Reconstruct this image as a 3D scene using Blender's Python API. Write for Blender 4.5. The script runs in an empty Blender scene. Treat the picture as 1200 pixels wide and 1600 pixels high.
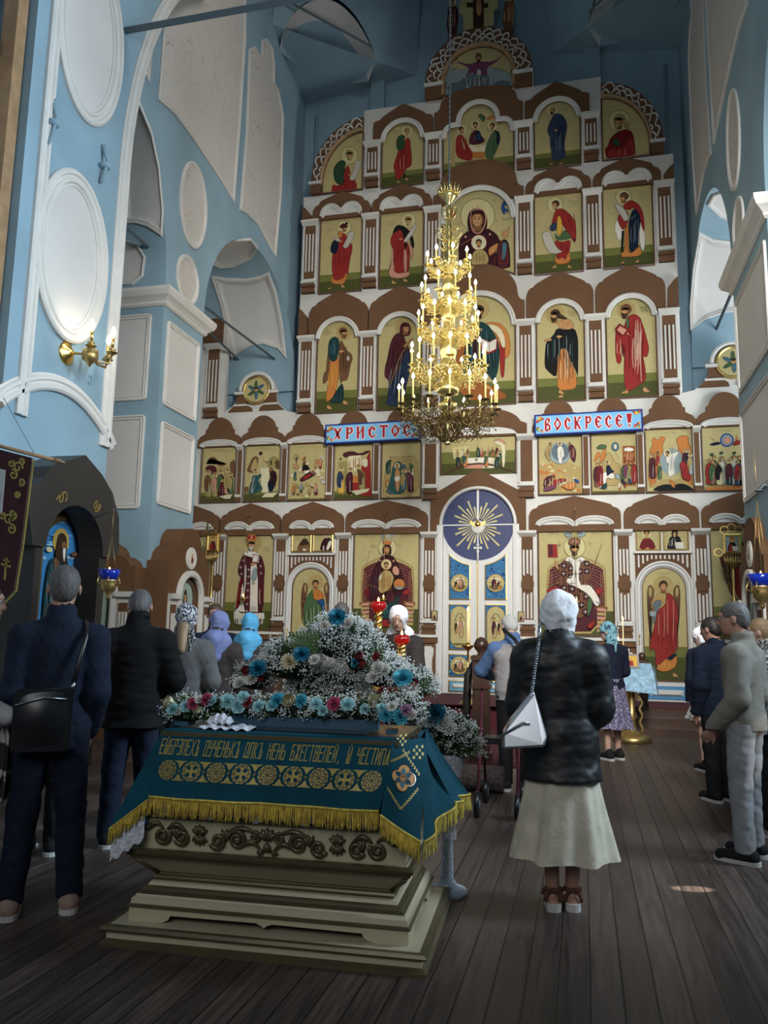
import bpy, bmesh, math, random
import numpy as np
from mathutils import Vector, Matrix
random.seed(7)
np.random.seed(7)
SC = bpy.context.scene
COL = SC.collection
PI = math.pi
# ------------------------------------------------------------------ camera
CF, PITCH, ROLL, YAW, CH = 1248.9, math.radians(8.668), math.radians(1.061), math.radians(14.012), 1.45
_f = np.array([-math.sin(YAW)*math.cos(PITCH), math.cos(YAW)*math.cos(PITCH), math.sin(PITCH)])
_r = np.array([math.cos(YAW), math.sin(YAW), 0.0]); _u = np.cross(_r, _f)
CR = _r*math.cos(ROLL)+_u*math.sin(ROLL); CU = _u*math.cos(ROLL)-_r*math.sin(ROLL)
CO = np.array([0, 0, CH])
cam = bpy.data.cameras.new('camera'); camo = bpy.data.objects.new('camera', cam); COL.objects.link(camo)
M = Matrix.Identity(4)
for i in range(3):
    M[i][0] = CR[i]; M[i][1] = CU[i]; M[i][2] = -_f[i]; M[i][3] = CO[i]
camo.matrix_world = M
cam.sensor_fit = 'VERTICAL'; cam.sensor_height = 36.0; cam.lens = CF/1600*36.0
cam.clip_start = 0.05; cam.clip_end = 200
SC.camera = camo
SC.view_settings.view_transform = 'Standard'; SC.view_settings.look = 'None'
SC.view_settings.gamma = 1; SC.view_settings.use_curve_mapping = False
SC.view_settings.exposure = 0.0
# ------------------------------------------------------------------ light
w = bpy.data.worlds.new('World'); SC.world = w; w.use_nodes = True
w.node_tree.nodes['Background'].inputs[0].default_value = (0.62, 0.78, 1.0, 1)
w.node_tree.nodes['Background'].inputs[1].default_value = 0.13
def area(name, loc, target, sx, sy, power, col=(1, 1, 1), spread=180):
    l = bpy.data.lights.new(name, 'AREA'); l.shape = 'RECTANGLE'; l.size = sx; l.size_y = sy
    l.energy = power; l.color = col; l.spread = math.radians(spread)
    o = bpy.data.objects.new(name, l); COL.objects.link(o); o.location = loc
    o.rotation_euler = (Vector(target)-Vector(loc)).to_track_quat('-Z', 'Y').to_euler()
    return o
def sun_spot(name, loc, target, power, ang, size):
    l = bpy.data.lights.new(name, 'SPOT'); l.energy = power; l.spot_size = math.radians(ang); l.spot_blend = 0.25
    l.shadow_soft_size = size; l.color = (1, 0.93, 0.82)
    o = bpy.data.objects.new(name, l); COL.objects.link(o); o.location = loc
    o.rotation_euler = (Vector(target)-Vector(loc)).to_track_quat('-Z', 'Y').to_euler()
    return o
# daylight through the south windows and the aisle windows, plus an added west fill
area('daylight_south_window', (6.3, 6.0, 6.4), (-4.5, 6.9, 5.4), 2.6, 4.2, 720, (0.70, 0.86, 1.0), 110)
area('daylight_south_nave_window', (1.9, 2.6, 6.3), (-2.3, 15, 3.2), 2.4, 2.6, 460, (1.0, 0.985, 0.95), 78)
area('fill_west', (-1.2, -4.5, 6.0), (-1.7, 15, 2.0), 4.0, 4.0, 80, (0.97, 0.985, 1.0), 90)  # added fill for the front of the draped stand, not a real window
area('daylight_drum', (-0.4, 7.5, 15.5), (-5.9, 11.5, 9.0), 2.0, 2.0, 60, (1.0, 0.97, 0.93), 95)
sun_spot('sunlight_south_door', (6.6, 6.4, 3.2), (0.6, 5.28, 0.0), 16000, 1.0, 0.01)
sun_spot('sunlight_south_door_low', (6.6, 5.9, 2.6), (1.1, 5.98, 0.72), 700, 4.5, 0.02)
area('daylight_south_aisle', (5.4, 13.2, 5.0), (3.6, 13.6, 8.0), 1.6, 2.2, 210, (0.95, 0.98, 1.0))
area('daylight_north_aisle', (-9.6, 12.8, 4.2), (-7.6, 13.6, 7.6), 1.6, 2.0, 22, (1.0, 0.97, 0.92))
# ------------------------------------------------------------------ rays: a pixel of the photograph to a point on a real surface
def ray(px, py):
    d = _f*CF+CR*(px-600)-CU*(py-800)
    return CO, d/np.linalg.norm(d)
def onX(px, py, X):
    o, d = ray(px, py); return o+d*((X-o[0])/d[0])
def onY(px, py, Y):
    o, d = ray(px, py); return o+d*((Y-o[1])/d[1])
def onZ(px, py, Z=0.0):
    o, d = ray(px, py); return o+d*((Z-o[2])/d[2])
# ------------------------------------------------------------------ materials
MATS = {}
def mat(name, col=(0.8, 0.8, 0.8), rough=0.6, metal=0.0, spec=0.5, noise=None, bump=None, emit=None, attr=False, coat=0.0, trans=0.0, sheen=0.0):
    """noise=(scale, amount[, detail]) varies the colour; bump=(scale, strength, distance)"""
    m = bpy.data.materials.new(name); m.use_nodes = True; MATS[name] = m
    nt = m.node_tree; b = nt.nodes['Principled BSDF']; L = nt.links
    b.inputs['Base Color'].default_value = (*col, 1); b.inputs['Roughness'].default_value = rough
    b.inputs['Metallic'].default_value = metal; b.inputs['Specular IOR Level'].default_value = spec
    if coat: b.inputs['Coat Weight'].default_value = coat; b.inputs['Coat Roughness'].default_value = 0.15
    if trans: b.inputs['Transmission Weight'].default_value = trans
    if sheen: b.inputs['Sheen Weight'].default_value = sheen; b.inputs['Sheen Roughness'].default_value = 0.5
    tc = nt.nodes.new('ShaderNodeTexCoord')
    src = None
    if attr:
        a = nt.nodes.new('ShaderNodeAttribute'); a.attribute_name = 'Col'; src = a.outputs['Color']
    if noise:
        n = nt.nodes.new('ShaderNodeTexNoise'); n.inputs['Scale'].default_value = noise[0]
        n.inputs['Detail'].default_value = noise[2] if len(noise) > 2 else 5
        L.new(tc.outputs['Object'], n.inputs['Vector'])
        mr = nt.nodes.new('ShaderNodeMapRange'); mr.inputs[1].default_value = 0.3; mr.inputs[2].default_value = 0.7
        mr.inputs[3].default_value = 1-noise[1]; mr.inputs[4].default_value = 1+noise[1]
        L.new(n.outputs['Fac'], mr.inputs[0])
        vm = nt.nodes.new('ShaderNodeVectorMath'); vm.operation = 'SCALE'
        if src: L.new(src, vm.inputs[0])
        else: vm.inputs[0].default_value = col
        L.new(mr.outputs[0], vm.inputs['Scale']); src = vm.outputs[0]
    if src: L.new(src, b.inputs['Base Color'])
    if bump:
        n2 = nt.nodes.new('ShaderNodeTexNoise'); n2.inputs['Scale'].default_value = bump[0]; n2.inputs['Detail'].default_value = 6
        L.new(tc.outputs['Object'], n2.inputs['Vector'])
        bp = nt.nodes.new('ShaderNodeBump'); bp.inputs['Strength'].default_value = bump[1]; bp.inputs['Distance'].default_value = bump[2]
        L.new(n2.outputs['Fac'], bp.inputs['Height']); L.new(bp.outputs[0], b.inputs['Normal'])
    if emit:
        b.inputs['Emission Color'].default_value = (*emit[0], 1); b.inputs['Emission Strength'].default_value = emit[1]
    return m
mat('blue_plaster', (0.25, 0.375, 0.45), 0.85, noise=(1.3, 0.10), bump=(14, 0.15, 0.01))
mat('white_moulding', (0.66, 0.64, 0.60), 0.7, noise=(3, 0.06))
mat('board_white', (0.60, 0.585, 0.54), 0.6, noise=(1.6, 0.10))
mat('board_brown', (0.135, 0.070, 0.036), 0.7, spec=0.12, noise=(2.5, 0.10))
mat('frame_brown', (0.10, 0.048, 0.025), 0.45)
mat('gold', (0.86, 0.58, 0.18), 0.28, metal=1.0)
mat('old_gold', (0.48, 0.34, 0.13), 0.4, metal=0.9, noise=(30, 0.2))
mat('dark_bronze', (0.10, 0.075, 0.04), 0.38, metal=0.85)
mat('iron', (0.10, 0.13, 0.15), 0.6, metal=0.3)
mat('paint', (1, 1, 1), 0.6, spec=0.12, attr=True, noise=(9, 0.05))
mat('cloth', (1, 1, 1), 0.85, attr=True, noise=(5, 0.08), bump=(90, 0.25, 0.004), sheen=0.15)
mat('dark_wood', (0.055, 0.026, 0.016), 0.35, noise=(12, 0.3), bump=(30, 0.1, 0.003))
mat('pale_wood', (0.33, 0.20, 0.10), 0.6, noise=(8, 0.2))
mat('black_board', (0.018, 0.015, 0.013), 0.45, noise=(3, 0.2))
mat('niche_blue', (0.12, 0.26, 0.40), 0.5, noise=(5, 0.15))
mat('door_white', (0.62, 0.61, 0.58), 0.5)
mat('deep_blue', (0.012, 0.022, 0.10), 0.5)
mat('panel_blue', (0.05, 0.22, 0.42), 0.5)
mat('bulb', (1, 0.9, 0.7), 0.3, emit=((1.0, 0.86, 0.62), 36.0))
mat('candle_wax', (0.85, 0.72, 0.42), 0.5, emit=((1.0, 0.75, 0.35), 0.25))
mat('flame', (1, 0.6, 0.2), 0.5, emit=((1.0, 0.48, 0.12), 14.0))
mat('ruby_glass', (0.45, 0.01, 0.01), 0.1, trans=0.5, emit=((1.0, 0.05, 0.02), 0.08))
mat('blue_glass', (0.01, 0.03, 0.35), 0.1, trans=0.3, emit=((0.02, 0.05, 0.8), 0.03))
def cracked(name, col, ccol):
    m = mat(name, col, 0.8); nt = m.node_tree; L = nt.links; b = nt.nodes['Principled BSDF']
    tc = nt.nodes.new('ShaderNodeTexCoord'); n = nt.nodes.new('ShaderNodeTexNoise'); n.inputs['Scale'].default_value = 2.2
    mx = nt.nodes.new('ShaderNodeVectorMath'); mx.operation = 'MULTIPLY_ADD'; mx.inputs[1].default_value = (0.55, 0.55, 0.55)
    L.new(tc.outputs['Object'], n.inputs['Vector']); L.new(n.outputs['Color'], mx.inputs[0]); L.new(tc.outputs['Object'], mx.inputs[2])
    v = nt.nodes.new('ShaderNodeTexVoronoi'); v.feature = 'DISTANCE_TO_EDGE'; v.inputs['Scale'].default_value = 3.2
    L.new(mx.outputs[0], v.inputs['Vector'])
    n2 = nt.nodes.new('ShaderNodeTexNoise'); n2.inputs['Scale'].default_value = 1.1; L.new(tc.outputs['Object'], n2.inputs['Vector'])
    mr = nt.nodes.new('ShaderNodeMapRange'); mr.inputs[1].default_value = 0.0; mr.inputs[2].default_value = 0.016
    L.new(v.outputs['Distance'], mr.inputs[0])
    mm = nt.nodes.new('ShaderNodeMapRange'); mm.inputs[1].default_value = 0.42; mm.inputs[2].default_value = 0.58; L.new(n2.outputs['Fac'], mm.inputs[0])
    mul = nt.nodes.new('ShaderNodeMath'); mul.operation = 'MAXIMUM'; L.new(mr.outputs[0], mul.inputs[0]); 
    inv = nt.nodes.new('ShaderNodeMath'); inv.operation = 'SUBTRACT'; inv.inputs[0].default_value = 0.85; L.new(mm.outputs[0], inv.inputs[1]); L.new(inv.outputs[0], mul.inputs[1])
    mix = nt.nodes.new('ShaderNodeMix'); mix.data_type = 'RGBA'; mix.inputs[6].default_value = (*ccol, 1); mix.inputs[7].default_value = (*col, 1)
    L.new(mul.outputs[0], mix.inputs[0]); L.new(mix.outputs[2], b.inputs['Base Color'])
cracked('cracked_plaster', (0.60, 0.565, 0.52), (0.33, 0.31, 0.28))
mat('panel_plaster', (0.64, 0.62, 0.59), 0.8, noise=(0.9, 0.06))
# planks of the floor
def planks():
    m = mat('floor_planks', (0.1, 0.08, 0.07), 0.42, spec=0.35); nt = m.node_tree; L = nt.links; b = nt.nodes['Principled BSDF']
    N = nt.nodes.new
    tc = N('ShaderNodeTexCoord'); sp = N('ShaderNodeSeparateXYZ'); L.new(tc.outputs['Object'], sp.inputs[0])
    dv = N('ShaderNodeMath'); dv.operation = 'DIVIDE'; dv.inputs[1].default_value = 0.132; L.new(sp.outputs[0], dv.inputs[0])
    fl = N('ShaderNodeMath'); fl.operation = 'FLOOR'; L.new(dv.outputs[0], fl.inputs[0])
    fr = N('ShaderNodeMath'); fr.operation = 'FRACT'; L.new(dv.outputs[0], fr.inputs[0])
    wn = N('ShaderNodeTexWhiteNoise'); wn.noise_dimensions = '1D'; L.new(fl.outputs[0], wn.inputs['W'])
    cb = N('ShaderNodeCombineXYZ')
    s1 = N('ShaderNodeMath'); s1.operation = 'MULTIPLY'; s1.inputs[1].default_value = 14; L.new(sp.outputs[0], s1.inputs[0]); L.new(s1.outputs[0], cb.inputs[0])
    s2 = N('ShaderNodeMath'); s2.operation = 'MULTIPLY'; s2.inputs[1].default_value = 0.9; L.new(sp.outputs[1], s2.inputs[0]); L.new(s2.outputs[0], cb.inputs[1])
    s3 = N('ShaderNodeMath'); s3.operation = 'MULTIPLY'; s3.inputs[1].default_value = 37; L.new(wn.outputs['Value'], s3.inputs[0]); L.new(s3.outputs[0], cb.inputs[2])
    g = N('ShaderNodeTexNoise'); g.inputs['Scale'].default_value = 2.6; g.inputs['Detail'].default_value = 8; g.inputs['Distortion'].default_value = 0.6; L.new(cb.outputs[0], g.inputs['Vector'])
    cr = N('ShaderNodeValToRGB'); cr.color_ramp.elements[0].position = 0.33; cr.color_ramp.elements[0].color = (0.034, 0.025, 0.022, 1)
    cr.color_ramp.elements[1].position = 0.7; cr.color_ramp.elements[1].color = (0.105, 0.073, 0.060, 1); L.new(g.outputs['Fac'], cr.inputs[0])
    mr = N('ShaderNodeMapRange'); mr.inputs[3].default_value = 0.7; mr.inputs[4].default_value = 1.3; L.new(wn.outputs['Value'], mr.inputs[0])
    vs = N('ShaderNodeVectorMath'); vs.operation = 'SCALE'; L.new(cr.outputs[0], vs.inputs[0]); L.new(mr.outputs[0], vs.inputs['Scale'])
    a1 = N('ShaderNodeMath'); a1.operation = 'SUBTRACT'; a1.inputs[1].default_value = 0.5; L.new(fr.outputs[0], a1.inputs[0])
    a2 = N('ShaderNodeMath'); a2.operation = 'ABSOLUTE'; L.new(a1.outputs[0], a2.inputs[0])
    a3 = N('ShaderNodeMapRange'); a3.inputs[1].default_value = 0.455; a3.inputs[2].default_value = 0.49; a3.inputs[3].default_value = 1; a3.inputs[4].default_value = 0.12; L.new(a2.outputs[0], a3.inputs[0])
    vs2 = N('ShaderNodeVectorMath'); vs2.operation = 'SCALE'; L.new(vs.outputs[0], vs2.inputs[0]); L.new(a3.outputs[0], vs2.inputs['Scale'])
    L.new(vs2.outputs[0], b.inputs['Base Color'])
    rr = N('ShaderNodeMapRange'); rr.inputs[3].default_value = 0.30; rr.inputs[4].default_value = 0.58; L.new(g.outputs['Fac'], rr.inputs[0]); L.new(rr.outputs[0], b.inputs['Roughness'])
    bp = N('ShaderNodeBump'); bp.inputs['Strength'].default_value = 0.6; bp.inputs['Distance'].default_value = 0.004
    ad = N('ShaderNodeMath'); ad.operation = 'ADD'; L.new(a3.outputs[0], ad.inputs[0]); sc_ = N('ShaderNodeMath'); sc_.operation = 'MULTIPLY'; sc_.inputs[1].default_value = 0.35
    L.new(g.outputs['Fac'], sc_.inputs[0]); L.new(sc_.outputs[0], ad.inputs[1]); L.new(ad.outputs[0], bp.inputs['Height']); L.new(bp.outputs[0], b.inputs['Normal'])
planks()
# ------------------------------------------------------------------ mesh building
class Fr:
    """a flat drawing frame: p(a, b, h) = O + a*A + b*B + h*N"""
    def __init__(s, O, A, B, N): s.O, s.A, s.B, s.N = [np.array(v, float) for v in (O, A, B, N)]
    def p(s, a, b, h=0.0): return s.O+s.A*a+s.B*b+s.N*h
WORLD = Fr((0, 0, 0), (1, 0, 0), (0, 1, 0), (0, 0, 1))
XC, FY = -1.9, 15.0
FAC = Fr((XC, FY, 0), (1, 0, 0), (0, 0, 1), (0, -1, 0))      # the face of the iconostasis, u from its axis
def fac(px, py): p = onY(px, py, FY); return (p[0]-XC, p[2])
class MB:
    def __init__(s): s.v, s.f, s.m, s.c, s.sm = [], [], [], [], []; s.mats = []
    def mi(s, m):
        if m not in s.mats: s.mats.append(m)
        return s.mats.index(m)
    def face(s, idx, m='paint', c=None, smooth=False):
        s.f.append(tuple(idx)); s.m.append(s.mi(m)); s.c.append(c or (0.8, 0.8, 0.8)); s.sm.append(smooth)
    def add(s, vs): k = len(s.v); s.v.extend([tuple(map(float, q)) for q in vs]); return k
    def poly(s, fr, pts, h=0.0, m='paint', c=None):
        k = s.add([fr.p(a, b, h) for a, b in pts]); s.face(range(k, k+len(pts)), m, c)
    def prism(s, fr, pts, h0, h1, m='paint', c=None):
        n = len(pts)
        ar = sum(pts[i][0]*pts[(i+1) % n][1]-pts[(i+1) % n][0]*pts[i][1] for i in range(n))
        if ar < 0: pts = pts[::-1]
        k = s.add([fr.p(a, b, h0) for a, b in pts]+[fr.p(a, b, h1) for a, b in pts])
        s.face(range(k+n, k+2*n), m, c); s.face(list(range(k, k+n))[::-1], m, c)
        for i in range(n):
            j = (i+1) % n; s.face((k+i, k+j, k+n+j, k+n+i), m, c)
    def box(s, x0, x1, y0, y1, z0, z1, m='paint', c=None, fr=WORLD):
        s.prism(fr, [(x0, y0), (x1, y0), (x1, y1), (x0, y1)], z0, z1, m, c)
    def frus(s, fr, r0, r1, h0, h1, m='paint', c=None):
        """box whose far face (a0,a1,b0,b1)=r0 at h0 and near face r1 at h1"""
        P = lambda r, h: [fr.p(r[0], r[2], h), fr.p(r[1], r[2], h), fr.p(r[1], r[3], h), fr.p(r[0], r[3], h)]
        k = s.add(P(r0, h0)+P(r1, h1))
        s.face((k+4, k+5, k+6, k+7), m, c); s.face((k+3, k+2, k+1, k), m, c)
        for i in range(4): j = (i+1) % 4; s.face((k+i, k+j, k+4+j, k+4+i), m, c)
    def mould(s, fr, path, prof, closed=False, m='white_moulding', c=None, smooth=False):
        """sweep a profile [(offset to the left of travel, height)] along a 2D path"""
        P = [np.array(q, float) for q in path]; n = len(P); rows = []
        for i in range(n):
            a = P[i]-P[i-1] if (i > 0 or closed) else P[1]-P[0]
            b = P[(i+1) % n]-P[i] if (i < n-1 or closed) else P[-1]-P[-2]
            a = a/(np.linalg.norm(a)+1e-12); b = b/(np.linalg.norm(b)+1e-12)
            t = a+b; l = np.linalg.norm(t); t = t/l if l > 1e-6 else a
            nn = np.array([-t[1], t[0]]); sc = 1/max(0.35, abs(nn@np.array([-a[1], a[0]])))
            rows.append(s.add([fr.p(*(P[i]+nn*sc*d), h) for d, h in prof]))
        q = len(prof)
        for i in range(n if closed else n-1):
            r0, r1 = rows[i], rows[(i+1) % n]
            for k in range(q-1): s.face((r0+k, r1+k, r1+k+1, r0+k+1), m, c, smooth)
        if not closed:
            s.face([rows[0]+k for k in range(q)], m, c); s.face([rows[-1]+k for k in range(q)][::-1], m, c)
    def tube(s, pts, r, seg=8, m='paint', c=None, cap=True, smooth=True, flat=None):
        P = [np.array(q, float) for q in pts]; n = len(P); R = r if hasattr(r, '__len__') else [r]*n
        rows = []; up = None
        for i in range(n):
            t = P[min(i+1, n-1)]-P[max(i-1, 0)]; t /= (np.linalg.norm(t)+1e-12)
            if up is None:
                up = np.array([0, 0, 1.0]) if abs(t[2]) < 0.9 else np.array([1.0, 0, 0])
            a = np.cross(t, up); a /= (np.linalg.norm(a)+1e-12); up = np.cross(a, t)
            f = flat or 1.0
            rows.append(s.add([P[i]+(a*math.cos(2*PI*k/seg)+up*math.sin(2*PI*k/seg)*f)*R[i] for k in range(seg)]))
        for i in range(n-1):
            for k in range(seg):
                j = (k+1) % seg; s.face((rows[i]+k, rows[i]+j, rows[i+1]+j, rows[i+1]+k), m, c, smooth)
        if cap: s.face([rows[0]+k for k in range(seg)][::-1], m, c); s.face([rows[-1]+k for k in range(seg)], m, c)
    def lathe(s, o, prof, seg=16, m='paint', c=None, axis=(0, 0, 1), smooth=True, sy=1.0):
        ax = np.array(axis, float); ax /= np.linalg.norm(ax)
        t = np.array([1.0, 0, 0]) if abs(ax[0]) < 0.9 else np.array([0, 1.0, 0])
        a = np.cross(ax, t); a /= np.linalg.norm(a); b = np.cross(ax, a); o = np.array(o, float)
        rows = [s.add([o+ax*z+(a*math.cos(2*PI*k/seg)+b*math.sin(2*PI*k/seg)*sy)*max(r, 1e-4) for k in range(seg)]) for r, z in prof]
        for i in range(len(rows)-1):
            for k in range(seg):
                j = (k+1) % seg; s.face((rows[i]+k, rows[i]+j, rows[i+1]+j, rows[i+1]+k), m, c, smooth)
        s.face([rows[0]+k for k in range(seg)][::-1], m, c); s.face([rows[-1]+k for k in range(seg)], m, c)
    def ball(s, o, r, m='paint', c=None, seg=10, rings=6):
        r3 = r if hasattr(r, '__len__') else (r, r, r); o = np.array(o, float); rows = []
        for i in range(rings+1):
            th = PI*i/rings
            rows.append(s.add([o+np.array([r3[0]*math.sin(th)*math.cos(2*PI*k/seg), r3[1]*math.sin(th)*math.sin(2*PI*k/seg), -r3[2]*math.cos(th)]) for k in range(seg)]))
        for i in range(rings):
            for k in range(seg):
                j = (k+1) % seg; s.face((rows[i]+k, rows[i]+j, rows[i+1]+j, rows[i+1]+k), m, c, True)
    def grid(s, fn, nu, nv, m='paint', c=None, smooth=True, cf=None, flip=False):
        k = s.add([fn(i/nu, j/nv) for i in range(nu+1) for j in range(nv+1)])
        for i in range(nu):
            for j in range(nv):
                q = (k+i*(nv+1)+j, k+(i+1)*(nv+1)+j, k+(i+1)*(nv+1)+j+1, k+i*(nv+1)+j+1)
                s.face(q[::-1] if flip else q, m, cf((i+.5)/nu, (j+.5)/nv) if cf else c, smooth)
    def build(s, name, parent=None, origin=None, label=None, tri=False):
        me = bpy.data.meshes.new(name); V = np.array(s.v, dtype=float).reshape(-1, 3)
        if origin is not None: V = V-np.array(origin, float)
        me.from_pydata(V.tolist(), [], s.f)
        for q in s.mats: me.materials.append(MATS[q])
        me.polygons.foreach_set('material_index', s.m); me.polygons.foreach_set('use_smooth', s.sm)
        ca = me.color_attributes.new('Col', 'FLOAT_COLOR', 'CORNER')
        cnt = [len(q) for q in s.f]
        arr = np.repeat(np.array([list(q)[:3]+[1.0] for q in s.c], dtype=np.float32), cnt, axis=0)
        ca.data.foreach_set('color', arr.ravel()); me.update()
        o = bpy.data.objects.new(name, me); COL.objects.link(o)
        if parent is not None:
            o.parent = parent
            if origin is not None: o.location = Vector(origin)-parent_world(parent)
            else: o.location = -parent_world(parent)
        elif origin is not None: o.location = origin
        if label: o['label'] = label
        return o
def parent_world(o):
    v = Vector(o.location)
    while o.parent: o = o.parent; v += Vector(o.location)
    return v
def tag(o, label, cat, group=None, kind=None):
    if label: o['label'] = label
    if cat: o['category'] = cat
    if group: o['group'] = group
    if kind: o['kind'] = kind
    return o
def thing(name, label, cat, loc, group=None):
    o = bpy.data.objects.new(name, None); COL.objects.link(o); o.location = loc; o.empty_display_size = 0.1
    return tag(o, label, cat, group)
def struct(mb, name, **k):
    o = mb.build(name, **k); o['kind'] = 'structure'; return o
# ------------------------------------------------------------------ 2D helpers
def arc(cx, cy, r, a0, a1, n=16, ry=None):
    ry = r if ry is None else ry
    return [(cx+r*math.cos(math.radians(a0+(a1-a0)*i/n)), cy+ry*math.sin(math.radians(a0+(a1-a0)*i/n))) for i in range(n+1)]
def smooth(pts, it=2, closed=True):
    for _ in range(it):
        q = []; n = len(pts)
        if not closed: q.append(pts[0])
        for i in range(n if closed else n-1):
            a, b = pts[i], pts[(i+1) % n]
            q.append(tuple(a[k]*.75+b[k]*.25 for k in range(len(a)))); q.append(tuple(a[k]*.25+b[k]*.75 for k in range(len(a))))
        if not closed: q.append(pts[-1])
        pts = q
    return pts
def rrect(a0, a1, b0, b1, r, n=4):
    return (arc(a1-r, b0+r, r, -90, 0, n)+arc(a1-r, b1-r, r, 0, 90, n)+arc(a0+r, b1-r, r, 90, 180, n)+arc(a0+r, b0+r, r, 180, 270, n))
def mir(pts): return [(-a, b) for a, b in pts][::-1]
def shift(pts, da=0, db=0): return [(a+da, b+db) for a, b in pts]
# ================================================================== THE ROOM
AX = 4.0                       # half width of the nave: north wall x = -5.9, south wall x = 2.1
NX, SX, EY = XC-AX, XC+AX, 15.62
NW = Fr((NX, 0, 0), (0, 1, 0), (0, 0, 1), (1, 0, 0)); SWL = Fr((SX, 0, 0), (0, 1, 0), (0, 0, 1), (-1, 0, 0))
EW = Fr((XC, EY, 0), (1, 0, 0), (0, 0, 1), (0, -1, 0))
PX = 3.7                       # half distance between the near pillars
mb = MB(); mb.box(-12, 8, -6, 16.2, -0.12, 0, 'floor_planks'); struct(mb, 'floor')
mb = MB(); mb.box(-12, 8, -6, 16.2, 18.0, 18.2, 'blue_plaster'); struct(mb, 'ceiling')
mb = MB(); mb.box(-12, 8, EY, EY+0.3, 0, 18, 'blue_plaster'); struct(mb, 'wall_east')
mb = MB(); mb.box(-10.8, -10.5, -6, EY, 0, 18, 'blue_plaster'); struct(mb, 'wall_north_aisle')
mb = MB(); mb.box(6.7, 7.0, -6, EY, 0, 18, 'blue_plaster'); struct(mb, 'wall_south_aisle')
AC, AR, AZ = 13.42, 2.12, 6.55     # east bay arch: centre y, radius, springing height
WC, WR, WZ = 7.72, 2.33, 6.6       # west bay arch
C0, C1 = WC+WR, AC-AR              # the column between them
PROF = [(0, 0), (0, .035), (.02, .05), (.045, .05), (.055, .03), (.075, .03), (.085, .045), (.105, .04), (.115, 0)]
THIN = [(0, 0), (0, .022), (.012, .03), (.028, .03), (.036, .014), (.05, .014), (.058, .026), (.07, .02), (.076, 0)]
def ccw(p):
    a = sum(p[i][0]*p[(i+1) % len(p)][1]-p[(i+1) % len(p)][0]*p[i][1] for i in range(len(p)))
    return p if a > 0 else p[::-1]
def panel(mb, fr, pts, m='panel_plaster', prof=THIN, h=0.006):
    pts = ccw(pts); mb.poly(fr, pts, h, m); mb.mould(fr, pts, prof, closed=True)
def nwp(*px): return [tuple(onX(x, y, NX)[1:]) for x, y in px]
def swp(*px): return [tuple(onX(x, y, SX)[1:]) for x, y in px]
for side, fr, sx in (('north', NW, NX), ('south', SWL, SX)):
    sg = 1 if side == 'north' else -1
    mb = MB()
    ds = 0 if side == 'north' else .85; wc = WC-ds
    low = arc(AC, AZ, AR, 0, 180, 32)+[(C1, 0), (C0-ds, 0)]+arc(wc, WZ, WR, 0, 180, 32)+[(wc-WR, 0), (-6, 0)]
    poly = [(EY, 18), (EY, 0), (AC+AR, 0)]+low+[(-6, 18)]
    mb.poly(fr, poly, 0, 'blue_plaster'); 
    o = struct(mb, 'wall_'+side)
    # column body and vaults behind the wall plane
    mb = MB()
    x0, x1 = sorted((sx, sx-sg*2.3)); mb.box(x0+(0.001 if sg < 0 else 0), x1-(0.001 if sg > 0 else 0), C0-ds, C1, 0, 18, 'blue_plaster'); struct(mb, 'wall_%s_column' % side)
    mb = MB()
    for (cy, rr, zz) in ((AC, AR, AZ), (wc, WR, WZ)):
        mb.grid(lambda u, v: (sx-sg*v*4.6, cy+rr*math.cos(PI*u), zz+rr*math.sin(PI*u)), 32, 2, 'blue_plaster')
    struct(mb, 'wall_%s_vaults' % side)
# entablature moulding round the columns
for side, sg in (('north', 1), ('south', -1)):
    mb = MB(); sx = NX if sg > 0 else SX
    prof = [(0, 0), (0.02, 0), (0.05, .03), (.05, .06), (.09, .10), (.13, .13), (.16, .20), (.16, .25), (0, .25)]
    z0 = onX(257, 478, NX)[2]
    ds = 0 if sg > 0 else .85; path = [(sx-sg*2.3, C0-ds), (sx, C0-ds), (sx, C1), (sx-sg*2.3, C1)]
    if sg > 0: path = path[::-1]
    fr = Fr((0, 0, z0), (1, 0, 0), (0, 1, 0), (0, 0, 1))
    # profile offset must point outwards from the column
    mb.mould(fr, path, prof)
    o = struct(mb, 'trim_%d' % (1 if sg > 0 else 2))
# panels of the column: south face of the north column, mirrored on the south column
colp = [[(262, 495), (318, 548), (306, 664), (252, 628)], [(250, 652), (304, 688), (296, 815), (240, 775)]]
mb = MB(); mbs = MB()
for q in colp:
    y = nwp(*q); a0 = C0+.11; a1 = C1-.11; b0 = (y[2][1]+y[3][1])/2; b1 = (y[0][1]+y[1][1])/2
    for m_, f_, ds in ((mb, NW, 0), (mbs, SWL, .85)): panel(m_, f_, rrect(a0-ds, a1, b0, b1, .06), 'panel_plaster')
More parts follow.
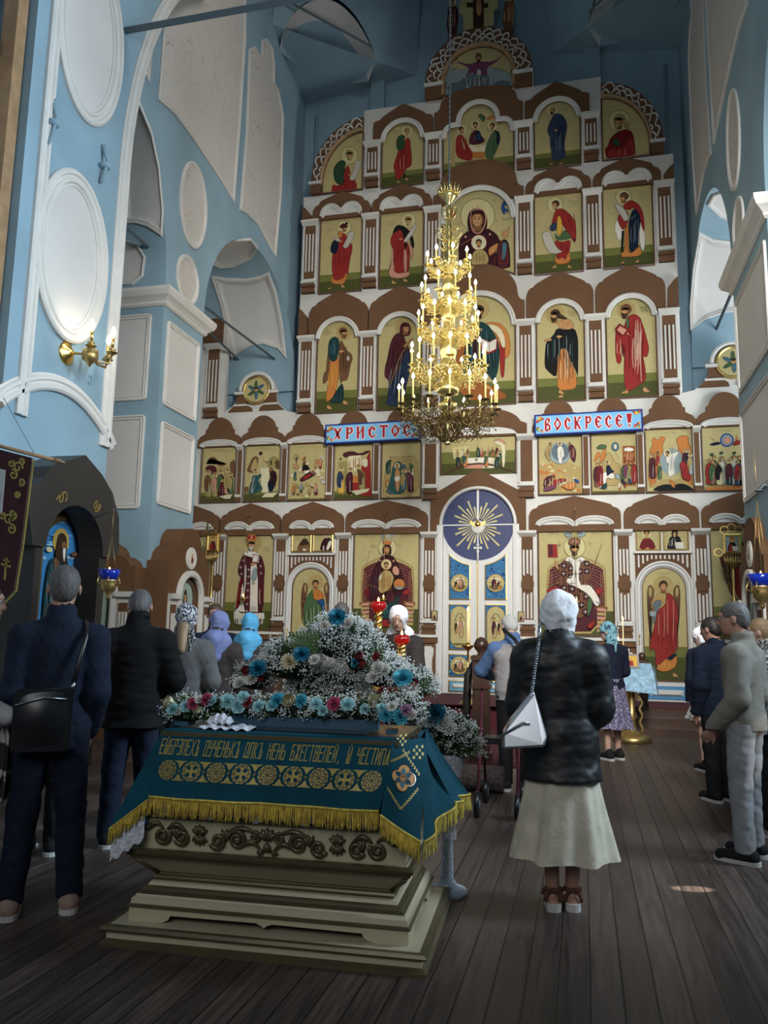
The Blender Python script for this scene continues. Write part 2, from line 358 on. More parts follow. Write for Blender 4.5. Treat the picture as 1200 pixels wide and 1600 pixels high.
# ovals above it
def ell(px, py, pw, ph, fr, m_, X=NX, mt='cracked_plaster', prof=THIN):
    c = onX(px, py, X); l = onX(px-pw/2, py, X); r = onX(px+pw/2, py, X); t = onX(px, py-ph/2, X); b = onX(px, py+ph/2, X)
    panel(m_, fr, arc((l[1]+r[1])/2, (t[2]+b[2])/2, (r[1]-l[1])/2, 0, 360, 36, (t[2]-b[2])/2)[:-1], mt, prof)
for m_, f_ in ((mb, NW), (mbs, SWL)):
    ell(301, 320, 44, 138, f_, m_); ell(292, 437, 36, 78, f_, m_)
    A_ = nwp((262, -60), (383, -60), (383, 60), (374, 200), (365, 316), (345, 283), (322, 248), (298, 213), (272, 178), (246, 155))
    panel(m_, f_, A_, 'cracked_plaster')
    B_ = nwp((374, 328), (384, 200), (388, 77), (398, 72), (407, 90), (408, 62), (416, 60), (425, 75), (428, 100), (428, 128), (434, 140), (442, 180), (439, 300), (430, 402), (420, 385), (403, 352), (385, 334))
    panel(m_, f_, B_, 'cracked_plaster')
    panel(m_, f_, nwp((222, 105), (238, 55), (232, 131)), 'panel_plaster')
struct(mb, 'trim_3'); struct(mbs, 'trim_4')
# west face of the north column and the soffits
mb = MB()
WF = Fr((NX, C0, 0), (1, 0, 0), (0, 0, 1), (0, -1, 0))
def wfp(*px): return [(onY(x, y, C0)[0]-NX, onY(x, y, C0)[2]) for x, y in px]
q = wfp((238, 490), (232, 625)); panel(mb, WF, rrect(-2.1, q[0][0], q[1][1], q[0][1], .06))
q = wfp((228, 648), (220, 795)); panel(mb, WF, rrect(-2.1, q[0][0], q[1][1], q[0][1], .06))
def on_cyl(px, py, cy, rr, zz):
    o, d = ray(px, py)
    a = d[1]**2+d[2]**2; b = 2*((o[1]-cy)*d[1]+(o[2]-zz)*d[2]); c = (o[1]-cy)**2+(o[2]-zz)**2-rr*rr
    t = (-b+math.sqrt(max(b*b-4*a*c, 0)))/(2*a); return o+d*t
def vault_panel(mb, px, cy, rr, zz, dense=5, m='panel_plaster', mirror=False):
    pts = []
    for i in range(len(px)):
        for k in range(dense):
            t = k/dense; pts.append(on_cyl(px[i][0]*(1-t)+px[(i+1) % len(px)][0]*t, px[i][1]*(1-t)+px[(i+1) % len(px)][1]*t, cy, rr, zz))
    def lift(P, h):
        v = np.array([0, cy-P[1], zz-P[2]]); v /= np.linalg.norm(v); r = P+v*h
        return (2*XC-r[0], r[1], r[2]) if mirror else tuple(r)
    c = sum(pts)/len(pts)
    def ins(P, k): Q = P+(c-P)*k; v = Q-np.array([Q[0], cy, zz]); v = v/np.linalg.norm(v)*rr; return np.array([Q[0], cy, zz])+v
    rings = [(0, .0), (0, .035), (.02, .045), (.06, .045), (.07, .02), (.09, .02), (.10, .035), (.13, .03), (.14, .008)]
    rows = [mb.add([lift(ins(P, a), h) for P in pts]) for a, h in rings]
    n = len(pts)
    for r0, r1 in zip(rows, rows[1:]):
        for i in range(n): j = (i+1) % n; mb.face((r0+i, r0+j, r1+j, r1+i), 'white_moulding')
    for s_ in np.linspace(.14, .86, 7):
        r1 = mb.add([lift(ins(P, s_+.12), .008) for P in pts]); r0 = rows[-1] if s_ == .14 else r0n
        for i in range(n): j = (i+1) % n; mb.face((r0+i, r0+j, r1+j, r1+i), m, smooth=True)
        r0n = r1
    mb.face(range(r0n, r0n+n), m)
vault_panel(mb, [(196, 350), (196, 170), (216, 152), (238, 205), (250, 262), (256, 330), (254, 370), (232, 355), (212, 349)], WC, WR, WZ, 3)
vault_panel(mb, [(170, 388), (196, 374), (216, 382), (228, 402), (224, 432), (208, 446), (190, 446), (168, 445)], WC, WR, WZ, 2)
E4 = [(330, 430), (352, 434), (385, 435), (408, 430), (420, 424), (432, 455), (442, 505), (448, 560), (436, 545), (412, 537), (392, 540), (376, 550), (362, 563), (354, 520), (345, 475)]
E8 = [(333, 412), (326, 392), (340, 370), (368, 366), (392, 372), (403, 385), (392, 403), (365, 416), (345, 417)]
vault_panel(mb, E4, AC, AR, AZ, 3); vault_panel(mb, E8, AC, AR, AZ, 2)
struct(mb, 'trim_5')
mb = MB()
S4 = [(1092, 362), (1113, 372), (1162, 378), (1200, 378), (1200, 500), (1168, 487), (1135, 488), (1100, 500), (1078, 517), (1077, 480), (1082, 420)]
S8 = [(1105, 318), (1114, 303), (1132, 296), (1160, 296), (1185, 318), (1170, 345), (1145, 346), (1125, 337)]
vault_panel(mb, S4, AC, AR, AZ, 3); vault_panel(mb, S8, AC, AR, AZ, 2)
struct(mb, 'trim_6')
# ------------------------------------------------------------------ near pillars with the great blind arch
PNX, PSX = XC-PX, SX+.15
P0, P1 = onX(8, 560, PNX)[1], onX(178, 560, PNX)[1]
GA = [tuple(onX(x, y, PNX)[1:]) for x, y in ((190, 380), (194, 300), (205, 205), (219, 130), (240, 62), (272, 0))]
# arch fitted through those points: springing at the pillar edge
gz = 7.2; gA, gB = 6.0, 6.25; gC = P1+gA
great = [(gC-gA*math.cos(t), gz+gB*math.sin(t)) for t in np.linspace(0, 1.95, 40)]
great = [q for q in great if q[0] < 10.6]
for side, sg, X in (('north', 1, PNX), ('south', -1, PSX)):
    fr = Fr((X, 0, 0), (0, 1, 0), (0, 0, 1), (sg, 0, 0))
    mb = MB()
    poly = [(P0, 0), (P1, 0)]+great+[(great[-1][0], 18), (P0, 18)]
    mb.prism(fr, poly, -0.28, 0, 'blue_plaster')
    mb.box(*(sorted((X-sg*.28, X-sg*1.7))), P0, P1, 0, 18, 'blue_plaster')
    struct(mb, 'wall_%s_pillar' % side)
    mb = MB()
    WIDE = [(0, 0), (0, .04), (.025, .06), (.06, .06), (.075, .035), (.10, .035), (.115, .055), (.15, .05), (.165, .02), (.19, .02), (.19, 0)]
    zb = onX(160, 700, PNX)[2]
    # border: up the far edge and round the arch; up the near edge; curved foot
    path = [(P1-.0, zb+.02)]+great
    mb.mould(fr, path, WIDE)
    mb.mould(fr, [(P0+.19, 17.9), (P0+.19, zb)], [(d-.0, h) for d, h in WIDE])
    foot = [(P0+.0+(P1-P0)*t, zb+.42*math.sin(PI*t)**.8) for t in np.linspace(0, 1, 25)]
    mb.mould(fr, foot, WIDE)
    c = [onX(*q, PNX) for q in ((107, 258), (115, 542), (48, 390), (165, 425))]
    zc = (c[0][2]+c[1][2])/2; hz = (c[0][2]-c[1][2])/2; yc = (c[2][1]+c[3][1])/2; hy = (c[3][1]-c[2][1])/2
    panel(mb, fr, arc(yc, zc, hy, 0, 360, 48, hz)[:-1], 'panel_plaster', WIDE)
    c2 = [onX(*q, PNX) for q in ((152, 212), (82, 50), (192, 60))]
    hy2 = (c2[2][1]-c2[1][1])/2; yc2 = (c2[2][1]+c2[1][1])/2
    panel(mb, fr, arc(yc2, c2[0][2]+hz*1.12, hy2, 0, 360, 48, hz*1.12)[:-1], 'panel_plaster', WIDE)
    struct(mb, 'trim_%d' % (7 if sg > 0 else 8))
# little iron brackets let into the near pillar
fr = Fr((PNX, 0, 0), (0, 1, 0), (0, 0, 1), (1, 0, 0))
for k, (px, py, l) in enumerate(((80, 150, .62), (160, 228, .5))):
    p = onX(px, py, PNX); mb = MB()
    mb.tube([(p[0]+.01, p[1], p[2]), (p[0]+.10, p[1], p[2]-l*.45), (p[0]+.03, p[1]-.02, p[2]-l)], [.035, .02, .02], 6, 'blue_plaster')
    mb.lathe((p[0]+.06, p[1], p[2]-l*.55), [(.03, -.03), (.07, -.02), (.07, .02), (.03, .03)], 10, 'blue_plaster')
    o = mb.build('wall_bracket'); tag(o, ['blue painted iron bracket between the two ovals, nearer the left edge of the pillar', 'blue painted iron bracket between the two ovals, nearer the right edge of the pillar'][k], 'bracket', 'painted brackets on the near pillar')
# tie rods
def rod(name, a, b, w, label):
    mb = MB(); mb.tube([a, b], w, 4, 'iron', smooth=False); o = mb.build(name); tag(o, label, 'tie rod'); return o
p = onX(196, 48, PNX); rod('tie_rod', (p[0]-.05, p[1], p[2]), (PSX+.05, p[1], p[2]), .055, 'flat blue-grey iron tie rod crossing the nave from the near left pillar')
ya = onX(325, 476, NX)
q = onY(437, 567, EY); rod('tie_rod', (q[0]-.9, C1-.02, q[2]+.45), (q[0], EY+.02, q[2]), .03, 'upper of the two thin tie rods inside the left arch')
q = onY(378, 567, EY); rod('tie_rod', (q[0]+.15, C1-.02, q[2]+.1), (q[0], EY+.02, q[2]), .03, 'lower of the two thin tie rods inside the left arch')
q = onY(1117, 520, EY); rod('tie_rod', (q[0]+.0, C1-.02, q[2]+.05), (q[0], EY+.02, q[2]), .03, 'thin dark tie rod inside the bright right arch')
q0 = onX(220, 386, NX); 
p = on_cyl(231, 386, WC, WR, WZ); rod('tie_rod', (p[0], p[1], p[2]), (p[0]-.0, WC-WR, p[2]), .03, 'thin tie rod behind the near left pillar, under the pointed panel')
# ------------------------------------------------------------------ squinches high in the east corners
for side, sg in (('north', 1), ('south', -1)):
    mb = MB(); X0 = NX if sg > 0 else SX
    def W(u, v, z):       # u along the diagonal 0 (side wall) .. 1 (east wall), v depth back into the corner
        a = np.array([X0, EY-2.1, 0]); b = np.array([X0+sg*2.55, EY, 0]); P = a+(b-a)*u; n = np.array([-sg*(EY-a[1]), (b-a)[0]*sg, 0]); n /= np.linalg.norm(n)
        return (P[0]+n[0]*v, P[1]+n[1]*v, z)
    z0 = onY(590, 124, EY)[2]-.05; L_ = math.hypot(2.1, 2.55)
    # diagonal face with an arch cut in it
    n = 24; top = 18
    ar = [(0.08+.62*i/n, z0+1.05*math.sin(PI*i/n)**.7) for i in range(n+1)]
    outl = [(0, z0), (0.08, z0)]+ar[1:-1]+[(.70, z0), (1, z0), (1, top), (0, top)]
    k = mb.add([W(u, -.5*(z-z0)/6 if z > z0 else 0, z) for u, z in outl]); mb.face(range(k, k+len(outl)), 'blue_plaster')
    for i in range(n):
        a, b = ar[i], ar[i+1]
        k = mb.add([W(a[0], 0, a[1]), W(b[0], 0, b[1]), W(b[0], .35, b[1]-.25), W(a[0], .35, a[1]-.25)]); mb.face((k, k+1, k+2, k+3), 'panel_plaster', None, True)
        k = mb.add([W(a[0], .35, a[1]-.25), W(b[0], .35, b[1]-.25), W(.5, 1.3, z0)]); mb.face((k, k+1, k+2), 'blue_plaster', None, True)
    k = mb.add([W(0, 0, z0), W(1, 0, z0), (X0+sg*.001, EY-.001, z0-.3)]); mb.face((k+2, k+1, k), 'blue_plaster')
    # round medallion
    def D(a, b, h):
        r_ = np.array(W(.50+a/L_, -h-.5*(b)/6, z0+b)); return r_
    mc = 1.95; mr = .52
    rings = [(1.0, .0), (1.0, .04), (.96, .06), (.92, .03), (.89, .03), (.86, .045), (.84, .01)]
    rows = [mb.add([D(-.55+mr*s_*math.cos(t), mc+mr*s_*math.sin(t), h+.01) for t in np.linspace(0, 2*PI, 33)[:-1]]) for s_, h in rings]
    for r0, r1 in zip(rows, rows[1:]):
        for i in range(32): j = (i+1) % 32; mb.face((r0+i, r0+j, r1+j, r1+i), 'white_moulding', None, True)
    mb.face(range(rows[-1], rows[-1]+32), 'cracked_plaster')
    struct(mb, 'wall_%s_squinch' % side)
    rod('tie_rod', tuple(np.array(W(.02, -.15, z0+.55))), tuple(np.array(W(.66, -.12, z0+.2))), .035, 'thin tie rod under the %s round medallion high in the corner' % ('left' if sg > 0 else 'right'))
mb = MB()
q = lambda *px: [(onY(x, y, EY)[0]-XC, onY(x, y, EY)[2]) for x, y in px]
e1 = q((560, -60), (612, -60), (613, 66), (600, 42), (580, 15), (562, 0)); panel(mb, EW, e1, 'cracked_plaster'); panel(mb, EW, mir(e1), 'cracked_plaster')
for u in (-2.3, 2.3): mb.box(u-.16, u+.16, 12.2, 18, 0, .12, 'blue_plaster', None, EW)
struct(mb, 'trim_9')
for sg, n_ in ((1, 10), (-1, 11)):
    mb = MB(); x = NX if sg > 0 else SX
    mb.tube([(x+sg*.28, EY-.03, 5.5), (x+sg*.28, EY-.03, 13)], .035, 6, 'blue_plaster'); struct(mb, 'trim_%d' % n_)
# ------------------------------------------------------------------ left edge: timber post and boarded frame in the bay before the pillar
t = thing('timber_frame', 'unpainted timber post and pale boarding left of the near pillar', 'timber frame', (PNX-.2, P0-.3, 0))
mb = MB(); mb.box(PNX-.28, PNX-.1, P0-.17, P0-.02, 0, 12, 'pale_wood'); mb.build('post', t)
mb = MB(); mb.box(PNX-.62, PNX-.42, P0-1.9, P0-.25, 0, 12, 'panel_plaster'); mb.build('boarding', t)
mb = MB()
for z in (3.9, 5.6, 7.4):
    mb.box(PNX-.44, PNX-.2, P0-1.9, P0-.3, z, z+.16, 'pale_wood'); mb.box(PNX-.44, PNX-.28, P0-1.9, P0-.34, z+.2, z+.34, 'old_gold')
mb.build('batten', t)
mb = MB(); mb.prism(Fr((PNX-.42, 0, 0), (0, 1, 0), (0, 0, 1), (1, 0, 0)), [(P0-.75, 5.8), (P0-.38, 5.8), (P0-.38, 6.6), (P0-.5, 6.8), (P0-.75, 6.95)], 0, .1, 'board_white'); mb.build('cut_board', t)
# ================================================================== THE SOLEA (raised floor) AND THE ICONOSTASIS
SZ = 0.37
mb = MB()
mb.box(-10.5, 6.7, 13.5, EY, 0, SZ, 'dark_wood'); mb.box(-10.5, 6.7, 13.17, 13.5, 0, SZ*.667, 'dark_wood'); mb.box(-10.5, 6.7, 12.86, 13.17, 0, SZ*.333, 'dark_wood')
struct(mb, 'floor_solea')
def mirr(pts): return [(-a, b) for a, b in pts[::-1]]
def kok(hw, e, s1, s2, pk, gap=.012):
    """half outline of a brown kokoshnik board, cap level at 0: e edge height, s1/s2 shoulder heights, pk peak"""
    h = hw-gap
    right = [(h, 0), (h, e)]+[(h-.13*(1-math.cos(t)), e+(s1-e)*math.sin(t)) for t in np.linspace(.3, PI/2, 5)]+[(h-.17, s2)]+[(h-.17-(h-.17)*t, s2+(pk-s2)*(t**.9)) for t in (.15, .4, .7, 1)]
    return right+[(-a, b) for a, b in right[-2::-1]]
ico = thing('iconostasis', 'tall white and brown iconostasis wall of many tiers filling the east end', 'iconostasis', (XC, FY, SZ))
# the white board
brd = [(5.6, SZ), (5.6, 5.98), (5.35, 5.98), (5.15, 6.12), (5.02, 6.30), (5.02, 6.42)]+arc(4.62, 6.42, .40, 0, 180, 14)+[(4.22, 6.30), (4.12, 6.10), (3.95, 5.95), (3.72, 5.90), (3.74, 5.92), (3.74, 8.2), (3.74, 10.66),
       (2.44, 10.66), (2.44, 12.50), (1.12, 12.50), (1.12, 12.86)]+arc(0, 12.86, 1.0, 20, 160, 12)+[(-1.12, 12.86), (-1.12, 12.50), (-2.44, 12.50), (-2.44, 10.66), (-3.74, 10.66), (-3.74, 5.92), (-3.72, 5.90),
       (-3.95, 5.95), (-4.12, 6.10), (-4.22, 6.30)]+arc(-4.62, 6.42, .40, 0, 180, 14)+[(-5.02, 6.30), (-5.15, 6.12), (-5.35, 5.98), (-5.36, 9.6), (-6.9, 9.6), (-6.9, SZ)]
mb = MB(); mb.prism(FAC, brd, -.12, 0, 'board_white'); mb.build('board', ico)
def pilaster(u, hw, z0, z1, flutes=(0.25, 0.8), cap=True, base=True, diamond=False, nf=3, fluted=True):
    """brown recessed panel in a white frame, flared white capital, white collar and ribbed brown foot"""
    mb = MB(); d = .05
    bw = hw*.70
    mb.prism(FAC, [(u-hw, z0), (u+hw, z0), (u+hw, z1-.02), (u-hw, z1-.02)], 0.0, d, 'board_white')
    mb.prism(FAC, [(u-bw, z0+.02), (u+bw, z0+.02), (u+bw, z1-.06), (u-bw, z1-.06)], d, d+.012, 'board_brown')
    p = mb.build('pilaster', ico)
    H = z1-z0
    if fluted:
        m2 = MB()
        for k in range(nf):
            x = u+(k-(nf-1)/2)*bw*.62
            if diamond:
                zm = z0+H*(flutes[0]+flutes[1])/2; gap = .17 if k != (nf-1)/2 else .20
                m2.prism(FAC, [(x-.017, z0+H*flutes[0]), (x+.017, z0+H*flutes[0]), (x+.017, zm-gap+.02), (x-.017, zm-gap)], d+.012, d+.03, 'board_white')
                m2.prism(FAC, [(x-.017, zm+gap), (x+.017, zm+gap-.02), (x+.017, z0+H*flutes[1]), (x-.017, z0+H*flutes[1])], d+.012, d+.03, 'board_white')
            else:
                m2.prism(FAC, [(x-.015, z0+H*flutes[0]), (x+.015, z0+H*flutes[0]), (x+.015, z0+H*flutes[1]), (x-.015, z0+H*flutes[1])], d+.012, d+.03, 'board_white')
        m2.build('fluting', p)
        if diamond:
            m3 = MB(); zm = z0+H*(flutes[0]+flutes[1])/2; r = .125
            m3.prism(FAC, [(u+r*math.cos(math.radians(22.5+45*i)), zm+r*math.sin(math.radians(22.5+45*i))) for i in range(8)], d+.012, d+.035, 'board_brown'); m3.build('boss', p)
    if cap:
        m2 = MB(); m2.frus(FAC, (u-hw, u+hw, z1-.10, z1-.02), (u-hw*1.12, u+hw*1.12, z1-.02, z1+.02), d*.6, d+.09, 'board_white')
        m2.frus(FAC, (u-hw*1.12, u+hw*1.12, z1-.03, z1+.03), (u-hw*1.16, u+hw*1.16, z1-.01, z1+.03), 0, d+.10, 'board_white'); m2.build('capital', p)
    if base:
        m2 = MB(); zb = z0+.2
        m2.frus(FAC, (u-hw*.7, u+hw*.7, zb, zb+.10), (u-hw*.98, u+hw*.98, zb+.02, zb+.06), d, d+.07, 'board_white')
        m2.frus(FAC, (u-hw, u+hw, zb+.06, zb+.09), (u-hw*.8, u+hw*.8, zb+.06, zb+.1), d, d+.05, 'board_white'); m2.build('collar', p)
        m2 = MB()
        for i, (o_, hh) in enumerate(((.01, .075), (0, .04), (.015, .07))):
            za = z0+[0, .075, .115][i]; m2.box(u-hw*.78-o_, u+hw*.78+o_, za, za+hh-.006, d*.2, d+.06+o_*2, 'board_brown', None, FAC)
        m2.build('foot', p)
    return p
def opening(pts, r, cy, cx=0):
    """bottom edge of a kokoshnik following an arch of radius r whose centre is cy above the cap"""
    return [(x+cx, y) for x, y in arc(0, cy, r, 180, 0, 24) if y > .001]
def kokoshnik(u, zc, prof, depth=(0.0, .085), cut=None):
    if cut: prof = prof+cut
    mb = MB(); mb.prism(FAC, [(a+u, b+zc) for a, b in prof], *depth, 'board_brown'); return mb.build('kokoshnik', ico)
AR1 = [(0, .0), (0, .12), (.03, .135), (.05, .115), (.07, .125), (.095, .11), (.1, .09)]
def arch_frame(path, prof=AR1):
    mb = MB(); mb.mould(FAC, path, prof, m='board_white'); return mb.build('icon_surround', ico)
# ---- deesis tier 5.86..8.7, prophets 8.42..10.65, forefathers 10.6..12.5
BU = (1.575, 2.87); PW = .17
for s in (-1, 1):
    for z0, z1, fl in ((5.87, 7.47, (.30, .83)), (8.45, 10.03, (.30, .83)), (10.68, 11.66, (.40, .80))):
        pilaster(s*.92, .165, z0, z1, fl); pilaster(s*2.225, .165, z0, z1, fl)
        if z0 < 10: pilaster(s*3.545, .165, z0, z1, fl)
    for b in BU:
        kokoshnik(s*b, 7.49, kok(.645, .44, .66, .71, .95), cut=opening(0, .462, -.09))
        kokoshnik(s*b, 10.05, kok(.645, .16, .34, .42, .60))
    kokoshnik(s*1.575, 11.70, kok(.645, .40, .46, .51, .78), cut=opening(0, .462, -.04))
    for z0, e in ((7.49, .44), (10.05, .16)):
        h = kok(.645, e, e+.22, e+.27, e+.27); h = [q for q in h if q[0] > .40]; lo = 3.53-.0
        pts = [(s*3.73, z0), (s*3.73, z0+e+.2), (s*3.66, z0+e+.14), (s*3.55, z0+e), (s*3.53, z0)]
        mb = MB(); mb.prism(FAC, pts, 0, .085, 'board_brown'); mb.build('kokoshnik', ico)
def round_kok(z, e, top, hw=.92, cut=None):
    r = [(hw-.012, 0), (hw-.012, e)]+[(hw-.02-(.12)*math.sin(t), e+.16*(1-math.cos(t))) for t in (.5, 1.0, 1.5)]
    a = arc(0, 0, hw-.14, 12, 168, 20, 1.0); k0 = e+.16
    a = [(x, k0+(top-k0)*y) for x, y in a]
    p = r+a+[(-x, y) for x, y in r[::-1]]
    kokoshnik(0, z, p, (0.0, .09), cut)
round_kok(7.49, .42, 1.24, cut=opening(0, .742, -.07)); round_kok(10.05, .25, .93, cut=opening(0, .742, -.39))
round_kok(11.70, .45, .92, cut=[(-.71, 0)]+[(x, y) for x, y in arc(-.5, -.08, .22, 160, 100, 5)]+arc(0, .16, .44, 180, 0, 20)+[(x, y) for x, y in arc(.5, -.08, .22, 80, 20, 5)]+[(.71, 0)])
for s in (-1, 1):
    for b in BU:
        u = s*b
        arch_frame([(u+.47, 7.42)]+arc(u, 7.40, .47, 0, 180, 24)[1:-1]+[(u-.47, 7.42)][::1])
        sc = [(u+.47, 10.135)]+arc(u+.225, 10.15, .235, 0, 150, 8)+arc(u-.225, 10.15, .235, 30, 180, 8)+[(u-.47, 10.135)]
        arch_frame(sc)
        mb = MB(); mb.prism(FAC, sc, 0, .092, 'board_white'); mb.build('icon_surround', ico)
    u = s*1.575; arch_frame([(u+.47, 11.66)]+arc(u, 11.66, .47, 0, 180, 24)[1:-1]+[(u-.47, 11.66)])
arch_frame(arc(0, 7.42, .75, 0, 180, 32)); arch_frame(arc(0, 9.66, .75, 0, 180, 32))
tre = [(.75, 11.55)]+arc(.5, 11.62, .24, 0, 80, 6)+arc(0, 11.86, .45, 0, 180, 24)+arc(-.5, 11.62, .24, 100, 180, 6)+[(-.75, 11.55)]
arch_frame(tre)
# ---- forefathers' quarter arches and the crowning arch: brown boards with raised vein-like white lines
def veins(mb, region, n, h):
    """white scale pattern: chains of short arcs"""
    for (pts) in region: mb.mould(FAC, pts, [(-.013, h-.02), (-.013, h), (.013, h), (.013, h-.02)], m='board_white')
def scale_lines(path_fn, rows, cols, r0, r1):
    out = []; rnd = random.Random(3)
    for i in range(rows):
        for j in range(cols):
            t0 = (j+(.5 if i % 2 else 0))/cols; t1 = t0+1.0/cols
            if t1 > 1.02: continue
            a = r0+(r1-r0)*(i+.15)/rows+rnd.uniform(-.01, .01); k = (r1-r0)/rows*(.5+.5*rnd.random()); t0 += rnd.uniform(-.25, .25)/cols; t1 += rnd.uniform(-.25, .35)/cols; sk = rnd.uniform(.7, 1.5)
            out.append([path_fn(max(0, min(1, t0+(t1-t0)*q)), a+k*math.sin(PI*q**sk)) for q in np.linspace(0, 1, 7)])
    return out
for s in (-1, 1):
    R = lambda t, r: (s*(2.44+(1.13*r)*math.cos(t*PI/2)*1.0), 10.9+(1.40*r)*math.sin(t*PI/2)*1.0)
    mb = MB(); n = 18
    pts = [(s*3.57, 10.68)]+[R(t, 1) for t in np.linspace(0, 1, n)]+[R(t, .80) for t in np.linspace(1, 0, n)]+[(s*3.344, 10.68)]
    mb.prism(FAC, pts, -.05, .08, 'board_brown')
    veins(mb, scale_lines(lambda t, r: R(t, r), 2, 9, .81, .98), 0, .10)
    mb.build('quarter_arch', ico)
    mb = MB(); mb.frus(FAC, (s*3.57, s*3.34, 10.86, 10.95), (s*3.6, s*3.32, 10.88, 10.93), .0, .13, 'board_white'); 
    mb.box(min(s*3.57, s*3.34), max(s*3.57, s*3.34), 10.67, 10.86, 0, .11, 'board_brown', None, FAC); mb.build('arch_foot', ico)
    mb = MB(); mb.mould(FAC, [R(t, .80) for t in np.linspace(0, 1, n)], [(-.03, 0), (-.03, .1), (0, .12), (.03, .1), (.03, 0)], m='pale_wood'); mb.build('arch_moulding', ico)
R = lambda t, r: (1.10*r*math.cos(PI*t), 12.86+1.08*r*math.sin(PI*t))
mb = MB(); n = 40
mb.prism(FAC, [(1.10, 12.52)]+[R(t, 1) for t in np.linspace(0, 1, n)]+[(-1.10, 12.52), (-.74, 12.52)]+[R(t, .672) for t in np.linspace(1, 0, n)]+[(.74, 12.52)], -.05, .1, 'board_brown')
veins(mb, scale_lines(R, 3, 15, .69, .97), 0, .12); mb.build('crowning_arch', ico)
for s in (-1, 1):
    mb = MB(); mb.frus(FAC, (s*.74, s*1.10, 12.73, 12.84), (s*.72, s*1.12, 12.76, 12.82), .0, .15, 'board_white'); mb.box(min(s*.75, s*1.1), max(s*.75, s*1.1), 12.5, 12.73, 0, .13, 'board_brown', None, FAC); mb.build('arch_foot', ico)
mb = MB(); mb.mould(FAC, [(.74, 12.54)]+[R(t, .672) for t in np.linspace(0, 1, n)]+[(-.74, 12.54)], [(-.03, 0), (-.03, .12), (0, .14), (.04, .11), (.04, 0)], m='pale_wood'); mb.build('arch_moulding', ico)
# ---- ledges between tiers
def ledge(u0, u1, z, h=.05, d=.06, name='ledge'):
    mb = MB(); mb.frus(FAC, (u0, u1, z-h, z+h*.2), (u0, u1, z-h*.3, z+h*.2), 0, d, 'board_white'); mb.build(name, ico)
# ---- feast tier 4.06..5.25
FU = [1.52, 2.485, 3.455, 4.43, 5.39]; FH = .40
def lobed(hw=.485):
    r = [(hw, -.02), (hw, .13)]+[(hw-.06*t, .13+.08*t) for t in (.4, 1)]+[(.33, .26), (.31, .27), (.31, .36), (.27, .37)]+arc(0, .34, .27, 5, 90, 8, .27)
    return r+[(-a, b) for a, b in r[-2::-1]]
for s in (-1, 1):
    for i, u in enumerate(FU):
        kokoshnik(s*u, 5.25, lobed())
        mb = MB(); pts = [(s*u+.43, 5.25)]+[(s*u+.43*math.cos(t), 5.255+.13*math.sin(t)) for t in np.linspace(0, PI, 14)]+[(s*u-.43, 5.25)]
        mb.prism(FAC, pts, 0, .095, 'board_white'); mb.mould(FAC, pts[1:-1], AR1, m='board_white'); mb.build('icon_surround', ico)
        if i < 4: pilaster(s*(u+.485), .062, 4.06, 5.22, base=False, fluted=False)
        if i < 4:
            mb = MB(); v = s*(u+.485); mb.box(v-.06, v+.06, 4.06, 4.16, .04, .09, 'board_brown', None, FAC); mb.box(v-.065, v+.065, 4.16, 4.21, .04, .1, 'board_white', None, FAC); mb.build('foot', ico)
    pilaster(s*.92, .16, 4.02, 5.20, fluted=False)
mb = MB(); mb.prism(FAC, [(.93, 5.22), (.93, 5.45)]+[(x, 5.45+y) for x, y in arc(0, 0, .82, 8, 172, 20, .34)]+[(-.93, 5.45), (-.93, 5.22)], 0, .085, 'board_brown'); mb.build('kokoshnik', ico)
mb = MB(); mb.prism(FAC, [(.76, 5.255)]+[(.72*math.cos(t), 5.28+.13*math.sin(t)) for t in np.linspace(0, PI, 14)]+[(-.76, 5.255)], 0, .1, 'board_white'); mb.build('icon_surround', ico)
# ---- local tier
LB = [(1.78, .83), (3.29, .65), (4.62, .66), (5.95, .66)]
for s in (-1, 1):
    for u, hw in LB:
        kokoshnik(s*u, 3.37, kok(hw, .30, .44, .49, .66))
    for u, hw in ((.92, .15), (2.63, .14), (3.94, .14), (5.28, .14)):
        pilaster(s*u, hw, 1.45, 3.36, (.17, .83), diamond=True)
    for u, hw in ((1.775, .70), (3.295, .47), (4.62, .54), (5.95, .54)):
        c = s*u; pts = [(c+hw, 3.497)]+arc(c+hw*.49, 3.50, hw*.51, 0, 160, 10, .155)+arc(c-hw*.49, 3.50, hw*.51, 20, 180, 10, .155)+[(c-hw, 3.497)]
        mb = MB(); mb.prism(FAC, pts, 0, .088, 'board_white'); mb.mould(FAC, pts[1:-1], AR1, m='board_white'); mb.build('icon_surround', ico)
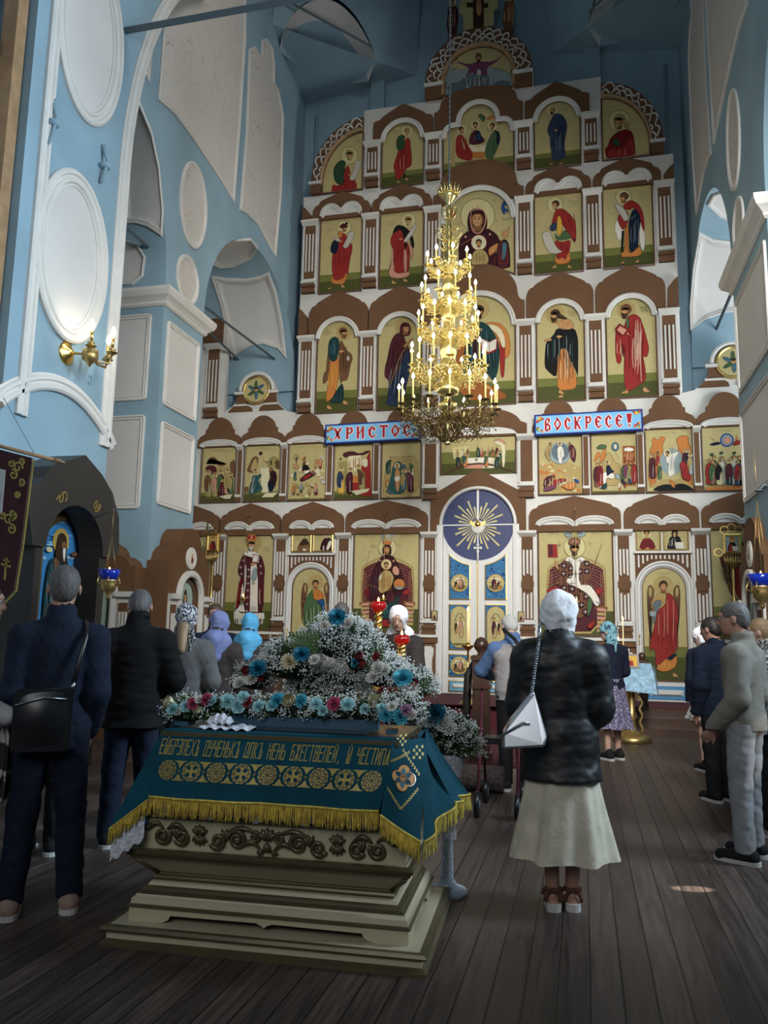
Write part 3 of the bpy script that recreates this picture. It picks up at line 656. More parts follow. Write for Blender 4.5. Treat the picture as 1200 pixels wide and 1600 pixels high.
# dado: ledge, pedestals with cut white panels, framed panels
for a, b in ((-6.6, -3.83), (-2.79, -.74), (.74, 2.79), (3.83, 5.6)):
    mb = MB(); mb.box(a, b, 1.40, 1.45, 0, .16, 'board_white', None, FAC); mb.box(a, b, 1.30, 1.40, 0, .12, 'board_brown', None, FAC); mb.box(a, b, SZ, .50, 0, .10, 'board_brown', None, FAC); mb.build('dado_rail', ico)
for s in (-1, 1):
    for u in (.92, 2.63, 3.94, 5.28):
        mb = MB(); mb.box(s*u-.17, s*u+.17, .48, 1.32, 0, .07, 'board_brown', None, FAC)
        c = s*u; pts = [(c-.10, .58), (c+.10, .58), (c+.10, .72), (c+.075, .8), (c+.075, 1.0), (c+.10, 1.1), (c+.10, 1.2), (c+.05, 1.24), (c-.05, 1.24), (c-.10, 1.2), (c-.10, 1.1), (c-.075, 1.0), (c-.075, .8), (c-.10, .72)]
        mb.prism(FAC, pts, .07, .10, 'board_white'); mb.build('pedestal', ico)
    for u, hw in ((1.775, .62), (4.62, .46)):
        c = s*u; mb = MB(); mb.box(c-hw, c+hw, .50, 1.27, 0, .03, 'board_white', None, FAC); mb.box(c-hw+.13, c+hw-.13, .56, 1.20, .03, .045, 'board_brown', None, FAC)
        mb.box(c-hw*.5, c+hw*.5, .70, 1.04, .045, .07, 'board_white', None, FAC); mb.build('dado_panel', ico)
# ---- deacons' doors: fluted spandrel, white arched frame
for s in (-1, 1):
    c = s*3.295
    mb = MB(); mb.prism(FAC, [(c-.47, 2.2), (c-.47, 2.98), (c+.47, 2.98), (c+.47, 2.2)]+arc(c, 2.33, .42, 0, 180, 16), 0, .03, 'board_brown')
    for k in range(12):
        x = c-.41+.82*k/11; zt = 2.93; zb = 2.33+math.sqrt(max(0, .56**2-(x-c)**2)) if abs(x-c) < .56 else 2.4
        mb.box(x-.014, x+.014, min(zb, 2.86), zt, .03, .05, 'board_white', None, FAC)
    mb.build('fluted_spandrel', ico)
    mb = MB(); mb.box(c-.49, c+.49, 2.96, 3.0, 0, .09, 'board_white', None, FAC); mb.build('ledge', ico)
# ---- medallion gables over the wings
for s in (-1, 1):
    c = s*4.62
    mb = MB()
    for q in (-1, 1):
        mb.prism(FAC, [(c+q*.62, 5.98), (c+q*.08, 5.98), (c+q*.10, 6.05), (c+q*.16, 6.09), (c+q*.50, 6.09)], 0, .05, 'board_brown')
        mb.prism(FAC, [(c+q*.46, 6.14), (c+q*.17, 6.14), (c+q*.24, 6.22), (c+q*.27, 6.34), (c+q*.42, 6.34)], 0, .05, 'board_brown')
        mb.box(min(c+q*.5, c+q*.2), max(c+q*.5, c+q*.2), 6.09, 6.13, 0, .07, 'board_white', None, FAC); mb.box(min(c+q*.48, c+q*.27), max(c+q*.48, c+q*.27), 6.34, 6.40, 0, .08, 'board_white', None, FAC)
    mb.mould(FAC, arc(c, 6.42, .40, 0, 180, 20), [(0, 0), (0, .06), (.04, .07), (.07, .05), (.07, 0)], m='board_white')
    mb.build('medallion_gable', ico)
# taller aisle section at far left
pilaster(-5.62, .18, 5.87, 7.45, (.22, .80)); kokoshnik(-6.1, 7.5, kok(.66, .9, 1.2, 1.3, 1.6))
# ================================================================== PAINTED ICONS (flat painted boards; every colour patch is paint on its board)
def lin(h):
    h = h.lstrip('#'); v = [int(h[i:i+2], 16)/255 for i in (0, 2, 4)]
    return tuple(x/12.92 if x < .04045 else ((x+.055)/1.055)**2.4 for x in v)
PAL = dict(g='b2a573', G='8f8650', h='c6bb88', e='6b6e38', E='494c26', fr='4e3322', ol='5a4128', r='8c2a26', R='6b1a1c', o='b9743a', O='8e5528', n='2c3a52', N='161e30', k='141414', m='4c2228', M='36161c',
           t='2f5552', T='1e3a3a', v='46603e', V='2c4a30', s='b98a5c', S='7c5533', H='3a2a1c', w='d8d2c4', W='b9b3a4', p='c08a74', b='6d4a34', y='c9a040', u='3c6c94', U='28467a', q='8a9898', Q='5f6c74', d='a8935f', x='6e3d52', z='4a6a76', c='cfc6a4')
PALC = {k: lin(v) for k, v in PAL.items()}
class Paint:
    def __init__(s, fr, conv): s.mb = MB(); s.fr = fr; s.cv = conv; s.h = .0225
    def pts(s, q):
        if isinstance(q, str): q = [tuple(float(a) for a in t.split(',')) for t in q.split()]
        return q
    def P(s, col, q, sm=1, cl=True):
        q = s.pts(q)
        if sm: q = smooth(q, sm)
        if sm and cl:
            c = [s.cv(*a) for a in q]; a0 = np.min(c, axis=0); a1 = np.max(c, axis=0); b = PALC[col] if isinstance(col, str) else col
            if np.linalg.norm(a1-a0) > .16:
                s.P(tuple(x*.22 for x in b), q, 0); m = np.mean(np.array(q), axis=0); u = abs(s.cv(q[0][0]+1, q[0][1])[0]-s.cv(q[0][0], q[0][1])[0])+1e-9; w = .0075/u; n = len(q); o = []
                for i in range(n):
                    t = np.array(q[(i+1) % n])-np.array(q[i-1]); l = np.linalg.norm(t)+1e-9; o.append((q[i][0]-t[1]/l*w, q[i][1]+t[0]/l*w))
                ar = lambda z: sum(z[i][0]*z[(i+1) % n][1]-z[(i+1) % n][0]*z[i][1] for i in range(n)); o2 = [(2*a[0]-d[0], 2*a[1]-d[1]) for a, d in zip(q, o)]
                q = o if abs(ar(o)) < abs(ar(o2)) else o2
        s.mb.poly(s.fr, [s.cv(*a) for a in q], s.h, 'paint', PALC[col] if isinstance(col, str) else col); s.h += .0004
    def L(s, col, q, w=2.0, sm=1):
        q = s.pts(q)
        if sm: q = smooth(q, sm, False)
        A = []; B = []; n = len(q)
        for i in range(n):
            a = q[max(0, i-1)]; b = q[min(n-1, i+1)]; dx, dy = b[0]-a[0], b[1]-a[1]; l = math.hypot(dx, dy)+1e-9
            k = w/2*(1-.55*abs(2*i/(n-1)-1)**3); A.append((q[i][0]-dy/l*k, q[i][1]+dx/l*k)); B.append((q[i][0]+dy/l*k, q[i][1]-dx/l*k))
        s.P(col, A+B[::-1], 0)
    def C(s, col, x, y, r, ry=None, n=20): s.P(col, arc(x, y, r, 0, 360, n, ry)[:-1], 0)
    def ring(s, col, x, y, r, w=1.5, n=28):
        a = arc(x, y, r, 0, 360, n); b = arc(x, y, r-w, 360, 0, n); s.P(col, a+b, 0)
    def halo(s, x, y, r, st=0):
        if st == 0: s.C('h', x, y, r); s.ring('ol', x, y, r, r*.045)
        elif st == 1: s.C('d', x, y, r)
        else: s.C('c', x, y, r); s.ring('ol', x, y, r, r*.05)
    def head(s, x, y, r, f=0, hair='H', beard=None, veil=None, hat=None, halo=None, hs=0):
        """face of radius r, f -1/0/1 where it looks"""
        if halo: s.halo(x, y, halo, hs)
        if veil: s.P(veil, [(x-r*1.25, y-r*.4), (x-r*.7, y-r*1.35), (x+r*.7, y-r*1.35), (x+r*1.25, y-r*.4), (x+r*1.3, y+r*1.0), (x+r*.9, y+r*1.9), (x-r*.9, y+r*1.9), (x-r*1.3, y+r*1.0)], 2)
        else: s.C(hair, x-f*r*.2, y-r*.28, r*1.05, r*1.05)
        s.P('S', [(x-r*.5, y+r*.5), (x+r*.5, y+r*.5), (x+r*.7, y+r*1.6), (x-r*.7, y+r*1.6)], 1)
        s.C('S', x+f*r*.15, y+r*.1, r*.78, r*1.02); s.C('s', x+f*r*.25, y+r*.08, r*.56, r*.86)
        if veil: s.P(veil, [(x-r*.9, y-r*.2), (x-r*.8, y-r), (x, y-r*1.25), (x+r*.8, y-r), (x+r*.9, y-r*.2), (x+r*.45, y-r*.62), (x-r*.45, y-r*.62)], 1)
        else: s.P(hair, [(x-r*.95, y+r*.1), (x-r*.85, y-r*.9), (x, y-r*1.25), (x+r*.85, y-r*.9), (x+r*.95, y+r*.1), (x+r*.5, y-r*.55), (x-r*.5, y-r*.55)], 1)
        if beard: s.P(beard, [(x+f*r*.2-r*.72, y+r*.25), (x+f*r*.2-r*.2, y+r*.62), (x+f*r*.2+r*.25, y+r*.62), (x+f*r*.2+r*.72, y+r*.25), (x+f*r*.3+r*.4, y+r*1.3), (x+f*r*.35, y+r*1.75), (x+f*r*.2-r*.5, y+r*1.3)], 1)
        for sx in (-1, 1):
            ex = x+f*r*.25+sx*r*.27; s.P('H', [(ex-r*.18, y-r*.03), (ex, y-r*.14), (ex+r*.18, y-r*.03), (ex, y+r*.07)], 0)
            s.L('H', [(ex-r*.2, y-r*.26), (ex, y-r*.33), (ex+r*.2, y-r*.24)], r*.09, 0)
        s.L('O', [(x+f*r*.3, y-r*.1), (x+f*r*.36, y+r*.3)], r*.10, 0)
        s.P('R', [(x+f*r*.28-r*.16, y+r*.52), (x+f*r*.28+r*.16, y+r*.52), (x+f*r*.28, y+r*.62)], 0)
        if hat: s.P(hat, [(x-r*.95, y-r*.6), (x-r*.8, y-r*1.5), (x, y-r*1.75), (x+r*.8, y-r*1.5), (x+r*.95, y-r*.6)], 1)
    def folds(s, col, x0, x1, y0, y1, n, w=2, lean=0, seed=1):
        rd = random.Random(seed)
        for i in range(n):
            t = (i+.5)/n+rd.uniform(-.2, .2)/n; a = x0+(x1-x0)*t; ya = y0+(y1-y0)*rd.uniform(0, .35); yb = y1-(y1-y0)*rd.uniform(0, .3)
            s.L(col, [(a, ya), (a+lean*.5+rd.uniform(-3, 3)*w*.6, (ya+yb)/2), (a+lean, yb)], w)
    def text(s, x, y, w, h, n=5, col='H', seed=2):
        rd = random.Random(seed+int(x)); st = w/n
        for i in range(n):
            a = x+i*st; k = rd.randint(0, 4); t = max(1.0, h*.13)
            s.L(col, [(a+st*.15, y), (a+st*.15, y+h)], t, 0)
            if k in (0, 2, 4): s.L(col, [(a+st*.15, y+h*.5), (a+st*.7, y+h*(.1 if k else .5))], t, 0)
            if k != 1: s.L(col, [(a+st*.7, y), (a+st*.7, y+h)], t, 0)
            else: s.L(col, [(a+st*.15, y+h*.1), (a+st*.7, y+h*.2)], t, 0)
    def hand(s, x, y, r, dx=1, dy=0): s.P('s', [(x-r*.6, y-r*.5), (x+dx*r*1.6-dy*r*.3, y-r*.35+dy*r*1.6), (x+dx*r*1.5+r*.2, y+r*.1+dy*r*1.7), (x+r*.4, y+r*.6), (x-r*.5, y+r*.5)], 1)
    def foot(s, x, y, l, d=1): s.P('s', [(x-l*.2, y-l*.7), (x+l*.2, y-l*.7), (x+d*l*.9, y-l*.05), (x+d*l, y+l*.12), (x-d*l*.2, y+l*.1)], 1)
    def scroll(s, q, n=5):
        s.P('W', q, 1); q = s.pts(q); a, b, c, d = q[0], q[1], q[-2], q[-1]
        m = len(q)//2; Lf = q[:m]; Rt = q[m:][::-1]
        for i in range(1, n+1):
            t = i/(n+1)*(m-1); k = int(t); f = t-k; k2 = min(k+1, m-1)
            A = (Lf[k][0]*(1-f)+Lf[k2][0]*f, Lf[k][1]*(1-f)+Lf[k2][1]*f); B = (Rt[k][0]*(1-f)+Rt[k2][0]*f, Rt[k][1]*(1-f)+Rt[k2][1]*f)
            for (u, v) in ((.15, .32), (.38, .60), (.66, .85)):
                s.L('Q', [(A[0]+(B[0]-A[0])*u, A[1]+(B[1]-A[1])*u), (A[0]+(B[0]-A[0])*v, A[1]+(B[1]-A[1])*v)], 2.2, 0)
    def fig(s, x, y, h, c1, c2, lean=0, halo=True, w=None, hair='H', f=0, seat=False):
        """small full figure: head top at y, height h"""
        w = w or h*.15; r = h*.058
        if halo: s.C('h' if halo is True else halo, x+lean, y+r*1.2, r*2.0); s.ring('ol', x+lean, y+r*1.2, r*2.0, max(.8, r*.2), 18)
        xl = x+lean
        s.P(c1, [(xl-w*.4, y+h*.13), (xl+w*.4, y+h*.13), (x+w*.9, y+h*.32), (x+w*(1.2 if seat else .75), y+h*.62), (x+w*.95, y+h*.96), (x-w*.9, y+h*.96), (x-w*.75, y+h*.6), (x-w*.9, y+h*.3)])
        s.P(c2, [(xl-w*.5, y+h*.15), (xl+w*.1, y+h*.16), (x+w*.8, y+h*.36), (x+w*.3, y+h*.55), (x-w*.1, y+h*.8), (x-w*1.0, y+h*.7), (x-w*1.0, y+h*.3)])
        s.L('W', [(x+w*.2, y+h*.45), (x+w*.1, y+h*.9)], w*.12); s.L('k', [(x-w*.3, y+h*.3), (x-w*.4, y+h*.68)], w*.12)
        s.C(hair, xl, y+r*.8, r*1.1); s.C('s', xl+f*r*.3, y+r*1.1, r*.75, r*.9)
        s.foot(x-w*.4, y+h, h*.05, -1); s.foot(x+w*.4, y+h, h*.05, 1)
def crop(ox, oy, sc): return lambda X, Y: fac(ox+X/sc, oy+Y/sc)
def board(outline, conv, label, green=None, frame='frame_brown', name='icon', group=None, d=.02, fr=FAC, fw=.022):
    """start a painted icon: gold board with optional green ground (two heights in metres above its foot)"""
    p = Paint(fr, conv); mb = p.mb; o = ccw(outline); mb.prism(fr, o, .001, d, 'paint', PALC['g'])
    z0 = min(b for a, b in o); x0 = min(a for a, b in o); x1 = max(a for a, b in o)
    p.h = d+.0005
    if green:
        for hh, c in zip(green, ('e', 'E')): mb.poly(fr, [(x0, z0), (x1, z0), (x1, z0+hh), (x0, z0+hh)], p.h, 'paint', PALC[c]); p.h += .0006
    p.out = o; p.info = (name, label, group, frame, fw, fr, d)
    return p
def done(p):
    name, label, group, frame, fw, fr, d = p.info
    c = np.mean([fr.p(a, b, 0) for a, b in p.out], axis=0); c[2] = min(fr.p(a, b, 0)[2] for a, b in p.out)
    ob = p.mb.build(name, origin=c); tag(ob, label, 'icon', group)
    if frame:
        m = MB(); m.mould(fr, p.out, [(-.006, 0), (-.006, d+.028), (fw*.5, d+.034), (fw, d+.028), (fw, d)], closed=True, m=frame); m.build('frame', ob)
    return ob
def rect(u0, u1, z0, z1): return [(u0, z0), (u1, z0), (u1, z1), (u0, z1)]
def archp(u, hw, z0, zs, ry=None): return [(u-hw, z0), (u+hw, z0)]+arc(u, zs, hw, 0, 180, 24, ry)
# ---------------------------------------------------------------- forefathers
T = crop(480, 180, 6)
q = [(-2.43, 10.67), (-2.43, 11.98)]+[(-(2.44+.89*math.cos(t*PI/2)), 10.9+1.10*math.sin(t*PI/2)) for t in np.linspace(1, 0, 12)]+[(-3.32, 10.67)]
p = board(q, T, 'quarter-arched icon of a grey-bearded figure in green and red with a scroll, top left'); p.out = q
p.halo(398, 385, 82); p.P('V', '345,420 290,440 250,500 248,580 268,640 330,672 360,640 350,560 360,470'); p.P('r', '235,650 300,670 350,640 340,560 375,470 400,500 410,560 470,640 465,720 230,745')
p.P('V', '345,430 285,460 258,540 275,630 330,660 355,620 340,540 370,450'); p.folds('T', 290, 340, 480, 640, 3, 6); p.folds('R', 300, 440, 600, 720, 4, 7); p.head(403, 375, 34, 1, 'G', 'd'); p.scroll('455,430 440,490 425,550 395,605 430,628 460,600 495,520 520,440', 5); p.hand(400, 570, 16, 1)
p.text(440, 245, 70, 12, 7); done(p)
p = board(archp(-1.575, .455, 10.64, 11.66), T, 'arched icon of a bent bearded figure in green and red, left of the three-figure icon', (.34, .24))
p.head(940, 155, 26, 1, 'G', 'd', halo=56); p.P('r', '860,330 830,420 808,490 830,560 830,610 860,612 905,560 940,500 980,488 986,410 972,300 970,230 930,215 880,290'); p.P('V', '890,185 845,215 836,290 850,335 885,345 920,310 925,240 915,200')
p.folds('R', 850, 960, 300, 560, 6, 6); p.folds('p', 870, 920, 350, 560, 2, 5); p.foot(850, 640, 26, 1); p.foot(930, 615, 26, 1); p.P('k', '905,560 925,545 925,600 912,605'); p.hand(920, 235, 14, 1, -1); p.text(808, 150, 60, 14, 5); p.text(808, 172, 60, 12, 5); done(p)
T = crop(640, 0, 5.332)
p = board([(-.73, 10.62), (.73, 10.62), (.73, 11.55)]+arc(.5, 11.62, .22, 0, 80, 6)+arc(0, 11.86, .43, 0, 180, 20)+arc(-.5, 11.62, .22, 100, 180, 6)+[(-.73, 11.55)], T, 'three-lobed icon of three haloed figures seated round a table', (.40, .27))
p.P('d', '350,1080 345,1390 380,1390 380,1100', 0); p.P('o', '640,990 700,960 760,1000 760,1060 730,1010 690,990 650,1010'); p.P('v', '565,980 590,950 610,960 640,985 610,1030 590,990')
p.P('c', '480,1215 660,1215 640,1270 520,1270', 0); p.P('o', '515,1270 640,1270 620,1330 520,1320', 0)
p.P('r', '400,1130 385,1180 385,1290 420,1330 520,1350 530,1280 490,1220 460,1160 440,1130'); p.P('p', '430,1140 460,1200 470,1260 440,1240'); p.P('m', '520,1100 495,1170 500,1210 560,1215 640,1185 600,1140 570,1090'); p.P('N', '545,1100 560,1200 610,1190 600,1130 580,1090')
p.P('v', '690,1110 650,1180 620,1300 680,1360 740,1230 760,1150 740,1090'); p.P('N', '700,1090 745,1100 760,1160 740,1230 720,1190 730,1130'); p.folds('R', 400, 500, 1150, 1330, 5, 5); p.folds('V', 650, 720, 1160, 1330, 3, 5); p.folds('u', 540, 600, 1110, 1200, 3, 4)
for x, y, f in ((436, 1090, 1), (550, 1050, 0), (688, 1060, -1)): p.head(x, y, 20, f, 'H', halo=42)
for x, d in ((470, -1), (510, 1), (640, -1), (690, 1)): p.foot(x, 1375, 22, d)
p.C('y', 572, 1235, 12, 7); p.text(540, 905, 80, 14, 5); done(p)
T = crop(820, 130, 6)
p = board(archp(1.575, .455, 10.64, 11.66), T, 'arched icon of a stooping figure in dark blue, right of the three-figure icon', (.34, .24))
p.head(258, 262, 27, -1, 'G', 'H', halo=58); p.P('n', '280,285 350,300 385,350 400,410 385,500 370,590 385,680 370,710 300,735 255,720 245,620 238,600 240,510 212,470 215,420 245,350'); p.folds('N', 260, 370, 330, 690, 7, 6); p.folds('q', 290, 350, 470, 690, 3, 4); p.folds('Q', 250, 300, 340, 600, 2, 4)
p.hand(285, 450, 16, 1); p.foot(260, 770, 30, -1); p.foot(350, 765, 30, -1); p.text(335, 232, 70, 12, 5); p.text(335, 255, 70, 12, 6); done(p)
q = [(2.43, 10.67), (2.43, 11.98)]+[((2.44+.89*math.cos(t*PI/2)), 10.9+1.10*math.sin(t*PI/2)) for t in np.linspace(1, 0, 12)]+[(3.32, 10.67)]
p = board(q, T, 'quarter-arched icon of a long-haired elder in dark red, top right')
p.C('h', 885, 360, 102); p.ring('ol', 885, 360, 102, 4); p.P('R', '790,540 840,480 940,430 1010,460 1030,560 1040,700 820,730 770,720 745,620 780,600'); p.P('r', '760,620 930,610 1000,500 1030,600 1030,700 790,725'); p.folds('m', 800, 1010, 560, 700, 7, 7); p.folds('p', 860, 960, 600, 700, 2, 4)
p.P('V', '820,530 880,520 900,600 830,590'); p.head(880, 360, 50, -1, 'd', 'd'); p.P('d', '920,300 950,340 950,400 1000,460 930,440'); p.folds('H', 925, 985, 350, 450, 3, 4); p.folds('H', 850, 900, 400, 480, 4, 3); p.hand(765, 590, 24, -1); p.text(745, 225, 100, 14, 8); p.text(760, 262, 55, 12, 4); done(p)
T = crop(640, 0, 5.332)
q = [(-.72, 12.55), (-.72, 12.86)]+[(-.72*math.cos(t), 12.86+.70*math.sin(t)) for t in np.linspace(0, PI, 24)]+[(.72, 12.86), (.72, 12.55)]+[(x, 12.44+.18*math.cos(x/.72*PI/2)) for x in (.5, .25, 0, -.25, -.5)]
p = board(q, T, 'rounded icon of a crowned figure with outstretched arms among clouds, topmost of all')
p.P('q', '285,720 300,620 380,560 420,600 500,560 700,560 800,600 870,640 870,745 590,765 290,820'); p.P('Q', '300,760 340,700 420,690 460,640 480,740 400,790'); p.P('q', '690,600 760,580 850,620 860,700 700,720'); p.P('Q', '700,690 800,670 860,720 720,750')
p.P('x', '480,560 400,530 395,520 500,545 560,520 600,520 700,520 760,475 770,470 720,530 640,570 650,640 600,700 530,680 540,600 480,640 460,655 500,590', 1, False); p.P('Q', '470,640 540,620 600,630 665,630 660,720 630,760 540,760 490,720'); p.folds('W', 500, 650, 640, 750, 7, 7); p.folds('k', 490, 660, 640, 750, 6, 4); p.P('W', '560,580 600,590 600,640 560,640')
p.hand(400, 528, 12, -1, -1); p.hand(765, 475, 12, 1, -1); p.head(576, 490, 24, 0, 'H', 'H', hat='b'); done(p)
# ---------------------------------------------------------------- the cross and its two attendants on top
def fconv(X, Y): return fac(640+X/5.332, Y/5.332)
mb = MB(); cu = fac(640+578/5.332, 20)[0]
arm = [(cu-.32, 13.98), (cu+.32, 13.98), (cu+.32, 14.34), (cu+.40, 14.38), (cu+.40, 14.62), (cu+.32, 14.7), (cu+.30, 15.3), (cu+.75, 15.3), (cu+.75, 15.75), (cu+.22, 15.75), (cu+.22, 16.4), (cu-.22, 16.4), (cu-.22, 15.75), (cu-.75, 15.75), (cu-.75, 15.3), (cu-.30, 15.3), (cu-.32, 14.7), (cu-.40, 14.62), (cu-.40, 14.38), (cu-.32, 14.34)]
mb.prism(FAC, arm, .02, .07, 'paint', PALC['g']); mb.prism(FAC, [(cu-.11, 13.98), (cu+.11, 13.98), (cu+.11, 16.2), (cu-.11, 16.2)], .07, .08, 'paint', PALC['H']); mb.prism(FAC, [(cu-.25, 14.5), (cu+.2, 14.4), (cu+.2, 14.5), (cu-.25, 14.6)], .07, .082, 'paint', PALC['H'])
o = mb.build('painted_cross', origin=FAC.p(cu, 13.98, 0)); tag(o, 'gold-edged painted cross standing on the crowning arch of the iconostasis', 'cross')
p = Paint(FAC, fconv); p.h = .085; p.P('s', '560,-160 600,-160 598,20 610,110 590,160 570,155 555,110 562,20'); p.P('w', '555,-20 608,-20 612,30 552,30'); p.folds('S', 562, 600, -100, 140, 3, 4); p.mb.build('figure', o)
for (q, c1, c2, lab, pts) in ((0, 'm', 'k', 'small cut-out painted mourner in dark red, left of the top cross', '340,50 325,90 318,160 310,240 330,300 390,310 400,230 410,150 405,90 385,50'), (1, 'b', 's', 'small cut-out painted mourner in brown, right of the top cross', '800,20 785,80 780,160 778,240 800,262 850,262 865,160 880,60 860,10')):
    p = Paint(FAC, fconv); P0_ = p.pts(pts); p.mb.prism(FAC, ccw([p.cv(*a) for a in smooth(P0_, 1)]), .03, .06, 'paint', PALC[c1]); p.h = .062
    x0 = min(a for a, b in P0_); x1 = max(a for a, b in P0_); y0 = min(b for a, b in P0_); y1 = max(b for a, b in P0_)
    p.folds(c2, x0+12, x1-12, y0+40, y1-20, 4, 8); p.folds('p', x0+12, x1-12, y0+40, y1-20, 3, 5); p.head((x0+x1)/2, y0-10, 18, 1 if q == 0 else -1, 'H', halo=34, hs=2)
    cx, cz = p.cv((x0+x1)/2, y1); p.mb.box(cx-.1, cx+.1, 13.5 if q else 13.35, cz+.05, .0, .05, 'board_brown', None, FAC)
    o = p.mb.build('cut_out_figure', origin=FAC.p(cx, 13.5, 0)); tag(o, lab, 'painted figure')
# ---------------------------------------------------------------- prophets
T = crop(490, 320, 6)
p = board(rect(-3.335, -2.405, 8.42, 10.13), T, 'icon of a youthful prophet in dark red holding a scroll, leftmost of its tier', (.42, .27))
p.head(290, 215, 27, 1, 'H', halo=66); p.C('k', 312, 180, 13); p.P('m', '240,215 260,190 320,195 330,210 300,225 260,225')
p.P('r', '270,260 310,290 330,350 370,380 365,440 345,520 335,600 325,660 290,680 250,720 205,715 175,650 175,470 220,400 240,330'); p.P('o', '230,260 270,245 280,300 255,320 232,290'); p.P('N', '215,330 180,350 160,410 165,455 210,475 235,420 240,350'); p.P('W', '180,320 230,315 260,330 240,360 200,335'); p.P('o', '170,660 210,720 290,690 300,640 330,660 290,750 250,755 165,745')
p.folds('R', 200, 340, 400, 640, 6, 6); p.scroll('335,255 320,310 290,370 275,405 315,420 350,370 380,310 390,260', 6); p.foot(165, 795, 28, -1); p.foot(270, 780, 32, 1); p.hand(255, 350, 14, 1); p.text(125, 225, 85, 14, 6); p.text(140, 250, 40, 12, 3); done(p)
p = board(rect(-2.035, -1.105, 8.42, 10.13), T, 'icon of a prophet in red robe and black cloak unrolling a scroll', (.42, .27))
p.head(892, 150, 32, 1, 'd', 'd', halo=68); p.P('k', '820,190 770,205 745,260 735,350 740,480 700,655 740,640 760,480 800,300 860,250 900,300 915,380 945,430 945,340 910,250'); p.P('r', '820,230 750,270 720,330 730,390 745,420 760,600 770,645 840,650 900,640 905,420 880,360 850,300'); p.P('p', '735,400 730,560 705,640 715,685 800,700 900,680 905,630 850,640 780,650 750,600 755,420'); p.P('p', '840,420 880,430 880,640 850,650'); p.P('p', '890,340 930,400 940,470 920,540 900,440')
p.folds('R', 760, 860, 300, 620, 6, 6); p.P('k', '840,240 890,250 880,330 845,330'); p.P('k', '850,365 885,370 865,430', 0); p.scroll('945,180 920,240 880,290 840,355 875,362 915,310 950,260 972,200', 6); p.foot(745, 745, 34, 1); p.foot(855, 725, 34, 1); p.hand(815, 330, 16, 1); p.text(690, 165, 90, 14, 6); p.text(700, 190, 60, 12, 4); done(p)
T = crop(690, 290, 8.571)
q = [(-.73, 8.66)]+[(x, 8.47+.22*math.cos(x/.73*PI/2)) for x in (-.5, -.25, 0, .25, .5)]+[(.73, 8.47)]+arc(0, 9.66, .73, 0, 180, 24); q[0] = (-.73, 8.47)
p = board(q, T, 'large arched icon of a dark-red-veiled woman with a child medallion on her breast')
p.C('h', 485, 410, 232, None, 40); p.ring('ol', 485, 410, 232, 7, 44); p.P('M', '365,600 270,680 225,780 235,1090 920,1165 920,900 890,740 830,720 790,760 740,650 610,570')
p.head(480, 455, 105, 0, 'H', veil='M'); p.L('p', [(400, 345), (385, 480), (420, 620), (480, 655), (550, 620), (600, 470), (580, 345), (500, 320), (410, 345)], 16); p.C('p', 487, 305, 16); p.C('p', 325, 695, 16); p.C('p', 650, 660, 16)
p.P('m', '740,780 830,740 900,800 910,1100 780,1130 740,1000'); p.P('z', '810,770 880,770 875,900 840,1010 790,1000 815,880'); p.P('o', '620,860 700,800 770,770 740,880 640,970'); p.folds('h', 640, 740, 820, 930, 4, 6); p.L('p', [(250, 815), (420, 710)], 8, 0); p.folds('k', 280, 420, 760, 1060, 3, 9); p.folds('r', 700, 900, 900, 1110, 4, 7)
p.P('s', '820,720 815,640 845,600 880,630 905,545 918,570 900,660 880,710'); p.C('c', 502, 775, 106, None, 30); p.ring('r', 502, 775, 106, 7); p.P('d', '440,870 560,860 620,930 640,1020 600,1080 400,1090 400,980'); p.folds('S', 430, 600, 900, 1070, 8, 8); p.head(502, 780, 40, 0, 'H')
p.P('U', '800,270 850,205 855,260 895,215 880,270 830,300 900,340 890,385 855,350 850,415 810,370'); p.P('r', '150,300 190,360 180,430 120,470 110,380'); p.text(230, 245, 60, 34, 2); p.text(690, 205, 50, 34, 2); p.text(165, 520, 110, 30, 4); p.text(720, 470, 50, 30, 2); p.text(810, 455, 115, 34, 5); done(p)
T = crop(825, 280, 6)
p = board(rect(1.105, 2.035, 8.42, 10.13), T, 'icon of a bearded prophet in a red cloak, his long scroll trailing down', (.42, .27))
p.head(255, 245, 32, -1, 'H', 'd', halo=75); p.P('r', '255,300 240,350 215,430 260,440 300,400 350,470 400,560 440,600 455,560 450,430 420,360 340,285 290,280'); p.P('n', '215,430 270,400 275,480 220,500 200,470'); p.P('y', '270,370 300,340 325,420 315,530 270,530'); p.P('v', '250,500 290,560 340,470 400,530 410,560 330,580 260,580'); p.P('r', '245,570 320,600 400,570 400,640 370,740 340,770 290,770 260,700'); p.P('o', '250,715 290,765 320,730 350,770 370,700 400,690 400,790 300,810 250,790')
p.folds('R', 330, 440, 330, 540, 4, 7, 20); p.folds('R', 270, 390, 600, 720, 5, 6); p.foot(265, 835, 42, -1); p.foot(380, 835, 30, 1); p.scroll('130,510 145,600 185,680 240,715 335,690 280,660 240,590 205,485', 6); p.hand(200, 470, 18, -1); p.P('m', '425,560 455,570 430,620'); p.text(380, 218, 95, 14, 6); p.text(405, 245, 50, 12, 4); done(p)
p = board(rect(2.405, 3.335, 8.42, 10.13), T, 'icon of a crowned prophet in a red and white cloak over black', (.42, .27))
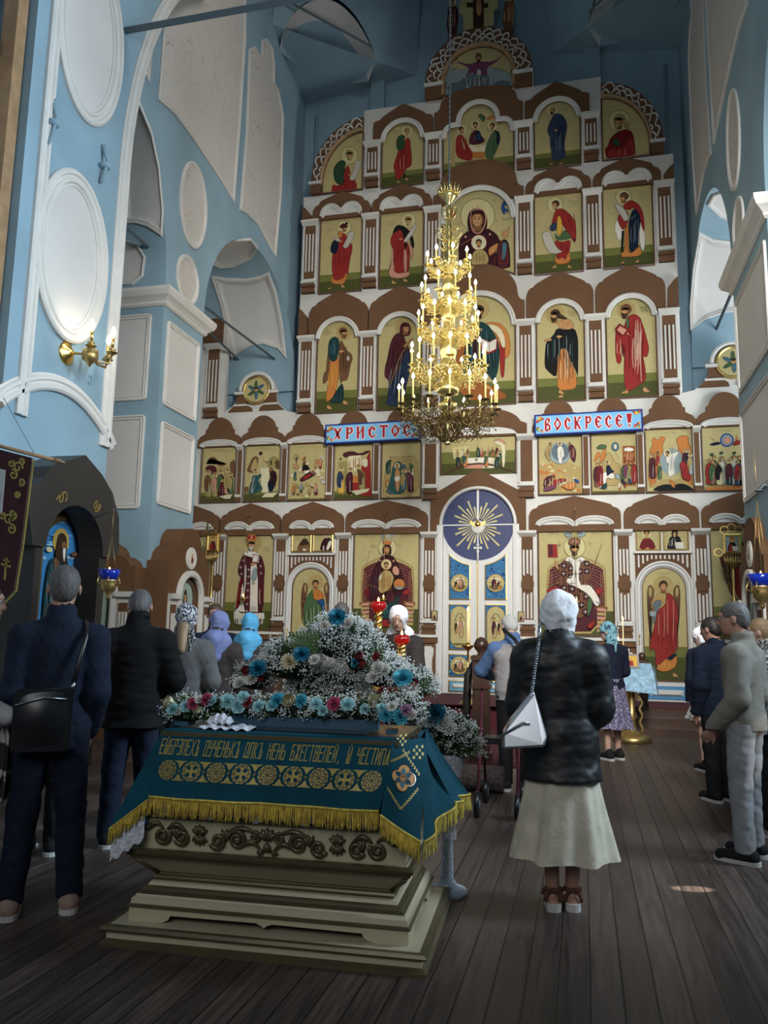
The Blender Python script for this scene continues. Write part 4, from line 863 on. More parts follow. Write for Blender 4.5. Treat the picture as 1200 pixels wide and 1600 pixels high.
p.P('w', '830,370 805,480 830,520 830,560 870,590 900,500 900,400'); p.P('w', '1040,350 1100,500 1095,670 1060,675 1040,560'); p.head(895, 175, 36, -1, 'H', halo=76); p.P('b', '850,180 870,140 940,140 950,175 900,165'); p.P('r', '960,195 1040,240 1085,330 1095,520 1060,440 1040,330 990,270 950,300 900,290 890,250'); p.P('r', '900,290 950,330 930,440 890,490 850,430 835,360'); p.P('N', '985,270 1050,330 1055,430 1030,560 1040,640 1000,695 950,690 945,500 940,400'); p.P('k', '880,490 900,490 890,690 870,690', 0)
p.P('o', '905,470 945,420 940,690 970,700 1030,640 1055,640 1070,730 900,740 870,735 880,690 900,690'); p.folds('Q', 960, 1040, 380, 670, 4, 6); p.folds('S', 905, 935, 480, 720, 3, 4); p.P('z', '950,380 1020,330 1025,345 960,395'); p.scroll('805,245 840,310 880,370 905,410 950,380 930,330 890,270 840,235', 6); p.hand(815, 345, 18, -1); p.foot(900, 795, 36, -1); p.foot(1035, 785, 36, -1); p.text(1030, 145, 100, 14, 6); p.text(1035, 175, 90, 14, 6); done(p)
# ---------------------------------------------------------------- deesis
T = crop(490, 470, 6)
p = board(archp(-2.87, .455, 5.85, 7.40), T, 'arched icon of a bearded apostle in dark teal and orange, leftmost of the middle tier', (.47, .31))
p.head(285, 300, 36, 1, 'b', 'b', halo=76, hs=1); p.P('b', '135,490 125,600 120,670 150,700 160,600 150,500'); p.P('b', '145,670 110,660 90,720 90,790 120,770 160,710'); p.P('b', '260,360 320,480 350,490 375,540 350,610 330,720 310,755 280,750 250,800 240,500 250,400'); p.P('o', '150,560 245,520 245,700 215,850 180,920 120,960 120,880 150,720'); p.P('T', '250,790 285,780 290,950 200,970 150,960 190,900'); p.P('T', '200,335 150,370 138,460 145,540 180,580 220,560 240,500 250,420 240,360')
p.folds('z', 160, 210, 370, 540, 3, 6, 10); p.folds('y', 140, 220, 580, 880, 4, 6); p.folds('H', 260, 340, 420, 720, 6, 6); p.folds('k', 210, 280, 800, 950, 4, 5); p.C('W', 328, 545, 12, 22); p.P('v', '320,490 335,490 333,525 322,525', 0); p.hand(255, 480, 22, 1); p.foot(140, 1015, 42, 1); p.foot(290, 970, 42, 1); p.text(105, 292, 78, 18, 5); p.text(118, 318, 46, 16, 3); done(p)
p = board(archp(-1.575, .455, 5.85, 7.40), T, 'arched icon of a veiled woman in dark purple facing right, left of the chandelier', (.47, .31))
p.halo(850, 250, 86, 1); p.P('m', '810,300 760,320 720,400 690,560 670,620 665,720 700,740 705,800 690,930 700,990 760,990 820,800 880,760 900,700 910,560 905,450 870,400 850,330'); p.P('n', '820,640 850,480 900,460 905,600 900,700 860,850 830,990 670,990 700,900 720,780'); p.folds('N', 720, 860, 600, 970, 7, 8, -20); p.folds('q', 720, 860, 500, 970, 3, 5, -40); p.folds('M', 710, 850, 380, 700, 6, 8, -20); p.L('d', [(900, 420), (820, 500), (760, 680), (710, 830)], 5)
p.head(862, 262, 40, 1, veil='m'); p.hand(860, 430, 24, 1, -1); p.hand(900, 390, 22, 1, -1); p.text(690, 225, 25, 24, 2); p.text(728, 225, 20, 24, 1); done(p)
T = crop(600, 380, 4.705)
q = archp(0, .73, 5.85, 7.42)
p = board(q, T, 'large arched icon of an enthroned figure holding an open book, behind the chandelier', (.47, .31))
p.P('o', '740,590 800,580 880,600 930,700 930,830 880,860 840,800 840,700 780,640'); p.P('r', '850,650 890,660 890,980 860,1000 850,850'); p.P('c', '740,600 820,600 880,650 900,760 870,780 840,680 780,630'); p.halo(705, 490, 72, 1)
p.P('O', '560,700 620,640 640,980 900,1100 900,1160 560,1160 520,900'); p.P('T', '660,570 760,590 820,680 850,760 850,880 830,980 800,1020 760,960 700,900 640,1000 560,960 590,800 620,680'); p.P('m', '660,580 700,590 715,700 700,850 660,880 640,700'); p.folds('k', 620, 840, 640, 960, 9, 8); p.folds('z', 640, 830, 640, 960, 6, 5); p.head(700, 505, 36, 0, 'H', 'H')
p.P('r', '710,700 775,730 835,700 830,790 770,820 715,790', 0); p.P('w', '718,706 773,735 773,805 722,782', 0); p.P('w', '777,735 828,708 824,780 777,805', 0)
for k in range(5): p.L('Q', [(728, 722+k*13), (765, 740+k*13)], 2.2, 0); p.L('Q', [(785, 742+k*12), (820, 724+k*12)], 2.2, 0)
for x in (640, 760): p.foot(x, 1075, 40, 1)
p.text(775, 440, 20, 20, 1); done(p)
T = crop(820, 400, 4.8)
p = board(archp(1.575, .455, 5.85, 7.40), T, 'arched icon of a long-haired bowing figure in a black cloak over orange', (.47, .31))
p.halo(228, 445, 72, 1); p.P('s', '300,470 350,480 375,540 330,560 260,545 240,510'); p.P('k', '240,540 215,600 160,640 150,740 148,830 165,860 235,920 245,850 250,710 300,690 340,780 385,870 400,920 402,700 400,620 375,540 310,560'); p.P('o', '245,710 320,690 340,790 385,880 395,990 330,1010 245,1010 243,900'); p.folds('S', 255, 375, 730, 1000, 6, 7); p.folds('c', 260, 340, 720, 990, 3, 4); p.folds('T', 170, 380, 580, 860, 9, 7); p.folds('q', 160, 370, 600, 800, 5, 3.5)
p.head(225, 450, 34, -1, 'H', 'H'); p.P('H', '240,420 290,455 330,480 280,478 240,470'); p.P('s', '195,615 150,635 140,645 190,645 205,640'); p.hand(250, 610, 18, 1); p.folds('O', 285, 350, 490, 545, 3, 3.5); p.foot(262, 1035, 34, 1); p.foot(285, 1062, 40, -1); p.text(320, 418, 80, 18, 6); p.text(342, 440, 44, 16, 3); done(p)
p = board(archp(2.87, .455, 5.85, 7.40), T, 'arched icon of a bald bearded apostle all in red holding a book', (.47, .31))
p.halo(762, 410, 72, 1); p.P('r', '800,435 860,450 890,530 920,640 935,700 915,770 885,750 905,840 910,940 850,975 800,1010 755,1020 740,900 745,740 740,660 715,700 730,780 710,820 680,790 675,600 690,560 740,540 760,480'); p.P('R', '740,650 720,700 740,780 745,700'); p.folds('R', 750, 900, 520, 960, 9, 8); p.folds('p', 810, 880, 480, 950, 7, 9); p.folds('W', 820, 870, 500, 860, 4, 3.5); p.folds('p', 690, 720, 600, 780, 2, 6)
p.P('v', '760,470 785,470 780,550 760,540'); p.head(755, 415, 38, -1, 'b', 'H'); p.P('R', '675,550 710,510 775,555 770,580 730,610 680,580', 0); p.P('p', '690,560 712,530 765,560 735,598', 0); p.hand(790, 590, 20, -1); p.foot(770, 1030, 46, -1); p.foot(895, 1020, 42, 1); p.text(862, 385, 78, 18, 6); p.text(872, 408, 54, 16, 4); done(p)
# ---------------------------------------------------------------- feast tier
FZ0, FZ1 = 4.06, 5.245
T = crop(310, 690, 8)
p = board(rect(-5.79, -4.99, FZ0, FZ1), T, 'feast icon of a crowd leading a small child to a temple', (.22, .15))
p.P('b', '110,260 150,195 220,200 260,270 330,290 370,270 320,310 240,300 200,220 130,230 100,290'); p.P('d', '240,310 380,320 380,400 250,380', 0); p.P('b', '400,260 470,220 470,450 440,450 400,340'); p.P('m', '95,300 230,300 240,420 100,420')
for x, y, h, a, b in ((130, 370, 340, 'G', 'b'), (215, 400, 310, 'G', 'p'), (290, 365, 340, 'm', 'v'), (310, 480, 200, 'm', 'R'), (375, 350, 330, 'p', 'd'), (415, 400, 270, 'v', 'd')): p.fig(x, y, h, a, b)
p.P('c', '270,690 440,660 410,720 340,720', 0); p.P('k', '375,580 390,580 390,640 375,640', 0); p.text(170, 115, 240, 14, 14); done(p)
p = board(rect(-4.82, -4.02, FZ0, FZ1), T, 'feast icon of a winged visitor in teal greeting a woman in dark purple', (.22, .15))
p.P('b', '640,290 680,200 740,180 760,240 740,300 760,390 600,390'); p.P('d', '690,230 740,200 750,380 640,380'); p.P('r', '810,240 860,270 920,210 900,250 860,275'); p.P('G', '880,220 960,180 1020,240 1020,340 860,340'); p.P('ol', '960,250 1010,230 1015,350 975,340', 0); p.P('k', '905,240 925,240 920,300 905,300', 0); p.P('c', '780,340 890,330 880,640 800,640 790,480', 0)
p.C('H', 785, 150, 24); p.L('H', [(790, 170), (830, 250)], 4, 0); p.P('t', '680,420 740,430 790,400 800,440 750,480 780,540 820,600 740,640 640,680 640,600 670,520'); p.P('q', '690,440 720,440 700,640 650,660'); p.folds('T', 660, 800, 450, 650, 6, 7, -20); p.head(725, 365, 18, 1, 'H', halo=34)
p.P('M', '920,350 980,380 995,470 970,540 940,620 890,630 870,520 910,470 900,400'); p.P('N', '870,500 960,510 940,620 890,635'); p.folds('k', 890, 980, 400, 620, 4, 6); p.head(918, 350, 18, -1, veil='M', halo=32); p.P('c', '850,650 1000,640 940,700 800,700', 0); p.P('b', '590,570 640,570 640,620 590,620', 0)
p.text(740, 92, 190, 16, 11); done(p)
T = crop(450, 690, 5.581)
p = board(rect(-3.86, -3.03, FZ0, FZ1), T, 'feast icon of a reclining figure in dark red beside a black cave', (.05, .03))
rd = random.Random(5)
for k in range(34): x = rd.uniform(40, 320); y = rd.uniform(130, 470); w_ = rd.uniform(12, 34); p.P(rd.choice('cdodGWbsh'), [(x-w_, y+w_*.5), (x-w_*.4, y-w_*.6), (x+w_*.6, y-w_*.4), (x+w_, y+w_*.6), (x, y+w_)], 1)
p.P('k', '130,215 155,200 200,235 180,260 150,250 130,268'); p.P('w', '135,262 200,245 190,275 150,290'); p.P('m', '100,340 140,300 200,260 240,250 250,290 200,320 130,355'); p.P('r', '130,320 200,275 215,300 150,340'); p.head(225, 262, 9, 0, veil='m', halo=20)
for x, y, h, a, b in ((70, 255, 90, 'v', 't'), (290, 150, 90, 'r', 'p'), (250, 160, 80, 'o', 'd'), (60, 370, 100, 'b', 'o'), (125, 360, 90, 'T', 'q'), (200, 380, 90, 'o', 'd'), (255, 370, 100, 'm', 'p'), (90, 130, 60, 'o', 't'), (160, 130, 55, 'd', 'b')): p.fig(x, y, h, a, b, 3)
p.text(95, 55, 60, 10, 5); p.text(235, 50, 40, 10, 3); done(p)
p = board(rect(-2.89, -2.07, FZ0, FZ1), T, 'feast icon of three figures bringing a child to an altar under a red canopy', (.18, .12))
p.P('r', '640,230 720,80 730,480 640,470', 0); p.P('G', '440,180 520,170 520,440 430,440', 0); p.P('m', '470,105 560,80 630,110 700,75 725,90 640,130 560,120 500,150'); p.P('c', '530,130 640,120 640,260 530,260', 0); p.P('k', '455,145 468,145 468,165 455,165', 0); p.P('c', '640,150 700,140 700,230 650,220'); p.folds('O', 535, 630, 140, 260, 4, 7); p.P('o', '570,300 635,300 630,360 570,360', 0); p.P('r', '565,360 635,360 640,430 560,430', 0)
for x, y, h, a, b, l in ((465, 225, 240, 'y', 'n', 4), (540, 235, 235, 'M', 'm', 8), (650, 210, 225, 'G', 'ol', -30)): p.fig(x, y, h, a, b, l)
p.P('c', '550,435 720,410 700,440 600,470 580,450', 0); done(p)
p = board(rect(-1.91, -1.10, FZ0, FZ1), T, 'feast icon of a pale figure standing in a dark teal river among angels', (.04, .03))
p.P('d', '830,500 830,380 860,200 900,130 1000,140 1100,120 1140,180 1140,480', 1); p.P('t', '960,170 1000,190 1010,330 1030,460 850,465 880,380 900,300 920,200'); rd = random.Random(9)
for k in range(26): x = rd.uniform(860, 1020); y = rd.uniform(340, 460); p.L(rd.choice('Tzq'), [(x-12, y), (x, y-4), (x+12, y)], 3)
p.P('s', '940,240 975,240 985,300 975,440 945,440 930,300'); p.P('w', '932,310 982,300 975,350 935,350', 1); p.head(955, 215, 12, 0, 'H', 'H', halo=26)
for x, y, h, a, b, l in ((880, 140, 150, 't', 'V', 22), (1020, 180, 130, 'd', 'z', -5), (1085, 170, 140, 'c', 'v', -6), (1012, 250, 190, 'z', 'd', 0), (1075, 245, 210, 'm', 'x', -24), (870, 320, 80, 'h', 'o', 8)): p.fig(x, y, h, a, b, l)
p.text(1000, 100, 60, 10, 4); done(p)
T = crop(680, 675, 8.889)
q = [(-.73, 4.50)]+[(x, 4.50+.20*math.cos(x/.73*PI/2)) for x in (-.6, -.4, -.2, 0, .2, .4, .6)]+[(.73, 4.50), (.73, 5.25), (-.73, 5.25)]
p = board(q, T, 'wide icon of many figures at a long table, above the royal doors', (.45, .22))
p.P('c', '815,150 830,110 880,95 940,130 985,170 970,500 930,500 920,200 860,180'); p.P('p', '805,140 840,100 920,100 990,165 960,180 900,130 840,130'); p.P('h', '240,220 480,200 470,330 260,380', 0); p.P('c', '380,370 480,355 890,350 900,480 760,520 380,480', 1); p.P('w', '470,370 780,362 760,440 480,440', 0); p.P('p', '400,440 680,440 660,510 400,510', 0); p.P('v', '550,375 600,375 572,415', 0)
for x, y, h, a, b, l in ((310, 250, 150, 't', 'd', 0), (385, 240, 130, 'v', 'c', 0), (455, 225, 140, 'd', 'b', 5), (600, 195, 170, 'T', 'v', -5), (650, 235, 120, 'r', 'p', 0), (735, 225, 130, 'v', 'p', 5), (800, 225, 130, 'o', 'b', 0), (865, 205, 150, 'p', 'm', 0), (905, 280, 130, 'v', 't', 0), (330, 330, 190, 'm', 'T', -12), (420, 310, 190, 'o', 't', 0), (715, 320, 180, 'o', 'v', 10), (860, 330, 190, 'T', 'V', 20)): p.fig(x, y, h, a, b, l, seat=True)
p.text(545, 125, 105, 18, 6); done(p)
T = crop(835, 680, 7.059)
p = board(rect(1.13, 1.95, FZ0, FZ1), T, 'feast icon of a white figure in a disc above figures tumbling down rocks', (.03, .02))
p.P('d', '50,640 55,330 200,300 400,300 520,370 525,640', 0); rd = random.Random(4)
for k in range(46): x = rd.uniform(70, 500); y = rd.uniform(320, 620); w_ = rd.uniform(12, 40); p.P(rd.choice('ohcdsyo'), [(x-w_, y+w_*.5), (x-w_*.4, y-w_*.6), (x+w_*.6, y-w_*.4), (x+w_, y+w_*.6)], 1)
p.C('q', 285, 200, 118, 122, 32); p.C('Q', 285, 190, 95, 98, 30); p.P('w', '275,115 320,140 335,240 310,250 305,320 270,320 245,170'); p.folds('q', 255, 310, 150, 300, 3, 5); p.head(280, 105, 14, 0, 'H', halo=26, hs=2)
p.P('d', '170,100 195,130 170,220 180,310 120,240 115,170'); p.folds('ol', 125, 175, 140, 290, 3, 5); p.head(180, 105, 13, 1, 'H'); p.P('m', '385,100 440,120 465,200 450,310 420,290 390,220 375,150'); p.folds('p', 390, 450, 130, 290, 3, 5); p.head(385, 103, 13, -1, 'H')
p.P('m', '110,470 230,440 220,480 160,540 100,590'); p.P('r', '230,540 270,480 370,490 330,520'); p.P('r', '200,500 300,490 250,560 160,600'); p.P('o', '280,560 440,510 470,570 400,620 330,590'); p.P('U', '430,480 490,500 495,540 450,520'); p.P('x', '90,600 150,560 250,560 230,600 120,630'); p.folds('c', 110, 460, 460, 600, 9, 5); done(p)
p = board(rect(2.09, 2.92, FZ0, FZ1), T, 'feast icon of a rider on a white horse met by a crowd before a tower', (.06, .04))
p.P('o', '650,300 690,180 740,200 680,300'); p.P('d', '740,330 800,190 840,200 890,300 960,330 960,560 740,560'); p.P('o', '700,290 780,120 800,180 760,300'); p.P('O', '970,120 1110,120 1115,560 975,560', 0); p.folds('p', 990, 1100, 180, 300, 6, 7); p.P('w', '980,150 1040,130 1100,150 1090,185 990,185'); p.P('R', '990,300 988,240 998,240 1002,300', 0); p.P('R', '1090,300 1090,230 1100,230 1104,300', 0)
p.P('z', '895,70 935,110 930,160 890,190 850,160 850,100'); p.P('c', '880,100 910,110 905,160 875,150'); p.L('ol', [(890, 190), (940, 280)], 6, 0); p.P('v', '670,160 720,100 800,110 790,160'); p.P('w', '720,450 780,400 880,420 890,480 850,490 800,470 790,520 810,600 790,600 760,520 730,600 715,590 730,520'); p.P('q', '880,420 930,430 960,480 920,500 890,460'); p.P('N', '785,340 830,330 850,380 890,410 830,430 800,470'); p.head(805, 305, 15, 1, 'H', halo=30)
for x, y, h, a, b in ((690, 310, 280, 'b', 'm'), (725, 305, 270, 'r', 'R'), (985, 310, 240, 'N', 'v'), (1015, 295, 250, 'G', 'x'), (1060, 300, 250, 'n', 'G'), (1100, 295, 250, 'r', 'r'), (1000, 500, 90, 'r', 'm'), (940, 520, 90, 'r', 'w')): p.fig(x, y, h, a, b, 0, False)
p.P('T', '750,560 800,520 800,600 720,595'); done(p)
T = crop(1005, 665, 6.667)
p = board(rect(3.05, 3.88, FZ0, FZ1), T, 'feast icon of a white-robed figure in a grey disc above a black pit', (.03, .02))
p.P('o', '50,650 60,260 100,200 80,150 120,120 150,160 180,110 240,130 200,200 210,280 130,560 140,640', 1); p.P('o', '330,150 400,100 470,110 470,180 505,250 510,560 520,640 400,640 420,400 350,300 370,220', 1); p.P('d', '60,640 200,560 400,560 520,640', 0); p.C('q', 295, 380, 125, 138, 32); p.P('k', '90,690 130,640 230,610 300,620 330,660 330,610 430,605 520,660 535,690'); p.P('o', '260,550 300,580 340,600 320,660 280,620')
p.P('w', '250,290 300,290 360,270 375,285 320,360 340,500 300,530 260,540 250,450 270,400 225,380'); p.folds('q', 255, 335, 320, 520, 5, 6); p.head(248, 290, 20, -1, 'H', halo=40, hs=2); p.L('b', [(298, 225), (300, 440)], 7, 0); p.L('b', [(285, 250), (312, 250)], 6, 0)
for x, y, h, a, b in ((95, 300, 270, 'm', 'm'), (150, 300, 130, 'r', 'r'), (105, 255, 80, 'b', 'o'), (150, 255, 80, 'b', 'b'), (170, 400, 170, 'v', 'v'), (430, 260, 200, 'n', 'm'), (465, 260, 200, 'b', 'N'), (485, 300, 230, 'q', 'd')): p.fig(x, y, h, a, b, 0, True)
p.P('r', '370,420 400,375 440,390 470,470 500,590 400,560 400,500'); p.folds('R', 390, 470, 420, 570, 4, 6); p.text(200, 78, 150, 16, 9); done(p)
p = board(rect(4.02, 4.86, FZ0, FZ1), T, 'feast icon of a row of figures beneath two angels holding a blue disc', (.07, .0))
p.P('o', '650,645 1160,620 1165,680 655,680', 0); p.C('U', 870, 155, 72, 72); p.C('q', 870, 155, 56); p.P('p', '830,140 880,110 920,160 890,200 840,190'); p.P('N', '680,200 760,170 810,180 800,200 720,215'); p.P('r', '940,175 980,150 1060,180 1000,200 930,220'); p.P('o', '680,110 750,160 740,165', 0); p.P('o', '980,90 985,160 960,150', 0); p.P('d', '1040,100 990,165 985,150', 0)
for x, y in ((712, 300), (812, 285), (945, 285), (1040, 260)): p.P('V', [(x-22, y+18), (x-8, y-18), (x, y), (x+14, y-20), (x+22, y+10), (x, y+22)], 1)
for x, y, h, a, b in ((735, 320, 310, 'v', 'd'), (1000, 320, 300, 'n', 'v'), (1045, 320, 300, 'v', 'q'), (820, 330, 300, 'w', 'w'), (945, 320, 310, 'w', 'W'), (685, 355, 275, 'r', 'r'), (720, 370, 270, 'b', 'v'), (790, 370, 270, 'h', 'k'), (985, 370, 270, 'n', 'r'), (1030, 375, 265, 'k', 'b'), (1075, 360, 270, 'T', 'z')): p.fig(x, y, h, a, b, 0, False)
p.fig(890, 365, 275, 'T', 'm', 0, True); p.P('m', '870,410 910,410 935,500 920,550 850,520 850,440'); p.text(800, 55, 120, 18, 7); done(p)
# ---------------------------------------------------------------- local tier
LZ0, LZ1 = 1.475, 3.49
T = crop(345, 815, 9.14)
p = board(rect(-5.13, -4.085, LZ0, LZ1), T, 'icon of a bishop in red vestments with white crosses, holding a book', (.55, .38))
p.C('d', 468, 290, 122, 130, 32); p.text(222, 375, 70, 24, 4); p.text(205, 412, 90, 22, 5); p.text(628, 370, 68, 24, 4); p.text(618, 408, 88, 22, 5)
p.P('w', '275,780 260,950 235,1130 205,1210 215,1290 620,1300 625,900 600,820', 1); p.P('m', '330,480 290,560 255,680 262,760 330,830 340,1310 430,1310 520,1310 620,1300 630,820 645,680 610,540 580,480'); p.P('R', '280,800 340,800 300,1000 290,1200 205,1290 240,1130'); p.P('W', '345,610 385,620 380,860 350,1060 330,1060 345,860')
p.P('w', '440,600 520,600 540,820 540,1290 425,1290 435,860', 0); p.P('q', '440,800 490,640 540,700 520,850 450,850'); p.P('w', '200,1290 240,1265 300,1310 630,1305 635,1390 200,1390', 0); p.P('W', '200,1385 620,1385 610,1465 560,1470 500,1465 400,1470 215,1465', 0)
for x in (225, 250, 400, 425, 565, 585): p.P('k', [(x-6, 1390), (x+6, 1390), (x+4, 1470), (x-8, 1470)], 0)
for k in range(3): p.L('k', [(432, 1225+k*26), (522, 1225+k*26)], 11, 0)
def xs(x, y, r, c='w', w=6): p.L(c, [(x-r, y), (x+r, y)], w, 0); p.L(c, [(x, y-r), (x, y+r)], w, 0)
for i in range(7): xs(415-i*5, 690+i*98, 20, 'w', 10)
for x, y in ((340, 560), (298, 655), (310, 750), (585, 640), (588, 740)): xs(x, y, 20, 'w', 10)
for i in range(5): p.L('R', [(360+4*i, 640+i*98), (450, 640+i*98)], 5, 0)
for i in range(9):
    for j in range(3): xs(225+i*47, 1320+j*25, 5, 'k', 7)
p.P('w', '330,470 400,405 440,430 520,430 580,470 560,620 520,560 470,520 400,500'); xs(400, 440, 26, 'k', 12); xs(535, 440, 22, 'k', 10); xs(488, 880, 32, 'k', 12); p.P('R', '485,465 570,490 545,600 462,590', 0); p.P('w', '492,478 560,498 538,588 474,578', 0); p.hand(470, 610, 30, 1); p.folds('R', 560, 620, 820, 1290, 2, 14); p.folds('W', 575, 600, 830, 1290, 1, 10)
p.head(462, 330, 56, 0, 'G', 'W'); p.P('o', '395,290 400,215 430,190 500,190 530,215 530,290'); p.P('r', '410,260 420,210 455,205 455,260', 0); p.P('r', '472,205 510,210 515,260 472,260', 0); xs(464, 235, 22, 'w', 7); done(p)
T = crop(455, 820, 10)
sm = []
p = board(rect(-3.72, -3.31, 3.03, 3.49), T, 'small icon of a brown-robed monk over the green angel door', None, 'old_gold')
p.P('b', '215,195 120,300 95,425 330,425 295,290'); p.P('H', '215,190 150,290 140,320 290,310 260,240'); p.folds('d', 130, 300, 330, 420, 5, 7); p.P('w', '185,375 240,375 235,410 190,410', 1); p.head(215, 165, 28, 0, 'H', 'd', halo=55); p.text(90, 215, 60, 18, 4); p.text(280, 215, 55, 18, 4); done(p)
p = board(rect(-3.27, -2.86, 3.03, 3.49), T, 'small icon of a bald monk holding a white scroll, over the green angel door', None, 'old_gold')
p.P('M', '540,200 480,260 445,425 670,425 655,260 600,200'); p.folds('k', 470, 640, 280, 420, 6, 8); p.P('w', '600,240 650,255 640,310 590,400 545,395 560,330'); p.P('W', '500,330 525,320 520,425 500,425'); p.head(568, 160, 32, 0, 's', 'W', halo=52); p.text(440, 205, 50, 18, 3); p.text(645, 205, 45, 18, 3); done(p)
def angel_door(s, label, body, conv):
    c = s*3.295
    t = thing('deacon_door', label, 'door', FAC.p(c, SZ, 0))
    m = MB(); m.prism(FAC, [(c-.49, SZ), (c+.49, SZ)]+arc(c, 2.33, .49, 0, 180, 28), .02, .035, 'door_white')
    m.mould(FAC, [(c-.49, SZ+.0), (c-.49, 2.33)]+arc(c, 2.33, .49, 180, 0, 28)[1:]+[(c+.49, SZ)], [(0, .03), (0, .09), (-.03, .10), (-.05, .075), (-.08, .075), (-.105, .05), (-.105, .03)], m='door_white')
    m.build('door_leaf', t)
    m = MB(); m.box(c-.36, c+.36, .41, .64, .035, .05, 'panel_blue', None, FAC); m.frus(FAC, (c-.27, c+.27, .47, .58), (c-.22, c+.22, .505, .545), .05, .10, 'door_white'); m.build('bottom_panel', t)
    m = MB(); x = c-.44
    for z in (1.36, 1.50): m.lathe(FAC.p(x, z, .04), [(.012, 0), (.012, .03), (.02, .035), (.02, .045), (.005, .05)], 10, 'gold', axis=(0, -1, 0))
    m.tube([FAC.p(x, 1.36, .08), FAC.p(x, 1.43, .10), FAC.p(x, 1.50, .08)], .008, 6, 'gold'); m.build('handle', t)
    p = Paint(FAC, conv); q = archp(c, .375, .72, 2.33); p.mb.prism(FAC, ccw(q), .034, .05, 'paint', PALC['g']); p.h = .052
    for hh, k in ((.60, 'e'), (.42, 'E')): p.mb.poly(FAC, [(c-.375, .72), (c+.375, .72), (c+.375, .72+hh), (c-.375, .72+hh)], p.h, 'paint', PALC[k]); p.h += .0006
    m = MB(); body(p); o = p.mb.build('painted_panel', t); m.mould(FAC, ccw(q), [(0, .05), (0, .062), (.014, .062), (.02, .052)], closed=True, m='frame_brown'); m.build('frame', o)
def green_angel(p):
    p.C('d', 400, 900, 120, None, 30)
    for sx in (0, 1):
        X = (lambda x: x) if sx == 0 else (lambda x: 800-x)
        p.P('b', [(X(a), b) for a, b in ((200, 930), (240, 900), (280, 960), (270, 1060), (240, 1160), (230, 1330), (200, 1420), (180, 1560), (165, 1300), (170, 1060))]); p.P('d', [(X(a), b) for a, b in ((215, 940), (240, 920), (262, 980), (240, 1080), (215, 1050))]); 
        for k in range(6): p.L('H', [(X(190+k*12), 1040+k*10), (X(185+k*6), 1300+k*20)], 5)
    p.P('v', '370,990 300,1060 230,1180 200,1300 210,1640 560,1640 560,1300 520,1200 450,1120 360,1150 350,1040'); p.folds('V', 220, 540, 1250, 1620, 9, 9); p.folds('c', 240, 520, 1250, 1600, 5, 5); p.P('o', '370,1010 450,1010 540,1100 530,1160 420,1190 350,1150'); p.folds('O', 380, 500, 1030, 1150, 4, 7); p.P('U', '400,1190 520,1150 545,1200 540,1400 500,1420 500,1280'); p.L('b', [(205, 870), (210, 1280), (190, 1560)], 7, 0); p.P('S', '190,1190 230,1180 240,1220 200,1225'); p.ring('q', 570, 1300, 52, 8); p.P('s', '540,1270 580,1280 570,1330 545,1320')
    p.head(400, 925, 48, 0, 'H'); p.text(310, 740, 180, 22, 9)
def red_angel(p):
    p.C('d', 280, 585, 88, None, 30)
    for sx in (0, 1):
        X = (lambda x: x) if sx == 0 else (lambda x: 568-x)
        p.P('b', [(X(a), b) for a, b in ((145, 590), (175, 570), (205, 620), (200, 680), (170, 740), (190, 800), (175, 950), (160, 1030), (165, 1150), (185, 1150), (150, 900), (140, 700))]); p.P('d', [(X(a), b) for a, b in ((150, 600), (175, 585), (192, 630), (175, 690), (155, 670))])
        for k in range(7): p.L('k', [(X(148+k*7), 680+k*6), (X(160+k*4), 980+k*20)], 3)
    p.P('d', '250,640 200,680 170,760 190,790 260,760 340,650'); p.folds('o', 190, 300, 660, 760, 6, 5); p.P('Q', '190,720 245,700 270,720 230,800 215,900 195,920 190,800'); p.P('r', '300,640 350,650 390,720 415,830 395,960 400,1130 330,1200 230,1260 210,1290 215,1130 170,1130 160,1090 210,900 230,790 300,740 305,690'); p.folds('R', 200, 390, 780, 1180, 10, 7); p.folds('p', 230, 380, 700, 1100, 4, 5); p.P('N', '310,1200 400,1150 385,1210 320,1230'); p.P('o', '215,1290 260,1240 310,1200 340,1230 400,1170 400,1270 330,1320 250,1320'); p.folds('y', 230, 390, 1230, 1310, 6, 5); p.foot(215, 1370, 28, -1); p.foot(370, 1360, 40, 1); p.C('q', 190, 820, 27); p.P('S', '185,760 205,770 200,810 180,800'); p.L('ol', [(415, 540), (412, 700)], 4, 0)
    p.head(280, 585, 36, 0, 'H'); p.text(218, 470, 120, 16, 8)
angel_door(-1, 'left side door of the iconostasis, painted with a winged figure in green', green_angel, T)
T = crop(985, 810, 5.515)
angel_door(1, 'right side door of the iconostasis, painted with a winged figure in a red cloak', red_angel, T)
p = board(rect(2.85, 3.27, 3.01, 3.49), T, 'small icon of a monk in dark red over the red angel door', None, 'old_gold')
p.P('R', '140,160 95,190 70,275 225,275 195,190'); p.folds('m', 90, 210, 190, 270, 6, 5); p.head(140, 130, 26, 0, 'H', 'd', halo=46); p.hand(140, 260, 16, 1); p.text(55, 155, 35, 10, 4); p.text(200, 155, 35, 10, 4); done(p)
p = board(rect(3.32, 3.74, 3.01, 3.49), T, 'small icon of a black-hooded monk with an open book, over the red angel door', None, 'old_gold')
p.P('k', '345,150 320,220 312,272 460,272 440,200 420,150'); p.P('k', '350,160 358,95 380,85 402,95 410,160'); p.head(380, 130, 20, 0, 'k', 'd'); p.P('k', '356,120 358,92 380,85 402,92 405,120 395,105 365,105'); p.folds('W', 330, 400, 170, 260, 5, 4); p.P('w', '388,208 455,205 458,262 390,262', 0)
for k in range(4): p.L('Q', [(394, 218+k*11), (450, 216+k*11)], 2.4, 0)
p.text(290, 150, 30, 10, 3); p.text(430, 150, 30, 10, 3); done(p)
T = crop(550, 815, 9.142)
